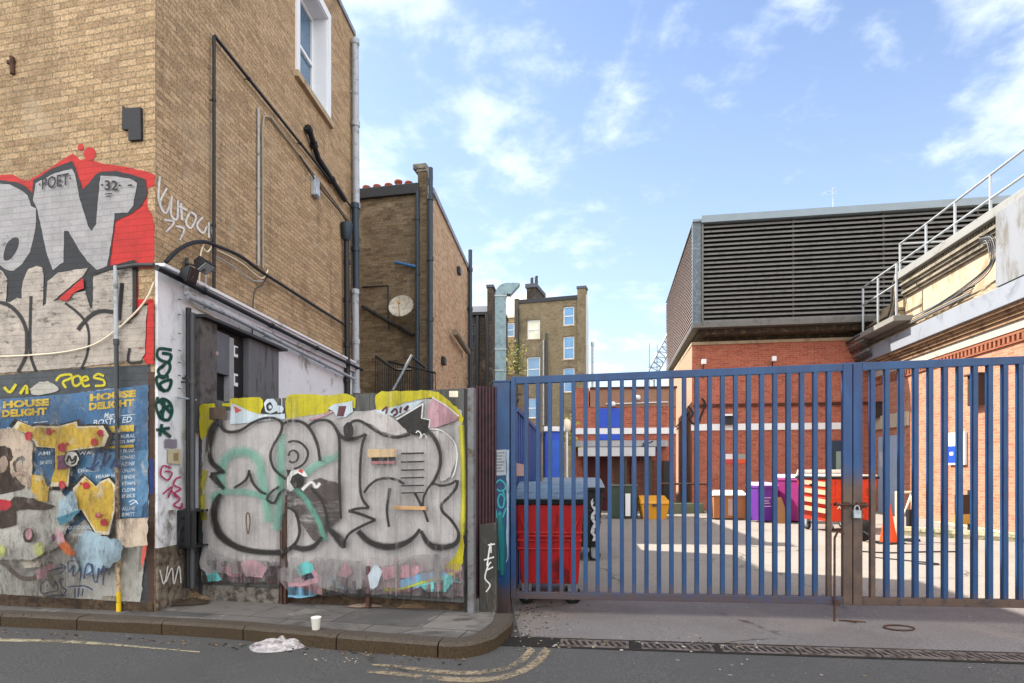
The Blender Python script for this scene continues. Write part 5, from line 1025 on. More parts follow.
for i, (x, yt, lab) in enumerate(((477.5, 316, 'black downpipe nearest the brick house on the dark house'), (487, 314, 'black downpipe at the party wall of the dark house'))):
    pipe_on('downpipe', lab, 'downpipe', P3, [(x, yt), (x, 415)], .08, BLACKM, .12+.15*i, clips=False)
mb = MB(); mb.pbox(P3, x0, x1, ze-.12, ze-.0, .05, .2); mb.build('gutter', BLACKM, dh)

# low dark outbuildings behind the maroon sheet (roofs just over the fence line)
ob = thing('outhouse', 'low sooty outhouse behind the maroon sheet and the blue gate post', 'outhouse', (-1.0, 19, 0))
mb = MB(); mb.box(-1.25, -.62, 18.6, 21.5, -.2, 3.4); mb.build('wall', DARKB, ob); mb = MB(); mb.hexa([(-1.3, 18.5, 3.402), (-.57, 18.5, 3.402), (-.57, 21.6, 3.402), (-1.3, 21.6, 3.402)], [(-1.3, 18.5, 3.85), (-.57, 18.5, 3.5), (-.57, 21.6, 3.5), (-1.3, 21.6, 3.85)]); mb.build('roof', SLATE, ob)

# ------------------------------------------------------------------ steel ventilation duct
vd = thing('ventilation_duct', 'tall galvanised extraction duct with a bent outlet at the top', 'duct', (-.39, 20, gz(0)))
DUCT = plain('galvanised duct', '#7f9aa3', .55, .14, 5, 40, .08, metal=.05, dirt='#647c86', dirt_amt=.4)
zt = 1.5+(467-297)/600*20; h = .18; xc = (500.6-512)/600*20
prev = gz(0)
for k, z in enumerate((3.3, 4.0, 4.7, 5.4, zt)):
    mb = MB(); mb.box(xc-h, xc+h, 20-h, 20+h, prev, z-.012); mb.build('duct_length', DUCT, vd)
    mb = MB(); mb.box(xc-h-.02, xc+h+.02, 20-h-.02, 20+h+.02, z-.025, z+.012); mb.build('flange', STEEL, vd); prev = z+.013
mb = MB(); prof = []                                         # elbow swept to the right, mitred outlet
for k in range(7):
    t_ = k/6*R(90); r_ = .05; ccx = xc+h+r_; prof.append((ccx-math.cos(t_)*(r_+2*h), prev+math.sin(t_)*(r_+2*h), ccx-math.cos(t_)*r_, prev+math.sin(t_)*r_))
prof.append((xc+.62, prev+.41, xc+.31, prev+.05)); prof.append((xc+.64, prev+.38, xc+.32, prev+.02))
for i in range(len(prof)-1):
    a, b = prof[i], prof[i+1]
    mb.hexa([(a[0], 20-h, a[1]), (b[0], 20-h, b[1]), (b[0], 20+h, b[1]), (a[0], 20+h, a[1])], [(a[2], 20-h, a[3]), (b[2], 20-h, b[3]), (b[2], 20+h, b[3]), (a[2], 20+h, a[3])])
mb.build('outlet_bend', DUCT, vd)
# shrub sprouting near the duct
def shrub(name, label, c, r, hgt, n, mat, seed, stemz):
    rr = random.Random(seed); t = thing(name, label, 'plant', c)
    mb = MB(); mb.smooth = False
    for i in range(9):
        a = rr.uniform(0, 6.28); e = Vector(c)+Vector((math.cos(a)*r*rr.uniform(.3, .9), math.sin(a)*r*.6, hgt*rr.uniform(.4, 1))); mb.tube(spline([Vector(c), Vector(c).lerp(e, .5)+Vector((0, 0, .1)), e], 3), [.02, .016, .014, .012, .01, .008, .006][:7] if False else .012, 5)
    mb.build('stem', plain('green stem', '#5b5a35', .8), t)
    mb = MB()
    for i in range(n):
        a = rr.uniform(0, 6.28); q_ = rr.random()**.6; p_ = Vector(c)+Vector((math.cos(a)*r*q_, math.sin(a)*r*q_*.7, hgt*rr.uniform(.15, 1.05)-q_*.25*hgt))
        d_ = Vector((rr.gauss(0, 1), rr.gauss(0, 1), rr.gauss(-.2, .6))).normalized(); s_ = Vector((rr.gauss(0, 1), rr.gauss(0, 1), rr.gauss(0, 1))).cross(d_).normalized(); l_ = rr.uniform(.10, .2)
        mb.m = rr.randint(0, 1); mb.face([p_, p_+d_*l_*.5+s_*l_*.16, p_+d_*l_, p_+d_*l_*.5-s_*l_*.16])
    mb.build('foliage', mat, t); return t
LEAF = [plain('leaf green', '#6f7d3a', .6, .3, 5), plain('leaf yellow green', '#9a9a52', .6, .3, 5)]
shrub('buddleia', 'pale leafy plant growing out of masonry beside the steel duct', (0.15, 21.2, 4.75), .42, 1.3, 260, LEAF, 3, 0)
mb = MB(); mb.box(-.2, .45, 21.0, 21.5, -.1, 4.74); tag(mb.build('chimney_breast', FARB), 'narrow brick stack under the pale leafy plant', 'chimney')
shrub('sapling', 'yellow-green sapling lit by the sun behind the blue gate bars', (1.72, 18.2, 2.1), .28, 1.0, 200, [LEAF[1], plain('leaf pale yellow', '#b5ad62', .6, .3, 5)], 5, 0)

# ------------------------------------------------------------------ tall apartment block far behind
P5 = Plane((.25, 45), (1, -.30)); ab = thing('apartment_block', 'tall brown brick block with white sash windows seen beyond the yard', 'building', (2.5, 45, 0))
a0 = P5.hit(518, 300)[0]; a1 = P5.hit(585.5, 300)[0]
ztl = P5.hit(518, 304.5)[1]; ztr = P5.hit(578, 298.5)[1]; H5 = (ztl+ztr)/2
wins = [(563, 574.2, 306.5, 325, 'b'), (563, 574.2, 336.5, 359, 'b'), (527, 540, 320, 338.5, 'w'), (526.5, 540, 357, 381, 'd'), (563, 574.5, 368, 392, 'b'), (527, 540, 398, 418, 'd')]
hs = []
for x, X2, y0, y1, k in wins:
    A, z1 = P5.hit(x, y0); B, z0 = P5.hit(X2, y1); hs.append((A, B, z0, z1))
mb = MB(); wall_faces(mb, P5, a0, a1, -.5, H5, hs, reveal=.2); 
S5 = Plane(P5.P(a1, 0), (.137, 1)); wall_faces(mb, S5, .0, 9, -.5, H5); b = S5.P(9, 0); c = b-P5.d*(a1-a0); d_ = P5.P(a0, 0)
mb.face([up(b, -.5), up(c, -.5), up(c, H5), up(b, H5)]); mb.face([up(c, -.5), up(d_, -.5), up(d_, H5), up(c, H5)]); mb.face([up(d_, H5), P5.P(a1, H5), up(b, H5), up(c, H5)])
mb.build('wall', FARB, ab)
for hh, wv in zip(hs, wins):
    window(P5, *hh, ab, WHITEP, {'b': PANEB, 'w': plain('drawn blind', '#c9cbb8', .7), 'd': PANE}[wv[4]], back=-.14, fw=.09, sill=STONE, label='window with a drawn pale blind' if wv[4] == 'w' else None)
mb = MB(); mb.pbox(P5, a0-.1, P5.hit(577.5, 300)[0], H5+.002, H5+.28, -.4, .08); mb.build('coping', COPD, ab)
mb = MB(); mb.pbox(P5, P5.hit(577.6, 300)[0], a1+.02, -.5, P5.hit(580, 289)[1], -.6, .12); mb.build('pier', FARB, ab); mb = MB(); mb.pbox(P5, P5.hit(577.6, 300)[0]-.05, a1+.07, P5.hit(580, 289)[1]+.002, P5.hit(580, 288)[1]+.1, -.65, .17); mb.build('pier_cap', SLATE, ab)
mb = MB(); mb.pbox(P5, a0-.25, a0+.05, -.5, P5.hit(517, 299)[1], -.8, .1); mb.build('pier', plain('sooty pier', '#4a473f', .9, .2, 3), ab)
mb = MB(); mb.pbox(S5, .05, 9, -.5, H5+.3, .002, .14); mb.build('side_render', plain('pale side render', '#b9bcc0', .8, .1, 1), ab)
ca0, ca1 = P5.hit(526, 290, -1)[0], P5.hit(535, 290, -1)[0]; zc = P5.hit(530, 287, -1)[1]
mb = MB(); mb.pbox(P5, ca0, ca1, H5-.2, zc, -4, -1.2); mb.build('chimney', DARKB, ab); mb = MB(); mb.pbox(P5, ca0-.1, ca1+.1, zc+.002, zc+.3, -4.1, -1.1); mb.build('chimney_cap', SLATE, ab)
mb = MB(); mb.lathe([(.14, 0), (.11, .6), (.15, .7), (.1, .7)], P5.P(ca0+.2, zc+.3, -2)); pt2 = mb.build('chimney_pot', DARKM, ab)
mb = MB(); mb.lathe([(.14, 0), (.11, .7), (.15, .8), (.1, .8)], P5.P(ca1-.15, zc+.3, -2)); mb.build('chimney_pot', DARKM, ab)
pipe_on('downpipe', 'dark downpipe at the near edge of the tall brick block', 'downpipe', P5, [(518, 308), (518, 430)], .07, BLACKM, .2, clips=False)
pipe_on('downpipe', 'pale downpipe between the windows of the tall brick block', 'downpipe', P5, [(543.5, 340), (543.5, 425)], .06, GREYP, .12, clips=False)
pipe_on('downpipe', 'dark downpipe between the windows of the tall brick block', 'downpipe', P5, [(546.2, 333), (546.2, 425)], .07, DARKM, .12, clips=False)
P6 = Plane((-.8, 52), (1, -.30)); aw = thing('rear_wing', 'lower brick wing with one sash window between the steel duct and the tall block', 'building', (-.2, 52, 0))
A0, A1 = P6.hit(490, 300)[0], P6.hit(522, 300)[0]; z6 = P6.hit(510, 318)[1]; w0, wz1 = P6.hit(506.5, 323); w1, wz0 = P6.hit(514.5, 336.5)
mb = MB(); wall_faces(mb, P6, A0, A1, -.5, z6, [(w0, w1, wz0, wz1)]); mb.face([P6.P(A0, z6), P6.P(A1, z6), P6.P(A1, z6, -6), P6.P(A0, z6, -6)]); mb.face([P6.P(A1, -.5), P6.P(A1, -.5, -6), P6.P(A1, z6, -6), P6.P(A1, z6)]); mb.face([P6.P(A0, -.5, -6), P6.P(A0, -.5), P6.P(A0, z6), P6.P(A0, z6, -6)]); mb.face([P6.P(A1, -.5, -6), P6.P(A0, -.5, -6), P6.P(A0, z6, -6), P6.P(A1, z6, -6)]); mb.build('wall', brick('warm far brick', ['#8a7048', '#a98d5f', '#b39a6a'], '#8f8262'), aw)
window(P6, w0, w1, wz0, wz1, aw, WHITEP, PANE, fw=.1); mb = MB(); mb.pbox(P6, A0, A1, z6+.002, z6+.25, -.5, .1); mb.build('coping', CREAMP, aw)
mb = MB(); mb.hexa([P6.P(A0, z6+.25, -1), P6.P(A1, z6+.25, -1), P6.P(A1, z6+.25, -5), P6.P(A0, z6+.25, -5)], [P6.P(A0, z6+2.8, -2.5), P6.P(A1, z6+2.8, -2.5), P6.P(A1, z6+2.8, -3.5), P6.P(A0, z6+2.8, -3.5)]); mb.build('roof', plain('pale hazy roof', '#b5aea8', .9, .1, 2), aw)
for x, yt, r, lab in ((592.5, 346, .09, 'thin grey flue pole beside the tall brick block'), (588.3, 349, .06, 'thin white mast hard by the tall brick block')):
    X_ = (x-512)/600*47; z_ = 1.5+(467-yt)/600*47; mb = MB(); mb.tube([(X_, 47, -.5), (X_, 47, z_)], r, 8); mb.tube([(X_, 47, z_), (X_, 47, z_+.3)], r*1.5, 8); tag(mb.build('mast', STEEL if r > .08 else WHITEP), lab, 'mast')

# ------------------------------------------------------------------ rear yard building with white band and blue panel
PR = Plane((2.0, 20.6), (1, -.1)); ry = thing('yard_building', 'low red brick building with white band and bright blue panel behind the yard', 'building', (3.7, 20.5, 0))
r = lambda px, py, o=0: PR.hit(px, py, o)
a0, a1 = r(573, 450)[0], r(676, 450)[0]; zt = r(620, 389)[1]; zb = r(620, 407)[1]
mb = MB(); mb.pbox(PR, a0, a1, -.3, zb, -4, 0); mb.build('wall', RED, ry)
mb = MB(); mb.pbox(PR, r(590, 400)[0], a1, zb+.002, zt, -4, .02); mb.build('parapet', plain('brown parapet', '#8a6a58', .9, .15, 3, 50, .2), ry); mb = MB(); mb.pbox(PR, r(590, 400)[0], a1+.03, zt+.002, zt+.07, -4, .06); mb.build('coping', RUST, ry)
mb = MB(); mb.pbox(PR, r(576, 400)[0], r(589, 400)[0], zb+.002, zt+.05, -4, .01); mb.build('pier', RED, ry)
mb = MB(); mb.pbox(PR, a0, a1, r(620, 434)[1], r(620, 428)[1], .002, .05); mb.build('band', WHITEP, ry)
BLUP = plain('bright blue panel', '#1846b8', .5, .1, 3, 40, .05)
mb = MB(); mb.pbox(PR, r(598.5, 0)[0], r(621.5, 0)[0], r(0+600, 427.8)[1], r(600, 408.5)[1], .001, .07); mb.pbox(PR, r(598.5, 0)[0], r(621.5, 0)[0], r(600, 440)[1], r(600, 434.2)[1], .001, .07); mb.build('blue_panel', BLUP, ry)
mb = MB(); mb.pbox(PR, r(574, 0)[0], r(666, 0)[0], r(620, 447)[1], r(620, 441)[1], .002, .5); mb.build('canopy', plain('grey canopy sheet', '#8d9095', .6, .15, 4, 50, .1), ry)
mb = MB(); mb.pbox(PR, r(578, 0)[0], r(652, 0)[0], r(620, 456.5)[1], r(620, 448)[1], .002, .8); mb.build('fascia', plain('pale fascia', '#b7bbc0', .6, .1, 4, 50, .1), ry)
mb = MB(); mb.pbox(PR, r(583, 0)[0], r(612, 0)[0], -.2, r(620, 457)[1], .002, .03); mb.build('doorway', plain('dark red doors', '#4a1c1a', .7, .3, 4), ry); mb = MB(); mb.pbox(PR, r(614, 0)[0], r(624, 0)[0], -.2, r(620, 458)[1], .002, .06); mb.build('door', plain('brown door', '#5a4536', .7, .2, 4), ry)
mb = MB()
for x in (608, 624, 648):
    mb.pbox(PR, r(x, 0)[0]-.04, r(x, 0)[0]+.04, -.2, r(620, 457)[1], .5, .6)
mb.build('canopy_post', DARKM, ry)
mb = MB(); mb.pbox(PR, r(630, 470)[0], r(664, 470)[0], -.2, r(650, 461)[1], .03, .35); mb.build('lobby', brick('dull red brick', ['#5a2f24', '#73402f', '#804a38'], '#75604f'), ry)
mb = MB(); mb.pbox(PR, r(661, 470)[0], r(669, 470)[0], -.2, r(650, 461)[1], .36, .5); mb.build('side_door', BLACKM, ry)
mb = MB()
for x, y0, y1 in ((640, 461, 447), (643.5, 461, 443), (648, 461, 442)): mb.tube([PR.X(x, y0, .5), PR.X(x, y1, .5)], .025, 6)
mb.tube([PR.X(636, 449, .5), PR.X(653, 441, .5)], .025, 6); mb.build('handrail', DARKM, ry)
for i, (x, y) in enumerate(((613, 404.5), (638, 398))): mb = MB(); mb.lathe([(.02, 0), (.08, .02), (.09, .1), (.06, .16)], PR.X(x, y+2, .15)); mb.tube([PR.X(x, y+1.4, .0), PR.X(x, y+1.4, .15)], .02, 6); tag(mb.build('security_light', WHITEP), ('white globe lamp over the bright blue panel', 'white globe lamp on the brown parapet near the louvred building')[i], 'lamp')
mb = MB(); mb.tube([PR.X(606, 404, .05), PR.X(668, 402, .05)], .02, 6); tag(mb.build('conduit', WHITEP), 'white conduit along the brown parapet of the yard building', 'pipe')

# ------------------------------------------------------------------ louvred plant building
W0 = Vector((6.0, 20.0, 0)); LF = Plane(W0, (.987, -.162)); LS = Plane(W0, (-.158, -.987))      # front; flank facing the yard's open side
lb_ = thing('plant_building', 'red brick building topped by a big dark louvred plant room', 'building', tuple(W0))
ZW = 5.55; lw = 9.5
mb = MB(); wall_faces(mb, LF, 0, lw, -.3, ZW); mb.face([LF.P(lw, -.3), LF.P(lw, -.3, -8), LF.P(lw, ZW, -8), LF.P(lw, ZW)]); mb.face([LF.P(lw, -.3, -8), LF.P(0, -.3, -8), LF.P(0, ZW, -8), LF.P(lw, ZW, -8)]); mb.build('wall', RED, lb_)
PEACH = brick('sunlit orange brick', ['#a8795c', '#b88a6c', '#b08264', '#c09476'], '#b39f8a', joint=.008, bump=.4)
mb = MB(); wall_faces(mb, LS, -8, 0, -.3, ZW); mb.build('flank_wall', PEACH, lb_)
mb = MB(); mb.pbox(LF, -.02, 5.2, ZW+.002, ZW+.10, -8, .05); mb.build('wall_cap', STONE, lb_)
mb = MB(); mb.pbox(LF, -.03, 4.75, LF.hit(760, 430)[1], LF.hit(760, 423.5)[1], .002, .04); mb.build('band', WHITEP, lb_)
mb = MB(); mb.pbox(LF, 0.05, 5.4, LF.hit(750, 406.5)[1], LF.hit(750, 403.5)[1], .002, .05); mb.build('string_course', brick('dark brick course', ['#50200f', '#632b18'], '#5d4538'), lb_)
mb = MB(); mb.pbox(LF, LF.hit(829, 450)[0], LF.hit(846, 450)[0], -.2, 2.35, .002, .06); mb.build('door', plain('dark blue door', '#26384a', .6, .2, 4), lb_); mb = MB(); a_, z_ = LF.hit(837, 455); mb.pbox(LF, a_-.05, a_+.1, 1.2, 2.0, .061, .07); mb.build('door_notice', plain('grey green notice', '#7d8f86', .6), lb_)
for x0, x1, lab, cols in ((725.5, 733, 'white and red notice on the plant building wall', ('#d8d3d6', '#b9403a')), (737, 745.5, 'grey and orange notice on the plant building wall', ('#8f8a84', '#c94a28'))):
    t = thing('notice', lab, 'sign', tuple(LF.X(730, 462, 0))); a_, zt_ = LF.hit(x0, 454); b_, zb_ = LF.hit(x1, 463.5); zm = zb_+(zt_-zb_)*.45
    mb = MB(); mb.pbox(LF, a_, b_, zm, zt_, .002, .015); mb.build('upper_panel', plain('notice '+cols[0], cols[0], .6, .1), t); mb = MB(); mb.pbox(LF, a_, b_, zb_, zm-.001, .002, .015); mb.build('lower_panel', plain('notice '+cols[1], cols[1], .6, .1), t)
for i, (x, y, yb) in enumerate(((704, 362, 393), (774, 359, 392))):
    t = thing('wall_floodlight', ('small white floodlight near the corner of the red brick wall', 'small white floodlight in the middle of the red brick wall')[i], 'floodlight', tuple(LF.X(x, y, .1)))
    a_, z_ = LF.hit(x, y, .25); mb = MB(); mb.pbox(LF, a_-.07, a_+.07, z_-.07, z_+.09, .2, .3); mb.build('lamp_head', WHITEP, t, bevel=.01); mb = MB(); mb.tube([LF.P(a_, z_, .2), LF.P(a_, z_-.12, .05), LF.P(a_, z_-.5, .02)], .014, 6); mb.build('bracket', BLACKM, t)
sc_ = thing('security_camera', 'dark wall box under a small white hood on the red brick wall', 'camera', tuple(LF.X(729, 418, .2))); a_, z_ = LF.hit(729, 416, .2); mb = MB(); mb.pbox(LF, a_-.2, a_+.16, z_-.28, z_-.02, .01, .2); mb.build('housing', BLACKM, sc_); mb = MB(); mb.pbox(LF, a_-.2, a_+.2, z_-.0, z_+.06, .01, .3); mb.build('hood', WHITEP, sc_)
pipe_on('cable', 'tangle of black cable at the corner of the louvred building', 'cable', LF, [(688, 406), (693, 413), (690, 420), (697, 425), (701, 416), (705, 404), (702, 398)], .03, BLACKM, .06, clips=False, curve=True)
pipe_on('cable', 'black cable trailing over the sunlit flank of the louvred building', 'cable', LS, [(675, 428), (683, 420), (689, 412)], .03, BLACKM, .06, clips=False, curve=True)
# louvre box
BX = Plane(Vector((5.82, 19.25, 0)), (.987, -.164)); BS = Plane(Vector((5.82, 19.25, 0)), (-.16, -.987)); z0, z1 = 6.02, 9.43; blen = 12.5; bdep = 9.6
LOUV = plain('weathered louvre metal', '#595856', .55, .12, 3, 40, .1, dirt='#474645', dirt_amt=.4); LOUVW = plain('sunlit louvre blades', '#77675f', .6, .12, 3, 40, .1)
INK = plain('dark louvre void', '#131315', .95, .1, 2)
def louvre(pl, a0, a1, name, mat, n, dep, lip=.38):
    mb = MB(); hgt = (z1-.14-z0-.12)/n
    for i in range(n):
        zb_ = z0+.12+hgt*i; up_ = Vector((0, 0, .012)); mb.m = 1
        b = [pl.P(a0, zb_, -.012), pl.P(a1, zb_, -.012), pl.P(a1, zb_+hgt*.85, -dep), pl.P(a0, zb_+hgt*.85, -dep)]
        mb.hexa(b, [v+up_ for v in b]); mb.m = 0
        b = [pl.P(a0, zb_-.012, .0), pl.P(a1, zb_-.012, .0), pl.P(a1, zb_-.010, -.011), pl.P(a0, zb_-.010, -.011)]
        t_ = [pl.P(a0, zb_+hgt*lip, -.02), pl.P(a1, zb_+hgt*lip, -.02), pl.P(a1, zb_+hgt*(lip+.01), -.032), pl.P(a0, zb_+hgt*(lip+.01), -.032)]
        mb.hexa(b, t_)
    o = mb.build(name, [mat, VOIDM], lb_); return o
VOIDM = plain('painted louvre shade', '#353435', .8, .15, 3)  # blade bodies coloured dark to paint in the shade between the slats
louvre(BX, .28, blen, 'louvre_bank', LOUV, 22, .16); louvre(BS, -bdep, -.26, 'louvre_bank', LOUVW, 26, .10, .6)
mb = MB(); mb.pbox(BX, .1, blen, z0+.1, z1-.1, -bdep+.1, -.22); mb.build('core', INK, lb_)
mb = MB(); mb.pbox(BX, .25, .31, z0, z1-.1, -.2, .03); mb.build('mullion', LOUV, lb_)
for a_ in (3.0, 5.6, 8.2, 10.8): mb = MB(); mb.pbox(BX, a_, a_+.05, z0+.1, z1-.15, -.2, -.035); mb.build('mullion', VOIDM, lb_)
CP = plain('blue grey corner panel', '#4a565e', .5, .15, 5, 50, .1, dirt='#66757d', dirt_amt=.4)
mb = MB(); mb.pbox(BX, -.02, .24, z0-.05, z1-.08, -.26, .0); mb.build('corner_panel', CP, lb_)
mb = MB(); mb.pbox(BX, .24, blen, z1-.14, z1+.08, -bdep, .10); mb.pbox(BX, -.03, .238, z1-.079, z1-.0, -bdep, .05); mb.build('roof_edge', plain('blue grey roof edge', '#75828c', .5, .1, 3, 40, .05), lb_)
mb = MB(); mb.pbox(BX, -.02, blen, z0-.06, z0+.10, -.3, .03); mb.pbox(BX, -.03, .2, z0-.06, z0+.08, -bdep, -.301); mb.build('bottom_edge', LOUV, lb_)
mb = MB(); mb.pbox(BX, .2, blen, z0-.22, z0-.065, -bdep, -.31); mb.pbox(BX, .3, blen, ZW+.12, z0-.221, -bdep, -.9); mb.build('soffit', plain('grimy soffit', '#3a3229', .9, .4, 4, 40, .4, dirt='#6a5842', dirt_amt=.4), lb_)
# yagi aerial on its roof
ae = thing('aerial', 'thin television aerial on the roof edge of the louvred plant room', 'aerial', (11.4, 21.5, z1))
ap = lambda px, py: Vector(((px-512)/600*21.5, 21.5, 1.5+(467-py)/600*21.5))
mb = MB(); mb.tube([(ap(833, 206).x, 21.5, z1-.1), ap(833, 187.5)], .018, 6); mb.build('mast', STEEL, ae)
mb = MB(); mb.tube([ap(822, 194), ap(835, 190.5)], .012, 5)
for x, y, h_ in ((823, 194, 1.4), (825.5, 193.4, 1.6), (828, 192.6, 1.8), (831, 191.7, 2.1)): mb.tube([ap(x, y-h_), ap(x, y+h_)], .008, 5)
mb.tube([ap(834.5, 187.5), ap(836, 194)], .012, 5); mb.build('elements', STEEL, ae)
# lattice roof ladder behind the plant room
lt = thing('lattice_mast', 'grey lattice mast leaning behind the louvred plant room', 'mast', (6.9, 32, 0))
lp = lambda px, py: Vector(((px-512)/600*32, 32, 1.5+(467-py)/600*32))
mb = MB(); A = [lp(645, 378), lp(672, 325)]; B = [lp(654, 380), lp(678, 335)]
for a, b in (A, B): mb.tube([a, b], .05, 6)
for k in range(11):
    f = k/10; g_ = min(1, f+.1); mb.tube([A[0].lerp(A[1], f), B[0].lerp(B[1], f)], .03, 5); mb.tube([A[0].lerp(A[1], f), B[0].lerp(B[1], g_)], .025, 5)
mb.tube([lp(657, 345), lp(657, 380)], .03, 5); mb.build('lattice', STEEL, lt)
mb = MB(); a_ = A[0]; b_ = B[0]
mb.tube([a_, (a_.x, 32, -.4)], .06, 6); mb.tube([b_, (b_.x, 32, -.4)], .06, 6); mb.build('leg', STEEL, lt)
mb = MB(); mb.tube([lp(649.2, 343), up(lp(649.2, 343), -.4)], .03, 6); tag(mb.build('mast', STEEL), 'lone thin pole beside the lattice mast', 'mast')

# ------------------------------------------------------------------ long brick building with stone cornice along the yard
RW = Plane((10.26-.158*7, 12.1-.987*7), (.158, .987)); RW = Plane(RW.P(20, 0), (-.158, -.987)); RL = 22.0      # a runs towards the viewer; normal faces the yard
rb = thing('cornice_building', 'long orange brick building with stone cornice and grey band along the yard', 'building', tuple(RW.P(10, 0)))
ra = lambda px: RW.hit(px, 467)[0]
aend = ra(868); apar = ra(906)
mb = MB(); wall_faces(mb, RW, aend-.5, RL, -.5, 4.28); mb.face([RW.P(RL, -.5), RW.P(RL, -.5, -8), RW.P(RL, 6.9, -8), RW.P(RL, 6.9)]); mb.face([RW.P(RL, -.5, -8), RW.P(0, -.5, -8), RW.P(0, 6.9, -8), RW.P(RL, 6.9, -8)]); mb.build('wall', REDR, rb)
mb = MB(); mb.pbox(RW, aend-.5, RL, 4.281, 6.3, -8, -.03); mb.build('upper_core', STONE, rb)
mb = MB(); mb.pbox(RW, aend+.2, RL, 4.27, 4.46, -.02, .07); mb.build('lower_band', plain('white stone band', '#a59f95', .8, .08, 2, 40, .1, dirt='#8f8578', dirt_amt=.25), rb)
mb = MB(); mb.pbox(RW, aend+.1, RL, 4.76, 5.18, -.02, .33); mb.build('pale_band', PALEBAND, rb, bevel=.01)
CORN = plain('brown cornice stone', '#8a6f55', .85, .2, 2, 50, .3, dirt='#5d4836', dirt_amt=.4)
mb = MB()
for z_, z2, o in ((4.46, 4.55, .11), (4.551, 4.62, .16), (4.621, 4.69, .21), (4.691, 4.758, .27)): mb.pbox(RW, aend+.15, RL, z_, z2, -.02, o)
mb.build('bed_mould', CORN, rb)
mb = MB(); 
for z_, z2, o in ((4.20, 4.269, .05), (4.03, 4.065, .04)): mb.pbox(RW, aend+.2, RL, z_, z2, -.02, o)
a_ = aend+1
while a_ < RL: mb.pbox(RW, a_, a_+.075, 4.066, 4.199, -.02, .045); a_ += .15
mb.build('dentil_course', brick('orange moulded brick', ['#8f4a2c', '#a85f3c'], '#8a6a52'), rb)
mb = MB()
for z_, z2, o in ((5.182, 5.26, .24), (5.261, 5.33, .17), (5.331, 5.40, .12), (5.401, 5.50, .05)): mb.pbox(RW, aend+.1, RL, z_, z2, -.02, o)
mb.build('plinth_mould', STONE, rb)
mb = MB(); mb.pbox(RW, apar, RL, 5.501, 6.25, -.029, .012); mb.build('parapet_panel', plain('stained cream panel', '#ad9e88', .85, .1, 1.4, 50, .3, dirt='#94795c', dirt_amt=.4, stretch=(1, 1, .5)), rb)
mb = MB()
for z_, z2, o in ((6.252, 6.32, .08), (6.321, 6.38, .13), (6.381, 6.47, .06), (6.471, 6.54, .12), (6.541, 6.61, .17)): mb.pbox(RW, apar, RL, z_, z2, -.03, o)
a_ = apar+.1
while a_ < RL: mb.pbox(RW, a_, a_+.06, 6.612, 6.72, -.02, .14); a_ += .11
mb.pbox(RW, apar, RL, 6.612, 6.721, -.03, .08)
mb.build('top_mould', plain('greyish moulded stone', '#857e6f', .85, .2, 2, 50, .3, dirt='#5e584b', dirt_amt=.5), rb)
mb = MB(); mb.pbox(RW, apar-.1, RL, 6.723, 6.93, -.6, .26); mb.build('parapet_cap', plain('pale cap stone', '#858684', .8, .1, 2, 50, .2, dirt='#75756f', dirt_amt=.3), rb, bevel=.012)
mb = MB(); mb.pbox(RW, ra(1014.5), RL, 5.19, 6.722, -.02, .35); mb.build('white_pier', plain('white pier paint', '#7e8288', .8, .12, 1.5, 40, .15, dirt='#66635d', dirt_amt=.35, stretch=(1, 1, .35)), rb, bevel=.01)
mb = MB()
for z_, z2, o in ((5.502, 5.62, .14), (5.64, 5.75, .18), (5.77, 5.9, .12), (5.92, 6.0, .2)): mb.pbox(RW, aend, apar-.12, z_, z2, -.02, o)
mb.build('low_mould', STONE, rb)
# blue door, lintel, notice board, dark lamps
mb = MB(); d0, d1 = ra(904), ra(880); d0, d1 = min(d0, d1), max(d0, d1); mb.pbox(RW, d0, d1, .05, 2.42, .002, .05); dr = mb.build('door', plain('pale blue door', '#93a9c4', .5, .1, 3, 40, .05), rb)
mb = MB(); mb.pbox(RW, d0+.55, d0+.6, .95, 1.25, .051, .1); mb.build('handle', STEEL, dr); mb = MB(); mb.pbox(RW, d0+.1, d0+.5, 1.5, 1.95, .051, .056); mb.build('notice', plain('door notice', '#b3bfce', .5), dr)
mb = MB(); mb.pbox(RW, d0-.35, d1+.3, 2.65, 3.05, .002, .06); mb.build('lintel', plain('cream lintel', '#b0a592', .8, .08), rb)
nb_ = thing('notice_board', 'white framed notice board with a blue lower half on the orange brick wall', 'notice board', tuple(RW.P((ra(950)+ra(967))/2, 1.5)))
n0, n1 = sorted((ra(950.5), ra(967.5))); mb = MB(); mb.pbox(RW, n0, n1, 1.55, 2.32, .01, .06); mb.build('board', WHITEP, nb_, bevel=.008)
mb = MB(); mb.pbox(RW, n0+.03, n1-.35, 1.62, 2.0, .061, .068); mb.pbox(RW, n0+.03, n1-.35, 1.6, 1.619, .061, .066); mb.build('blue_sheet', BLUP, nb_); mb = MB()
for k in range(7): mb.pbox(RW, n1-.3, n1-.06, 1.62+.055*k, 1.645+.055*k, .061, .064)
mb.build('print', plain('blue print', '#4a6fae', .6), nb_); mb = MB(); mb.pbox(RW, n0+.1, n0+.25, 1.78, 1.86, .069, .072); mb.build('emblem', WHITEP, nb_)
for i, (x0, x1, za, zb_) in enumerate(((975, 986, 2.88, 3.55), (876, 882.5, 3.0, 3.45))):
    t0, t1 = sorted((ra(x0), ra(x1))); mb = MB(); mb.pbox(RW, t0, t1, za, zb_, .01, .16); mb.pbox(RW, t0-.03, t1+.03, zb_+.001, zb_+.04, .01, .22); tag(mb.build('wall_box', plain('brown wall box', '#33261f', .7, .25, 5), bevel=.01), ('dark brown box high on the orange brick wall above the notice board', 'dark box high on the brick wall over the pale blue door')[i], 'box')
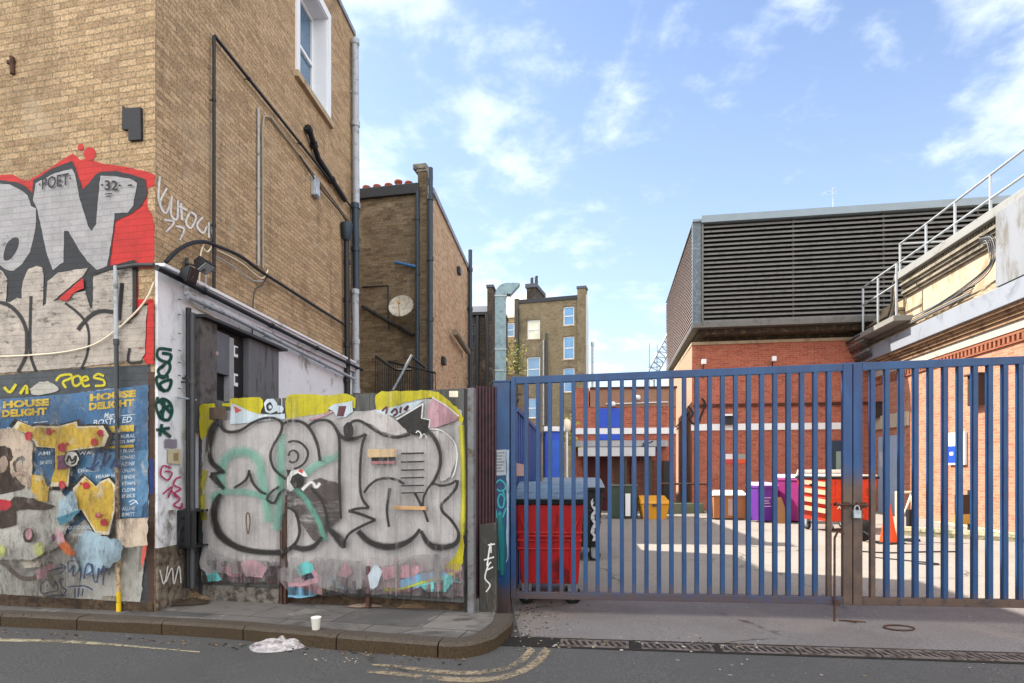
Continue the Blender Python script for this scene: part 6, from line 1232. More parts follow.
mb = MB(); mb.pbox(RW, ra(945), RL, .0, .16, .01, .16); mb.pbox(RW, ra(900), ra(944), .0, .13, .01, .12); struct(mb.build('yard_kerb', plain('pale yard kerb', '#b5ab93', .9, .12, 4, 50, .3, dirt='#6f6a52', dirt_amt=.4), bevel=.012))
# roof handrails
DULLG = plain('dull grey ledge', '#7b7a76', .8, .15, 3)
hr = thing('roof_handrail', 'pale tubular handrail along the parapet of the cornice building', 'handrail', tuple(RW.P(apar, 6.93)))
RH = plain('pale grey tube', '#9a9fa4', .45, .06, 4, 50, .03)
RHp = Plane(RW.P(0, 0, -.12), RW.d)
def hrail(pl, tops, mids, posts, root, r_=.028):
    mb = MB(); mb.tube([pl.P(a, z) for a, z in tops], r_, 8); mb.tube([pl.P(a, z) for a, z in mids], r_, 8); mb.build('rail', RH, root)
    for a, zb_, zt_ in posts: mb = MB(); mb.tube([pl.P(a, zb_), pl.P(a, zt_)], r_*1.1, 8); mb.lathe([(.06, 0), (.06, .02)], pl.P(a, zb_), n=10); mb.build('post', RH, root)
ah = [RHp.hit(x, 300)[0] for x in (900, 926, 955, 990.5, 1040, 1100)]
hrail(RHp, [(ah[0], 7.95), (RL, 7.95)], [(ah[0], 7.42), (RL, 7.42)], [(a, 6.93, 7.95) for a in ah], hr)
mb = MB(); mb.tube([RHp.P(ah[0], 7.95), RHp.P(ah[0], 7.95, -1.2)], .028, 8); mb.tube([RHp.P(ah[0], 7.42), RHp.P(ah[0], 7.42, -1.2)], .028, 8); mb.tube([RHp.P(ah[0], 7.95, -1.2), RHp.P(ah[0], 6.9, -1.2)], .03, 8); mb.build('rail', RH, hr)
h2 = thing('roof_handrail', 'shorter lower pale handrail beside the louvres at the end of the cornice building', 'handrail', tuple(RW.P(aend, 6.0)))
RHq = Plane(RW.P(0, 0, .56), RW.d)
a1_, a2_, a3_ = RHq.hit(863, 300)[0], RHq.hit(878, 300)[0], RHq.hit(896.5, 300)[0]
zr_ = RHq.hit(896.5, 264)[1]; zm_ = RHq.hit(896.5, 284)[1]; zb_ = 5.55
hrail(RHq, [(a1_, zr_), (a3_, zr_)], [(a1_, zm_), (a3_, zm_)], [(a1_, zb_, zr_), (a2_, zb_, zr_), (a3_, zb_, zr_)], h2)
mb = MB(); mb.pbox(RW, a1_-.3, a3_+.15, 5.40, 5.55, .21, .70); mb.build('walkway_ledge', DULLG, h2, bevel=.01)
DULLP = plain('dull grey pipe', '#6b6e70', .7, .15, 5, 50, .1); DULLD = plain('dull dark pipe', '#3c3f42', .7, .2, 5)
# conduits running along the mouldings and dropping at the parapet end
for k in range(5):
    o = .20+.05*(k % 3); z_ = 5.56+.075*k; ad = apar-.25+.05*k
    pts = [RW.P(aend-.6, z_-.05, o), RW.P(ad-1.2, z_, o), RW.P(ad-.35, z_+.06, o), RW.P(ad-.02, z_+.45, o), RW.P(ad, 6.55, o), RW.P(ad, 6.9, o-.1)]
    mb = MB(); mb.tube(spline(pts, 5), .026, 7); tag(mb.build('conduit', [DULLP, CREAMG, DULLD][k % 3]), 'electrical conduit bending up the parapet end under the short handrail', 'pipe', 'conduits bending up at the parapet end')
for k in range(4):
    z_ = 5.30+.06*k; mb = MB(); mb.tube([RW.P(aend-.3, z_, .30-.03*k), RW.P(ra(985), z_+.03, .30-.03*k)], .022, 6); tag(mb.build('conduit', [DULLP, CREAMG, STONE][k % 3]), 'straight conduit lying on the moulding above the grey band', 'pipe', 'conduits along the grey band')
for k in range(5):
    a_ = ra(1010)-.06*k; pts = [RW.P(ra(995)-.2, 6.55-.06*k, .2), RW.P(a_-.15, 6.35, .24), RW.P(a_, 6.0, .25), RW.P(a_-.1, 5.75, .25), RW.P(a_-.5-.2*k, 5.55, .25), RW.P(a_-1.6-.3*k, 5.42, .27)]
    mb = MB(); mb.tube(spline(pts, 6), .011, 6); tag(mb.build('cable', [BLACKM, DULLP, DULLD][k % 3]), 'cable drooping beside the white pier of the cornice building', 'cable', 'cables by the white pier')
# shaded conduits gathered under the plant room
for k in range(5):
    z_ = 4.86+.15*k; o_ = .40+.07*k; ak = aend-.25-.10*(4-k)
    mb = MB(); mb.tube(spline([RW.P(aend+1.2, z_+.04, o_), RW.P(ak+.5, z_, o_), RW.P(ak+.12, z_+.03, o_), RW.P(ak, z_+.18, o_), RW.P(ak, ZW+.4, o_)], 6), .042, 8)
    tag(mb.build('duct_pipe', [DARKM, DULLP][k % 2]), 'grey pipe turning the shaded corner under the louvred plant room', 'pipe', 'pipes under the plant room')
# ------------------------------------------------------------------ blue cladding, cabin and lamp inside the yard
BC = Plane((.03, 7.6), (.10, 1)); mb = MB(); n = 40; Lc = 6.2
for i in range(n):
    o = .0 if i % 2 else .03; mb.pbox(BC, Lc*i/n, Lc*(i+1)/n-.001, -.1, 2.2, -.05, o)
mb.pbox(BC, 0, Lc, 2.201, 2.26, -.06, .05)
tag(mb.build('cladding_fence', plain('blue cladding', '#234a86', .5, .15, 4, 50, .1)), 'blue corrugated fence running back from the gate post into the yard', 'fence')
p = Paint(BC, .034); q = [(516, 463), (524, 464.5), (524, 476), (516, 476)]; p.poly(spray('pink poster', '#b09a98', .1, 14), q, .1); p.build('graffiti', bpy.data.objects['cladding_fence'])
cbn = thing('blue_cabin', 'bright blue cabin with a white roof behind the blue corrugated fence', 'cabin', (1.1, 16, gz(1)))
mb = MB(); mb.box(.86, 1.34, 15.6, 16.7, gz(1), 2.42); mb.build('body', BLUP, cbn, bevel=.02); mb = MB(); mb.box(.82, 1.38, 15.55, 16.75, 2.422, 2.55); mb.build('roof', WHITEP, cbn, bevel=.02)
mb = MB(); mb.box(.92, 1.28, 15.585, 15.599, gz(1)+.1, 2.2); mb.build('door', plain('cabin door', '#2152b5', .5), cbn)
yl = thing('yard_lamp', 'white post lamp among the bars near the black bin', 'lamp', (1.55, 17, gz(1)))
mb = MB(); mb.tube([(1.55, 17, gz(1)), (1.55, 17, 2.5)], .04, 8); mb.build('pole', WHITEP, yl); mb = MB(); mb.lathe([(.06, 2.5), (.12, 2.56), (.12, 2.8), (.04, 2.86)], (1.55, 17, 0)); mb.build('lamp_head', CREAMP, yl)
# iron finial on the fence end
mb = MB(); c = BC.P(.35, 2.26, 0); mb.tube([c, c+Vector((0, 0, .32))], .012, 6); mb.tube([c+Vector((-.06, 0, .2)), c+Vector((.06, 0, .2))], .012, 6); mb.lathe([(.02, 0), (.03, .03), (.02, .06)], c+Vector((0, 0, .1))); tag(mb.build('iron_spike', BLACKM), 'small black iron spike on top of the blue corrugated fence', 'spike')

# ------------------------------------------------------------------ bins
def wheel(root, x, y, r, w_=.05, name='wheel', ax='X'):
    mb = MB(); mb.lathe([(r*.6, -w_/2), (r*.93, -w_/2), (r, -w_*.3), (r, w_*.3), (r*.93, w_/2), (r*.6, w_/2)], (x, y, r), ax, 20); ty = mb.build(name, RUBBER, root)
    mb = MB(); mb.lathe([(r*.18, -w_*.56), (r*.5, -w_*.5), (r*.58, -w_*.3), (r*.58, w_*.3), (r*.5, w_*.5), (r*.18, w_*.56)], (x, y, r), ax, 16); mb.build('hub', STEEL, ty)
    mb = MB(); mb.hexa([(x-.05, y-.03, r), (x+.05, y-.03, r), (x+.05, y+.03, r), (x-.05, y+.03, r)], [(x-.06, y-.05, r*1.0+.14), (x+.06, y-.05, r+.14), (x+.06, y+.05, r+.14), (x-.06, y+.05, r+.14)]); mb.build('fork', STEEL, ty)
def container(name, label, cat, body_m, lid_m, W, D, Hh, group=None, lid_h=.16, lid_open=0, ribs=True, flat_lid=False):
    """Four-wheeled waste container, front towards -Y: tapered ribbed body, rim, lid, lifting arms, castors."""
    t = thing(name, label, cat, (0, 0, 0), group); zb = .24; W0_, D0_ = W*.86, D*.84
    f = lambda z: (z-zb)/(Hh-zb)
    wx = lambda z: (W0_+(W-W0_)*f(z))/2; dy = lambda z: (D0_+(D-D0_)*f(z))/2
    mb = MB(); mb.hexa([(-wx(zb), -dy(zb), zb), (wx(zb), -dy(zb), zb), (wx(zb), dy(zb), zb), (-wx(zb), dy(zb), zb)], [(-wx(Hh), -dy(Hh), Hh), (wx(Hh), -dy(Hh), Hh), (wx(Hh), dy(Hh), Hh), (-wx(Hh), dy(Hh), Hh)])
    if ribs:
        for z in (Hh*.55, Hh*.63, Hh*.71):
            e = .014; mb.hexa([(-wx(z)-e, -dy(z)-e, z), (wx(z)+e, -dy(z)-e, z), (wx(z)+e, dy(z)+e, z), (-wx(z)-e, dy(z)+e, z)], [(-wx(z)-e, -dy(z)-e, z+.025), (wx(z)+e, -dy(z)-e, z+.025), (wx(z)+e, dy(z)+e, z+.025), (-wx(z)-e, dy(z)+e, z+.025)])
        for fx in (-.72, .72):
            x_ = fx; mb.hexa([(x_*wx(zb)-.02, -dy(zb)-.015, zb), (x_*wx(zb)+.02, -dy(zb)-.015, zb), (x_*wx(zb)+.02, -dy(zb)+.02, zb), (x_*wx(zb)-.02, -dy(zb)+.02, zb)], [(x_*wx(Hh)-.02, -dy(Hh)-.015, Hh*.95), (x_*wx(Hh)+.02, -dy(Hh)-.015, Hh*.95), (x_*wx(Hh)+.02, -dy(Hh)+.02, Hh*.95), (x_*wx(Hh)-.02, -dy(Hh)+.02, Hh*.95)])
    mb.build('body', body_m, t, bevel=.012)
    mb = MB(); mb.box(-W/2-.03, W/2+.03, -D/2-.03, D/2+.03, Hh+.001, Hh+.05); mb.build('rim', RUBBER if not flat_lid else body_m, t, bevel=.01)
    mb = MB(); n = 6
    if lid_open == 0:
        for k in range(n):
            y0 = -D/2-.035+(D+.07)*k/n; y1 = -D/2-.035+(D+.07)*(k+1)/n-.008; zz_ = lambda y: Hh+.055+lid_h*math.sin(min(1, (y+D/2+.1)/(D*.9))*math.pi/2)
            mb.hexa([(-W/2-.035, y0, Hh+.052), (W/2+.035, y0, Hh+.052), (W/2+.035, y1, Hh+.052), (-W/2-.035, y1, Hh+.052)], [(-W/2-.02, y0, zz_(y0)), (W/2+.02, y0, zz_(y0)), (W/2+.02, y1, zz_(y1)), (-W/2-.02, y1, zz_(y1))])
    else:
        mb.hexa([(-W/2, D/2, Hh+.05), (W/2, D/2, Hh+.05), (W/2, D/2+.04, Hh+.05), (-W/2, D/2+.04, Hh+.05)], [(-W/2, D/2-.05, Hh+lid_h), (W/2, D/2-.05, Hh+lid_h), (W/2, D/2-.01, Hh+lid_h), (-W/2, D/2-.01, Hh+lid_h)]); mb.box(-W/2, W/2, -D/2, D/2-.06, Hh+.052, Hh+.09)
    mb.build('lid', lid_m, t, bevel=.01)
    for s_ in (-1, 1): mb = MB(); mb.tube([(s_*W/2, 0, Hh*.88), (s_*(W/2+.07), 0, Hh*.88)], .03, 8); mb.build('trunnion', RUBBER, t)
    for sx in (-1, 1):
        for sy in (-1, 1): wheel(t, sx*(W0_/2-.06), sy*(D0_/2-.08), .1, ax='Y' if sy < 0 else 'X')
    return t
def place(t, x, y, rot, dz=0): t.location = (x, y, gz(x)+dz); t.rotation_euler = (0, 0, R(rot)); return t
REDB = plain('red bin plastic', '#c01d20', .45, .15, 3, 50, .05, dirt='#6e1518', dirt_amt=.35, stretch=(1, 1, .4)); LIDG = plain('blue grey lid', '#5d7184', .5, .15, 5, 50, .1, dirt='#39495a', dirt_amt=.4)
c1_ = container('waste_container', 'red wheeled waste bin with a blue-grey lid right behind the blue gate bars', 'bin', REDB, LIDG, .74, 1.2, 1.13, lid_h=.17); place(c1_, .455, 7.2, -4)
mb = MB(); z_ = .78; mb.tube([(-.33, -.585, 1.0), (-.24, -.60, z_), (.24, -.60, z_), (.33, -.585, 1.0)], .014, 8); o = mb.build('tow_bar', REDB); o.parent = c1_
BLKB = plain('black bin plastic', '#1b1d20', .5, .2, 4, 50, .05); GREYL = plain('grey bin lid', '#6f7780', .5, .15, 4)
c2_ = container('waste_container', 'black wheeled waste bin with white tag behind the red bin', 'bin', BLKB, GREYL, .95, 1.2, 1.15, lid_h=.14); place(c2_, 1.02, 10.2, -4)
mb = MB(); zs = [.35+.07*k for k in range(11)]
for k, z in enumerate(zs[:-1]): mb.hexa([(.30+.03*math.sin(k*2), -.585, z), (.36+.03*math.sin(k*2), -.585, z), (.36+.03*math.sin(k*2), -.57, z), (.30+.03*math.sin(k*2), -.57, z)], [(.30+.03*math.sin(k*2+2), -.605, z+.066), (.35+.03*math.sin(k*2+2), -.605, z+.066), (.35+.03*math.sin(k*2+2), -.59, z+.066), (.30+.03*math.sin(k*2+2), -.59, z+.066)])
o = mb.build('graffiti', WHITEP); o.parent = c2_
ORB = plain('red orange bin', '#c8391c', .5, .1, 3, 50, .05, dirt='#8f3420', dirt_amt=.25); WLID = plain('white bin lid', '#cfcdc6', .5, .08, 3)
c3_ = container('waste_container', 'big red-orange wheeled waste bin with pale lid behind the padlocked stiles', 'bin', ORB, WLID, 1.27, 1.0, 1.17, lid_h=.2, lid_open=1); place(c3_, 7.35, 13.6, 14)
bx = lambda t_, m_, *a: (lambda mb: (mb.box(*a), setattr(mb.build('panel', m_), 'parent', t_)))(MB())
for k in range(3): pass
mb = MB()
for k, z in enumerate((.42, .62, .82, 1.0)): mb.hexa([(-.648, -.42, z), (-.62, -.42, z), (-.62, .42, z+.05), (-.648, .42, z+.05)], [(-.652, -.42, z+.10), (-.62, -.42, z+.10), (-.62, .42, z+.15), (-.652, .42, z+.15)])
o = mb.build('sunlight_stripe', plain('painted sunlight stripes', '#c9a184', .5, .1)); o.parent = c3_  # stripes of sunlight on the bin's end, painted as pale colour
mb = MB()
for x in (-.4, -.28):
    mb.hexa([(x, -.478, .52), (x+.02, -.478, .52), (x+.02, -.46, .52), (x, -.46, .52)], [(x+.07, -.482, .64), (x+.09, -.482, .64), (x+.09, -.46, .64), (x+.07, -.46, .64)]); mb.hexa([(x+.07, -.4785, .52), (x+.09, -.4785, .52), (x+.09, -.46, .52), (x+.07, -.46, .52)], [(x, -.4825, .64), (x+.02, -.4825, .64), (x+.02, -.46, .64), (x, -.46, .64)])
o = mb.build('lettering', WLID); o.parent = c3_
def wheelie(label, body_m, lid_m, s=1.0, group=None):
    t = thing('wheelie_bin', label, 'bin', (0, 0, 0), group); W, D, Hh = .56*s, .62*s, .98*s
    mb = MB(); mb.hexa([(-W*.40, -D*.36, .05), (W*.40, -D*.36, .05), (W*.40, D*.34, .05), (-W*.40, D*.34, .05)], [(-W/2, -D/2, Hh), (W/2, -D/2, Hh), (W/2, D/2, Hh), (-W/2, D/2, Hh)]); mb.box(-W/2-.015, W/2+.015, -D/2-.015, D/2+.01, Hh*.93, Hh*.985)
    mb.hexa([(-W*.30, -D*.395, .3), (W*.3, -D*.395, .3), (W*.3, -D*.3, .3), (-W*.3, -D*.3, .3)], [(-W*.33, -D*.475, .8*Hh), (W*.33, -D*.475, .8*Hh), (W*.33, -D*.3, .8*Hh), (-W*.33, -D*.3, .8*Hh)]); mb.build('body', body_m, t, bevel=.015)
    mb = MB(); mb.hexa([(-W/2-.02, -D/2-.03, Hh+.002), (W/2+.02, -D/2-.03, Hh+.002), (W/2+.02, D/2+.02, Hh+.002), (-W/2-.02, D/2+.02, Hh+.002)], [(-W*.45, -D*.4, Hh+.07), (W*.45, -D*.4, Hh+.07), (W*.45, D*.45, Hh+.09), (-W*.45, D*.45, Hh+.09)]); mb.build('lid', lid_m, t, bevel=.012)
    mb = MB(); mb.tube([(-W*.4, D/2+.06, Hh-.02), (W*.4, D/2+.06, Hh-.02)], .016, 8); mb.build('handle', body_m, t)
    for sx in (-1, 1): 
        mb = MB(); mb.lathe([(.04, -.03), (.1, -.03), (.11, -.01), (.11, .01), (.1, .03), (.04, .03)], (sx*W*.45, D*.36, .11), 'X', 16); mb.build('wheel', RUBBER, t)
    return t
PURB = plain('purple bin plastic', '#5b2a86', .5, .12, 3, 50, .05); PURL = plain('lilac bin lid', '#b3a0c2', .5, .1); MAGB = plain('magenta bin plastic', '#8a2a6a', .5, .12, 3, 50, .05)
b1_ = wheelie('purple wheelie bin next to the brown timber box', PURB, PURL, .98); place(b1_, 6.55, 15.75, 8)
for k, z in enumerate((.42, .5, .56, .64)):
    mb = MB(); mb.box(-.1+.02*(k % 2), .1-.03*(k % 3), -.276-.0005*k, -.27, z, z+.022); o = mb.build('lettering', PURL); o.parent = b1_
b2_ = wheelie('taller magenta wheelie bin with a pale lilac lid beside the big red-orange bin', MAGB, PURL, 1.18); place(b2_, 7.35, 15.6, 30)
YBM = plain('yellow grit bin', '#c98e1a', .55, .12, 3, 50, .08)
yb = thing('grit_bin', 'yellow grit bin with a sloping hinged lid against the yard building', 'bin', (0, 0, 0)); mb = MB(); mb.hexa([(-.32, -.22, 0), (.32, -.22, 0), (.32, .25, 0), (-.32, .25, 0)], [(-.40, -.28, .44), (.40, -.28, .44), (.40, .3, .44), (-.40, .3, .44)]); mb.build('body', YBM, yb, bevel=.015)
mb = MB(); mb.hexa([(-.42, -.31, .442), (.42, -.31, .442), (.42, .32, .442), (-.42, .32, .442)], [(-.40, -.27, .53), (.40, -.27, .53), (.38, .30, .66), (-.38, .30, .66)]); mb.build('lid', YBM, yb, bevel=.015); mb = MB(); mb.box(-.08, .08, -.315, -.285, .38, .44); mb.build('latch', DARKM, yb); place(yb, 4.05, 17.2, -3)
OBX = plain('orange brown boards', '#9a6238', .8, .15, 4, 50, .2, stretch=(1, 1, .3))
ob_ = thing('storage_box', 'low orange-brown timber storage box with a pale lid against the red brick wall', 'box', (0, 0, 0)); mb = MB(); mb.box(-.42, .42, -.3, .3, .04, .66); mb.build('body', OBX, ob_, bevel=.01)
mb = MB(); mb.hexa([(-.46, -.34, .662), (.46, -.34, .662), (.46, .34, .662), (-.46, .34, .662)], [(-.45, -.33, .70), (.45, -.33, .70), (.45, .33, .80), (-.45, .33, .80)]); mb.build('lid', CREAMP, ob_, bevel=.008); mb = MB(); mb.box(-.05, .18, -.312, -.301, .12, .58); mb.build('label_panel', plain('pinkish label', '#a88a78', .7, .15, 6), ob_); place(ob_, 6.02, 16.75, -9)
sk = thing('cardboard_sheet', 'brown board leaning between the purple and magenta wheelie bins', 'board', (0, 0, 0)); mb = MB(); mb.hexa([(-.2, -.1, 0), (.16, -.1, 0), (.16, -.05, 0), (-.2, -.05, 0)], [(-.06, .16, .66), (.04, .16, .66), (.04, .2, .66), (-.06, .2, .66)]); mb.build('sheet', plain('brown cardboard', '#8c6a45', .9, .15, 5), sk); place(sk, 6.9, 15.3, 0)
wb = thing('white_panel', 'white board standing on end beside a green cupboard at the yard building', 'board', (0, 0, 0)); mb = MB(); mb.box(-.07, .07, -.02, .02, 0, .64); mb.build('board', WHITEP, wb); place(wb, 3.3, 17.1, 0, .1)
gc = thing('green_cupboard', 'dark green metal cupboard under the canopy of the yard building', 'cupboard', (0, 0, 0)); GRM = plain('dark green paint', '#2e3d33', .6, .2, 5); mb = MB(); mb.box(-.38, .38, -.2, .2, 0, .95); mb.build('body', GRM, gc, bevel=.01); mb = MB(); mb.box(-.36, -.01, -.215, -.201, .05, .9); mb.build('door', GRM, gc); mb = MB(); mb.box(.01, .36, -.215, -.201, .05, .9); mb.build('door', GRM, gc); mb = MB(); mb.box(-.4, .4, -.22, .22, .951, .985); mb.build('lid', plain('grey green top', '#5d665e', .6), gc); place(gc, 3.25, 17.5, -4)
# plinth and rail in front of the sunlit flank
pr = thing('low_railing', 'brown rail on short posts in front of the sunlit flank wall', 'railing', (4.9, 18.4, 0)); mb = MB(); mb.tube([(4.55, 18.6, .98), (6.1, 18.3, .98)], .035, 6); mb.build('rail', RUST, pr)
for x in (4.6, 5.3, 6.0): mb = MB(); mb.tube([(x, 18.6-(x-4.55)*.19, 0), (x, 18.6-(x-4.55)*.19, .98)], .03, 6); mb.build('post', RUST, pr)
mb = MB(); mb.box(4.5, 6.0, 18.75, 19.3, -.1, .36); tag(mb.build('planter_wall', plain('mossy concrete', '#5f6654', .9, .25, 4, 50, .4), bevel=.02), 'low mossy concrete upstand below the sunlit flank wall', 'upstand')
# cone, trestle and board near the cornice building
cn = thing('traffic_cone', 'orange traffic cone between the red-orange bin and the pale blue door', 'cone', (0, 0, 0)); CONE = plain('cone orange', '#d24a14', .5, .1, 4)
mb = MB(); mb.lathe([(.15, .04), (.03, .74), (.02, .76)], n=20); mb.build('body', CONE, cn); mb = MB(); mb.box(-.2, .2, -.2, .2, 0, .035); mb.build('foot', RUBBER, cn, bevel=.01); place(cn, 7.06, 11.25, 10)
tr = thing('folding_trestle', 'cream folding barrier with a black foot beside the traffic cone', 'barrier', (0, 0, 0)); mb = MB(); mb.tube([(-.22, 0, .95), (.25, 0, .95)], .025, 6); mb.tube([(.2, 0, .95), (.12, -.1, .5), (.2, -.05, .06)], .025, 6); mb.tube([(.12, .1, .5), (.2, 0, .93)], .02, 6); mb.tube([(-.2, 0, .95), (-.2, .0, .06)], .025, 6); mb.build('frame', CREAMP, tr); mb = MB(); mb.box(.08, .3, -.1, .1, 0, .06); mb.box(-.28, -.12, -.1, .1, 0, .06); mb.box(.09, .2, -.03, .03, .3, .62); mb.build('foot', RUBBER, tr); place(tr, 7.45, 11.4, 20)
wc = thing('hose_cart', 'black wheeled hose cart behind the padlocked stiles', 'cart', (0, 0, 0)); mb = MB(); mb.lathe([(.08, -.05), (.2, -.05), (.22, 0), (.2, .05), (.08, .05)], (0, 0, .22), 'X', 18); mb.build('wheel', RUBBER, wc); mb = MB(); mb.tube([(0, 0, .22), (.1, .2, .6), (.1, .3, 1.0)], .02, 6); mb.tube([(0.06, 0, .22), (-.4, -.2, .12)], .02, 6); mb.build('frame', BLACKM, wc); mb = MB(); mb.lathe([(.1, -.1), (.13, -.1), (.13, .1), (.1, .1)], (.06, .1, .5), 'X', 14); mb.build('reel', WOODP, wc); place(wc, 6.75, 11.6, 60)
bd = thing('sign_frame', 'dark framed board on legs with a yellow block in front of the orange brick wall', 'stand', (0, 0, 0)); DBR = plain('dark brown frame', '#2b1f19', .7, .25, 5); mb = MB(); mb.box(.12, .24, -.04, .04, 0, .95); mb.build('post', DBR, bd, bevel=.005); mb = MB(); mb.box(-.26, .119, -.03, .03, .48, .86); mb.build('panel', DBR, bd); mb = MB(); mb.box(-.26, .119, -.04, .04, .28, .478); mb.build('block', plain('mustard block', '#a8873a', .7, .15, 5), bd, bevel=.005); mb = MB(); mb.box(-.2, -.12, -.03, .03, 0, .279); mb.build('leg', GREYP, bd); place(bd, 8.95, 11.85, -70+90)
mb = MB(); a = Vector((7.9, 12.6, 0)); b = Vector((10.15, 10.4, 0)); LBm = Plane(a, b-a); mb.pbox(LBm, 0, (b-a).length, .06, .26, -.1, .0); mb.pbox(LBm, 0, (b-a).length, .18, .275, .001, .03); tag(mb.build('timber_beam', plain('cream painted beam', '#bdb596', .8, .15, 4, 50, .2, dirt='#5c6a4a', dirt_amt=.4), bevel=.008), 'long cream beam lying on the ground in front of the orange brick wall', 'beam')
hs_ = MB(); pts = [(5.95, 10.2), (6.3, 10.0), (6.9, 10.05), (7.5, 10.0)]; hs_.tube(spline([(x, y, gz(x)+.02) for x, y in pts], 6), .012, 6); tag(hs_.build('hose', BLACKM), 'thin black hose lying on the sunlit yard by the cone', 'hose')
hs_ = MB(); pts = [(5.75, 9.6), (6.1, 9.15), (6.3, 8.9), (6.2, 8.8), (6.0, 8.95)]; hs_.tube(spline([(x, y, gz(x)+.02) for x, y in pts], 6), .01, 6); tag(hs_.build('hose', BLACKM), 'short hooked end of black hose on the sunlit yard nearer the gate', 'hose')

# ------------------------------------------------------------------ litter on the pavement and road
c = G(316, 629.5, KDZ); cup = thing('paper_cup', 'white paper cup standing on the pavement near the kerb', 'cup', tuple(c))
mb = MB(); mb.lathe([(.030, 0), (.033, .003), (.043, .105), (.046, .108), (.046, .112), (.041, .111), (.033, .03)], c, n=24); mb.build('wall', plain('cup paper', '#e0dfd6', .6, .03, 8), cup)
def lump(name, label, cat, cx, cy, rx, ry, h, mat, seed, n=30, dz=0, z0=None, rough=.5):
    mb = MB(); mb.smooth = rough < .4; nr = 9; c = G(cx, cy, dz); vs = []; rr = Vector((seed*3.1, seed*1.7, 0))
    for i in range(nr+1):
        f = i/nr
        for j in range(n):
            a = 2*math.pi*j/n; w_ = 1+.28*noise.noise(Vector((math.cos(a), math.sin(a), seed))*1.3); x = math.cos(a)*rx*f*w_; y = math.sin(a)*ry*f*w_
            z = h*(1-f**2.2)*(.75+rough*noise.noise(Vector((x*9/max(rx, .1)*.3, y*9/max(rx, .1)*.3, seed)))+rough*.6*noise.noise(Vector((x/rx*5, y/ry*5, seed*2))))
            vs.append(Vector((c.x+x, c.y+y, gz(c.x+x)+dz+max(z, -.004)+.004)))
    mb.raw(vs, [(i*n+j, (i+1)*n+j, (i+1)*n+(j+1) % n, i*n+(j+1) % n) for i in range(nr) for j in range(n)])
    return tag(mb.build(name, mat), label, cat)
BAGM = plain('dirty white plastic', '#a9a4a4', .5, .22, 12, 60, .4, dirt='#5d5557', dirt_amt=.45)
lump('plastic_bag', 'crumpled dirty white plastic bag in the gutter', 'bag', 281, 646, .27, .19, .065, BAGM, 4.3, 44, 0, rough=.85)
lump('rubble_heap', 'tan heap of grit against the painted gate sill', 'rubble', 199, 597, .30, .18, .10, plain('tan grit', '#6f5c46', .95, .35, 9, 70, .8, dirt='#3c3128', dirt_amt=.4), 2.2, 36, KDZ, rough=.6)
lump('rubble_heap', 'dark heap of dirt at the foot of the white pier', 'rubble', 180, 603, .36, .14, .06, plain('dark dirt', '#33291f', .95, .4, 9, 70, .8), 7.7, 36, KDZ, rough=.6)
lump('rubble_heap', 'brown stones along the foot of the boarded gate', 'rubble', 425, 607, .30, .07, .10, plain('brown stones', '#54422f', .95, .35, 12, 70, .8, dirt='#7a6a55', dirt_amt=.3), 9.1, 36, KDZ, rough=.8)
lump('rubble_heap', 'pinkish mortar spill at the rusty foot of the middle board', 'rubble', 366, 606, .2, .08, .03, plain('pinkish mortar', '#7d6a5e', .95, .2, 9, 70, .6), 3.1, 30, KDZ, rough=.5)
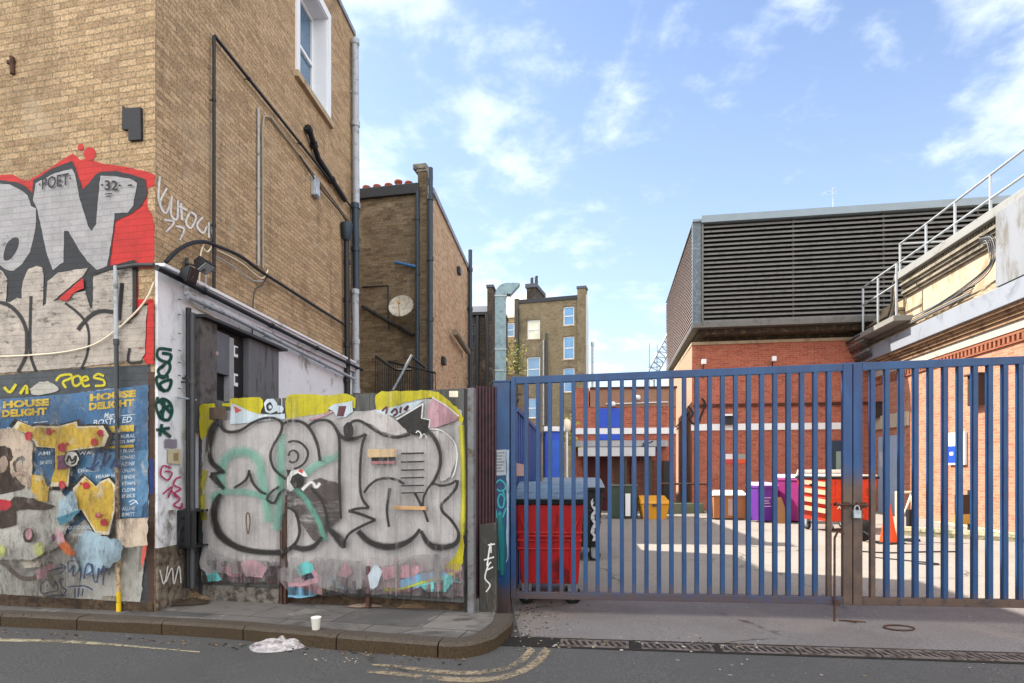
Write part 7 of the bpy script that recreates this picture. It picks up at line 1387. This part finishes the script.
# scattered scraps: too small to count
def scatter(name, n, region, size, mats, seed):
    rr = random.Random(seed); mb = MB()
    for i in range(n):
        x, y = region(rr); mb.m = rr.randrange(len(mats)); c = G(x, y, 0); s = size*rr.uniform(.4, 1.4); a = rr.uniform(0, 6.28); d = Vector((math.cos(a), math.sin(a), 0))*s; e = Vector((-math.sin(a), math.cos(a), 0))*s*rr.uniform(.3, .9); u_ = Vector((0, 0, s*rr.uniform(.1, .5))); c.z += .006
        mb.hexa([c-d-e, c+d-e, c+d*.8+e, c-d*.9+e], [c-d*.7-e*.6+u_, c+d*.7-e*.7+u_*.6, c+d*.5+e*.7+u_, c-d*.7+e*.6+u_*.5])
    o = mb.build(name, mats); o['kind'] = 'stuff'; tag(o, 'small scraps and grit scattered on the ground', 'litter'); return o
SCR = [plain('pale scrap', '#9a948c', .8, .2), plain('brown leaf scrap', '#4d3b2b', .9, .3), plain('dark grit', '#26211d', .95, .3), plain('tan scrap', '#75664f', .9, .3)]
def r_bin(rr): return (515+abs(rr.gauss(0, 26)), 598+rr.random()*42)
def r_drain(rr): return (rr.uniform(515, 760), rr.gauss(645, 4))
def r_gut(rr): return (rr.uniform(150, 440), 0)
o = scatter('litter', 240, r_bin, .011, [SCR[1], SCR[2], SCR[2], SCR[3], SCR[0]], 3)
o = scatter('litter', 110, r_drain, .013, [SCR[2], SCR[3], SCR[0]], 8); o['label'] = 'grit and leaves choking the drain grates'
def r_gut2(rr):
    x = rr.uniform(0, 470); return (x, 629+x*.062+abs(rr.gauss(0, 3))+1)
o = scatter('litter', 190, r_gut2, .012, [SCR[2], SCR[3], SCR[1]], 12); o['label'] = 'brown grit lying along the kerb gutter'
def r_spots(rr): return rr.choice([(352+rr.gauss(0, 7), 660+rr.gauss(0, 2.5)), (315+rr.gauss(0, 9), 660+rr.gauss(0, 1.5)), (rr.uniform(560, 1000), rr.uniform(655, 680)), (rr.uniform(540, 1000), rr.uniform(612, 640))])
o = scatter('litter', 60, r_spots, .009, [SCR[0], SCR[0], SCR[3]], 21); o['label'] = 'pale specks of dropped paper and paint on the asphalt'
# ring-shaped stain of old iron set in the apron
rg = MB(); c = G(899, 629, 0); rg.tube([c+Vector((.13*math.cos(a*.35), .09*math.sin(a*.35), .012)) for a in range(19)], .008, 5, False); tag(rg.build('iron_ring', RUST), 'flat rusty iron ring lying on the concrete before the gate', 'ring')
tw = MB(); c = G(846, 622, 0); tw.tube([c+Vector((-.06, .02, .012)), c+Vector((.05, -.02, .015)), c+Vector((.16, -.05, .012))], .007, 5); tw.tube([c+Vector((.0, 0, .012)), c+Vector((.06, -.07, .012))], .005, 5); tag(tw.build('twig', RUST), 'dark twig on the concrete beside the drop bolt', 'twig')
